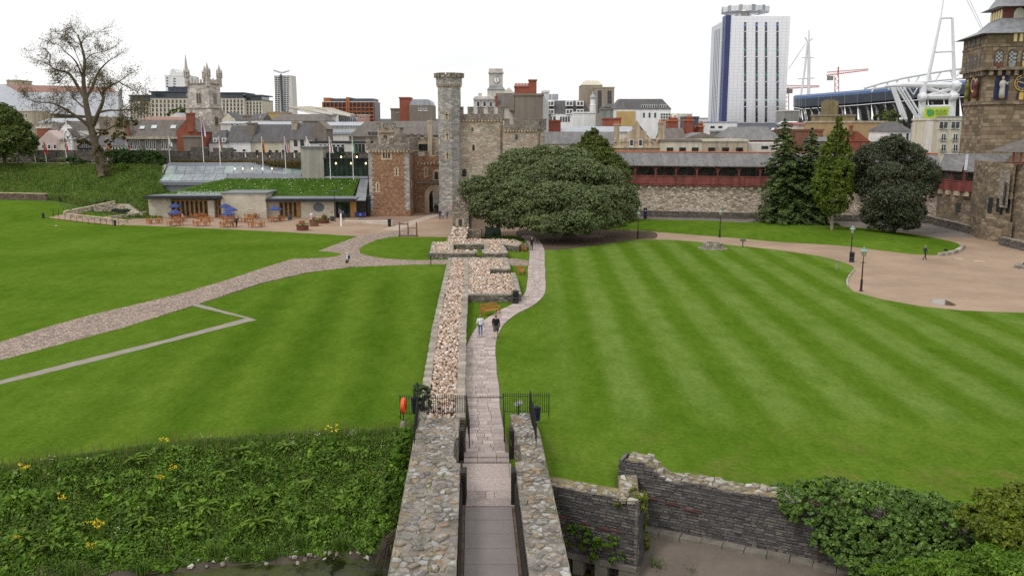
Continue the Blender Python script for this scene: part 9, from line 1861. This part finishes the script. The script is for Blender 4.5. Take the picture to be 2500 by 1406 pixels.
# ------------------------------------------------------------------ people
SKIN = plain('skin',(.50,.31,.235),.6,.06,4); HAIRC = {}
def seg_d(P_,a,b):
 a,b = np.array(a),np.array(b); ab = b - a; t_ = np.clip(((P_ - a) @ ab) / (ab @ ab + 1e-9),0,1); return np.linalg.norm(P_ - (a + t_[:,None] * ab),axis=1)
def person(label,loc,rz,h=1.75,pose='walk',top=(.1,.1,.1),legs=(.05,.06,.1),shoes=(.03,.03,.03),hair=(.06,.04,.025),sleeves=True,shorts=False,skirt=None,fat=1.0,long_hair=False,vox=.016,bag=None,flip=1,cap=None):
 s_ = h / 1.75; st = .30 if pose == 'walk' else .05; f = flip
 J = dict(pel=(0,0,.95),wst=(0,0,1.08),chest=(0,-.01,1.30),neck=(0,.01,1.47),head=(0,-.01,1.62))
 if pose == 'sit':
  dz = -.45; J = {k_: (v[0],v[1] + (.06 if k_ != 'pel' else .1) - .12 * (v[2] > 1.2),v[2] + dz) for k_,v in J.items()}; leg = {1: [(.09,.06,.52),(.11,-.36,.50),(.11,-.38,.08)],-1: [(-.09,.06,.52),(-.12,-.38,.50),(-.10,-.46,.08)]}; arm = {1: [(.19,-.02,.97),(.24,-.14,.74),(.10,-.34,.68)],-1: [(-.19,-.02,.97),(-.24,-.14,.74),(-.06,-.36,.66)]}
 else:
  leg = {f: [(f * .09,0,.93),(f * .10,-st * .55,.50),(f * .10,-st * .75,.09)],-f: [(-f * .09,0,.93),(-f * .10,-st * .02,.49),(-f * .10,st * 1.0,.13 if pose == 'walk' else .09)]}
  arm = {f: [(f * .20,0,1.41),(f * .27,st * .45,1.13),(f * .28,st * .35,.87)],-f: [(-f * .20,0,1.41),(-f * .27,-st * .2,1.12),(-f * .27,-st * .75,.90)]}
  if pose == 'bent': arm = {1: [(.19,0,1.41),(.24,-.05,1.14),(.08,-.24,1.1)],-1: [(-.19,0,1.41),(-.25,-.02,1.14),(-.1,-.22,1.05)]}
 mb = MB(); w = fat; pz = J['pel'][2]; cy = J['chest'][1]
 prof = [(.125 * w,-.09),(.165 * w,0),(.150 * w,.12),(.165 * w,.26),(.185 * w,.40),(.15 * w,.48),(.06,.53)]
 rings = 14; vs = []; k_ = len(prof)
 for r_,z in prof:
  yy = lerp(J['pel'][1],J['neck'][1],max(0,z / .53)); vs += [(r_ * math.cos(2 * math.pi * j / rings) * 1.08,yy + r_ * math.sin(2 * math.pi * j / rings) * .68 * (1.0 if w < 1.1 else 1.15),pz + z) for j in range(rings)]
 mb.add(vs,[(i * rings + j,i * rings + (j + 1) % rings,(i + 1) * rings + (j + 1) % rings,(i + 1) * rings + j) for i in range(k_ - 1) for j in range(rings)] + [tuple(range(rings - 1,-1,-1)),tuple(range((k_ - 1) * rings,k_ * rings))])
 mb.tube([J['neck'],J['head']],[.058,.055],8); hx,hy,hz = J['head']; mb.lathe([(.012,-.115),(.05,-.10),(.075,-.04),(.082,.03),(.07,.09),(.035,.118),(.006,.123)],(hx,hy,hz + .01),12,sx=.92,sy=1.12); mb.cbox((hx,hy - .095,hz - .01),(.022,.03,.045)); mb.cbox((hx - .078,hy + .01,hz),(.016,.035,.05)); mb.cbox((hx + .078,hy + .01,hz),(.016,.035,.05))
 B = [('skin',J['neck'],J['head'],.8),('top',(0,J['pel'][1],pz + .06),J['chest'],1.5),('top',(-.15,cy,J['neck'][2] - .07),(.15,cy,J['neck'][2] - .07),1.0),('legs',(-.08,J['pel'][1],pz - .04),(.08,J['pel'][1],pz - .04),1.25)]
 for sg in (1,-1):
  a_,e_,h_ = arm[sg]; mb.tube([(a_[0] * .8,a_[1],a_[2] + .02),a_,e_,h_],[.065 * w,.058 * w,.044,.032],8); hd = (Vector(h_) - Vector(e_)).normalized(); hb = Vector(h_) + hd * .05; mb.tube([h_,hb,hb + hd * .045],[.03,.036,.03],8); sd_ = Vector((0,1,0)) if abs(hd.y) < .8 else Vector((1,0,0))
  for i in range(4): o_ = sd_ * (-.027 + .018 * i); b0 = hb + hd * .03 + o_; b1 = b0 + hd * (.04 + .006 * (i in (1,2))); mb.tube([b0,b1,b1 + hd * .03 + Vector((-.012 * sg,0,-.004))],[.0095,.009,.007],6)
  mb.tube([hb + sd_ * -.02,hb + sd_ * -.055 + hd * .02,hb + sd_ * -.065 + hd * .055],[.011,.010,.008],6)
  B += [('top',a_,e_,.75),('top' if sleeves else 'skin',e_,h_,.6),('skin',h_,tuple(hb + hd * .1),.55)]
  t_,n_,k2 = leg[sg]; mb.tube([t_,n_,k2],[.092 * w,.062,.046],9); fy = Vector((0,-1,0)); mb.tube([Vector(k2) + Vector((0,.05,-.03)),Vector(k2) + Vector((0,-.06,-.035)),Vector(k2) + Vector((0,-.17,-.055))],[.042,.045,.03],8)
  mid = tuple(Vector(t_).lerp(Vector(n_),1.0)); B += [('legs',t_,mid,.95),('skin' if shorts else 'legs',mid,k2,.7),('shoes',tuple(Vector(k2) + Vector((0,.05,-.03))),tuple(Vector(k2) + Vector((0,-.17,-.05))),.62)]
 if shorts: mb.tube([leg[1][0],Vector(leg[1][0]).lerp(Vector(leg[1][1]),.95)],[.11 * w,.10 * w],9); mb.tube([leg[-1][0],Vector(leg[-1][0]).lerp(Vector(leg[-1][1]),.95)],[.11 * w,.10 * w],9)
 if skirt: mb.lathe([(.15,.98),(.2,.8),(.27,.45),(.26,.42),(.02,.5)],(0,0,0),14,sy=.8); B.append(('legs',(0,0,.9),(0,0,.45),3.0))
 me_ = bpy.data.meshes.new('person'); me_.from_pydata(mb.v,[],mb.f); tmp = bpy.data.objects.new('tmp',me_); TMPS.collection.objects.link(tmp)
 md = tmp.modifiers.new('r','REMESH'); md.mode = 'VOXEL'; md.voxel_size = vox; md.use_smooth_shade = True; sm = tmp.modifiers.new('s','SMOOTH'); sm.iterations = 2; sm.factor = .4
 TMPS.view_layers[0].update(); dg = TMPS.view_layers[0].depsgraph; me2 = bpy.data.meshes.new_from_object(tmp.evaluated_get(dg)); bpy.data.objects.remove(tmp); me2.name = 'person'
 n = len(me2.polygons); C_ = np.zeros(n * 3); me2.polygons.foreach_get('center',C_); C_ = C_.reshape(-1,3); dist = np.stack([seg_d(C_,a_,b_) / wt for _,a_,b_,wt in B],1); idx = dist.argmin(1); names = ['skin','top','legs','shoes']; mi = np.array([names.index(B[i][0]) for i in range(len(B))])[idx]
 mi[(C_[:,2] > J['neck'][2] + .015) & (np.abs(C_[:,0]) < .12)] = 0
 cm = lambda nm,c_: plain('cloth_%s_%d_%d_%d' % (nm,c_[0] * 999,c_[1] * 999,c_[2] * 999),c_,.85,.14,6)
 me2.materials.clear(); [me2.materials.append(m_) for m_ in (SKIN,cm('a',top),cm('a',legs),cm('a',shoes))]; me2.polygons.foreach_set('material_index',mi.astype(np.int32))
 o_ = link('person',me2,None,None,loc,(0,0,rz),(s_,s_,s_)); tag(o_,label,'person')
 mh = MB(); mh.smooth = True; mh.lathe([(.088,-.02),(.094,.03),(.082,.085),(.045,.125),(.005,.135)],(hx,hy + .014,hz + .012),12,sx=.96,sy=1.1)
 if long_hair: mh.lathe([(.05,-.22),(.085,-.15),(.09,.0),(.07,.07),(.01,.1)],(hx,hy + .05,hz),10,sy=.7)
 elif not cap: mh.lathe([(.06,-.085),(.085,-.03),(.085,.05),(.02,.1)],(hx,hy + .035,hz),10,sy=.85)
 m3 = bpy.data.meshes.new('hair'); m3.from_pydata(mh.v,[],mh.f); link('cap' if cap else 'hair',m3,cm('h',cap or hair),o_)
 mf = MB(); [mf.lathe([(.002,-.008),(.009,0),(.002,.008)],(hx + sx * .03,hy - .086,hz + .02),6) for sx in (-1,1)]; mf.cbox((hx,hy - .078,hz - .055),(.04,.012,.008)); m4 = bpy.data.meshes.new('face_features'); m4.from_pydata(mf.v,[],mf.f); link('face_features',m4,BLACK,o_)
 if bag:
  bg_ = thing('backpack',bag[1],'backpack',loc,rz); mbg = MB(); v0 = [(-.14,.12),(.14,.12),(.16,.18),(.13,.30),(-.13,.30),(-.16,.18)]; mbg.prism([(x * s_,y * s_) for x,y in v0],1.0 * s_,1.42 * s_); m5 = bpy.data.meshes.new('pack'); m5.from_pydata(mbg.v,[],mbg.f); link('pack',m5,cm('b',bag[0]),bg_)
  for sx in (-1,1): q_ = MB(); q_.tube([(sx * .1 * s_,.14 * s_,1.38 * s_),(sx * .11 * s_,0,1.47 * s_),(sx * .12 * s_,-.13 * s_,1.36 * s_),(sx * .13 * s_,-.08 * s_,1.12 * s_)],.02,5); m6 = bpy.data.meshes.new('strap'); m6.from_pydata(q_.v,[],q_.f); link('strap',m6,BLACK,bg_)
 return o_
Z1 = Vector((0,0,.05)); NAVYJ = (.025,.035,.075); JEAN = (.07,.13,.30); BLK_ = (.012,.012,.014); KHA = (.12,.115,.085)
person('man in white T-shirt and blue jeans walking away on the paved path',G(1173,822) + Z1,R(184),1.72,'walk',(.70,.71,.74),JEAN,(.35,.35,.35),(.25,.15,.08),False,vox=.010)
person('stout man in black hoodie and khaki shorts walking away on the path',G(1211,826) + Z1,R(176),1.84,'walk',BLK_,KHA,BLK_,(.22,.12,.06),True,True,None,1.25,vox=.010,flip=-1)
person('older woman in white jacket and black cropped trousers walking on the gravel path',G(849,652) + Z1,R(-105),1.66,'walk',(.72,.73,.75),BLK_,(.4,.4,.4),(.6,.55,.45),True,True,vox=.013,bag=((.05,.06,.08),'small dark backpack worn by the woman on the gravel path'))
person('man in black T-shirt and trousers standing beside the bench near the oak',G(1298,613) + Z1,R(15),1.78,'stand',BLK_,BLK_,BLK_,(.45,.10,.07),False,vox=.013,cap=(.55,.15,.13))
person('person in grey top and dark trousers sitting bent on the bench near the oak',G(1282,613),R(84),1.68,'sit',(.25,.25,.28),(.04,.05,.08),(.5,.5,.5),(.08,.05,.04),vox=.013)
person('grey-haired man in navy suit walking across the courtyard',G(2257,635) + Z1,R(98),1.78,'walk',NAVYJ,(.02,.02,.03),(.08,.04,.02),(.30,.26,.20),vox=.013)
person('person in black jacket walking past the terrace tables',G(578,556) + Z1,R(170),1.75,'walk',(.03,.032,.04),BLK_,BLK_,(.05,.05,.05),cap=(.55,.56,.58),bag=((.03,.03,.035),'black backpack worn by the walker beside the terrace tables'))
person('woman in white blouse and pale patterned skirt standing by the flower tubs',G(761,541) + Z1,R(10),1.70,'bent',(.72,.70,.72),(.50,.42,.44),(.3,.2,.2),(.28,.09,.05),skirt=1,long_hair=True)
person('person in red and navy jacket behind the white sign post',G(839,539) + Z1,R(20),1.70,'stand',(.05,.05,.10),(.03,.03,.05),BLK_,(.08,.05,.03))
person('person in dark red sitting at the table under the lone parasol',G(683,539),R(20),1.68,'sit',(.20,.03,.05),(.03,.03,.04),BLK_,(.6,.52,.35))
person('person in dark top sitting under the left parasols',G(420,536),R(200),1.70,'sit',(.02,.02,.03),BLK_,BLK_,(.05,.04,.03))
person('white-haired person sitting at the left parasol tables',G(447,541),R(-80),1.68,'sit',(.30,.30,.33),(.05,.05,.06),BLK_,(.65,.63,.6))
person('man in navy jacket with backpack at the gate, left of the family',G(1074,536) + Z1,R(170),1.76,'stand',NAVYJ,(.05,.06,.09),BLK_,(.06,.04,.03),bag=((.03,.04,.06),'dark backpack on the man at the gate'))
person('small child in blue with the family at the gate',G(1081,536) + Z1,R(150),1.25,'stand',(.55,.5,.55),(.10,.12,.45),(.3,.1,.1),(.25,.12,.05),long_hair=True)
person('woman in grey jacket reading the notice by the gate',G(1092,535) + Z1,R(185),1.70,'stand',(.16,.18,.22),(.04,.05,.08),BLK_,(.30,.18,.09))
person('person in black standing in the gate arch, left one',P(1064,515,166) * 1.0 + Vector((0,0,-P(1064,515,166).z + .05)),R(5),1.78,'stand',BLK_,BLK_,BLK_,(.03,.03,.03))
person('person in black standing in the gate arch, right one',P(1069,515,165.5) + Vector((0,0,-P(1069,515,165.5).z + .05)),R(-10),1.76,'walk',BLK_,BLK_,(.4,.4,.4),(.03,.03,.03))
bpy.data.scenes.remove(TMPS)
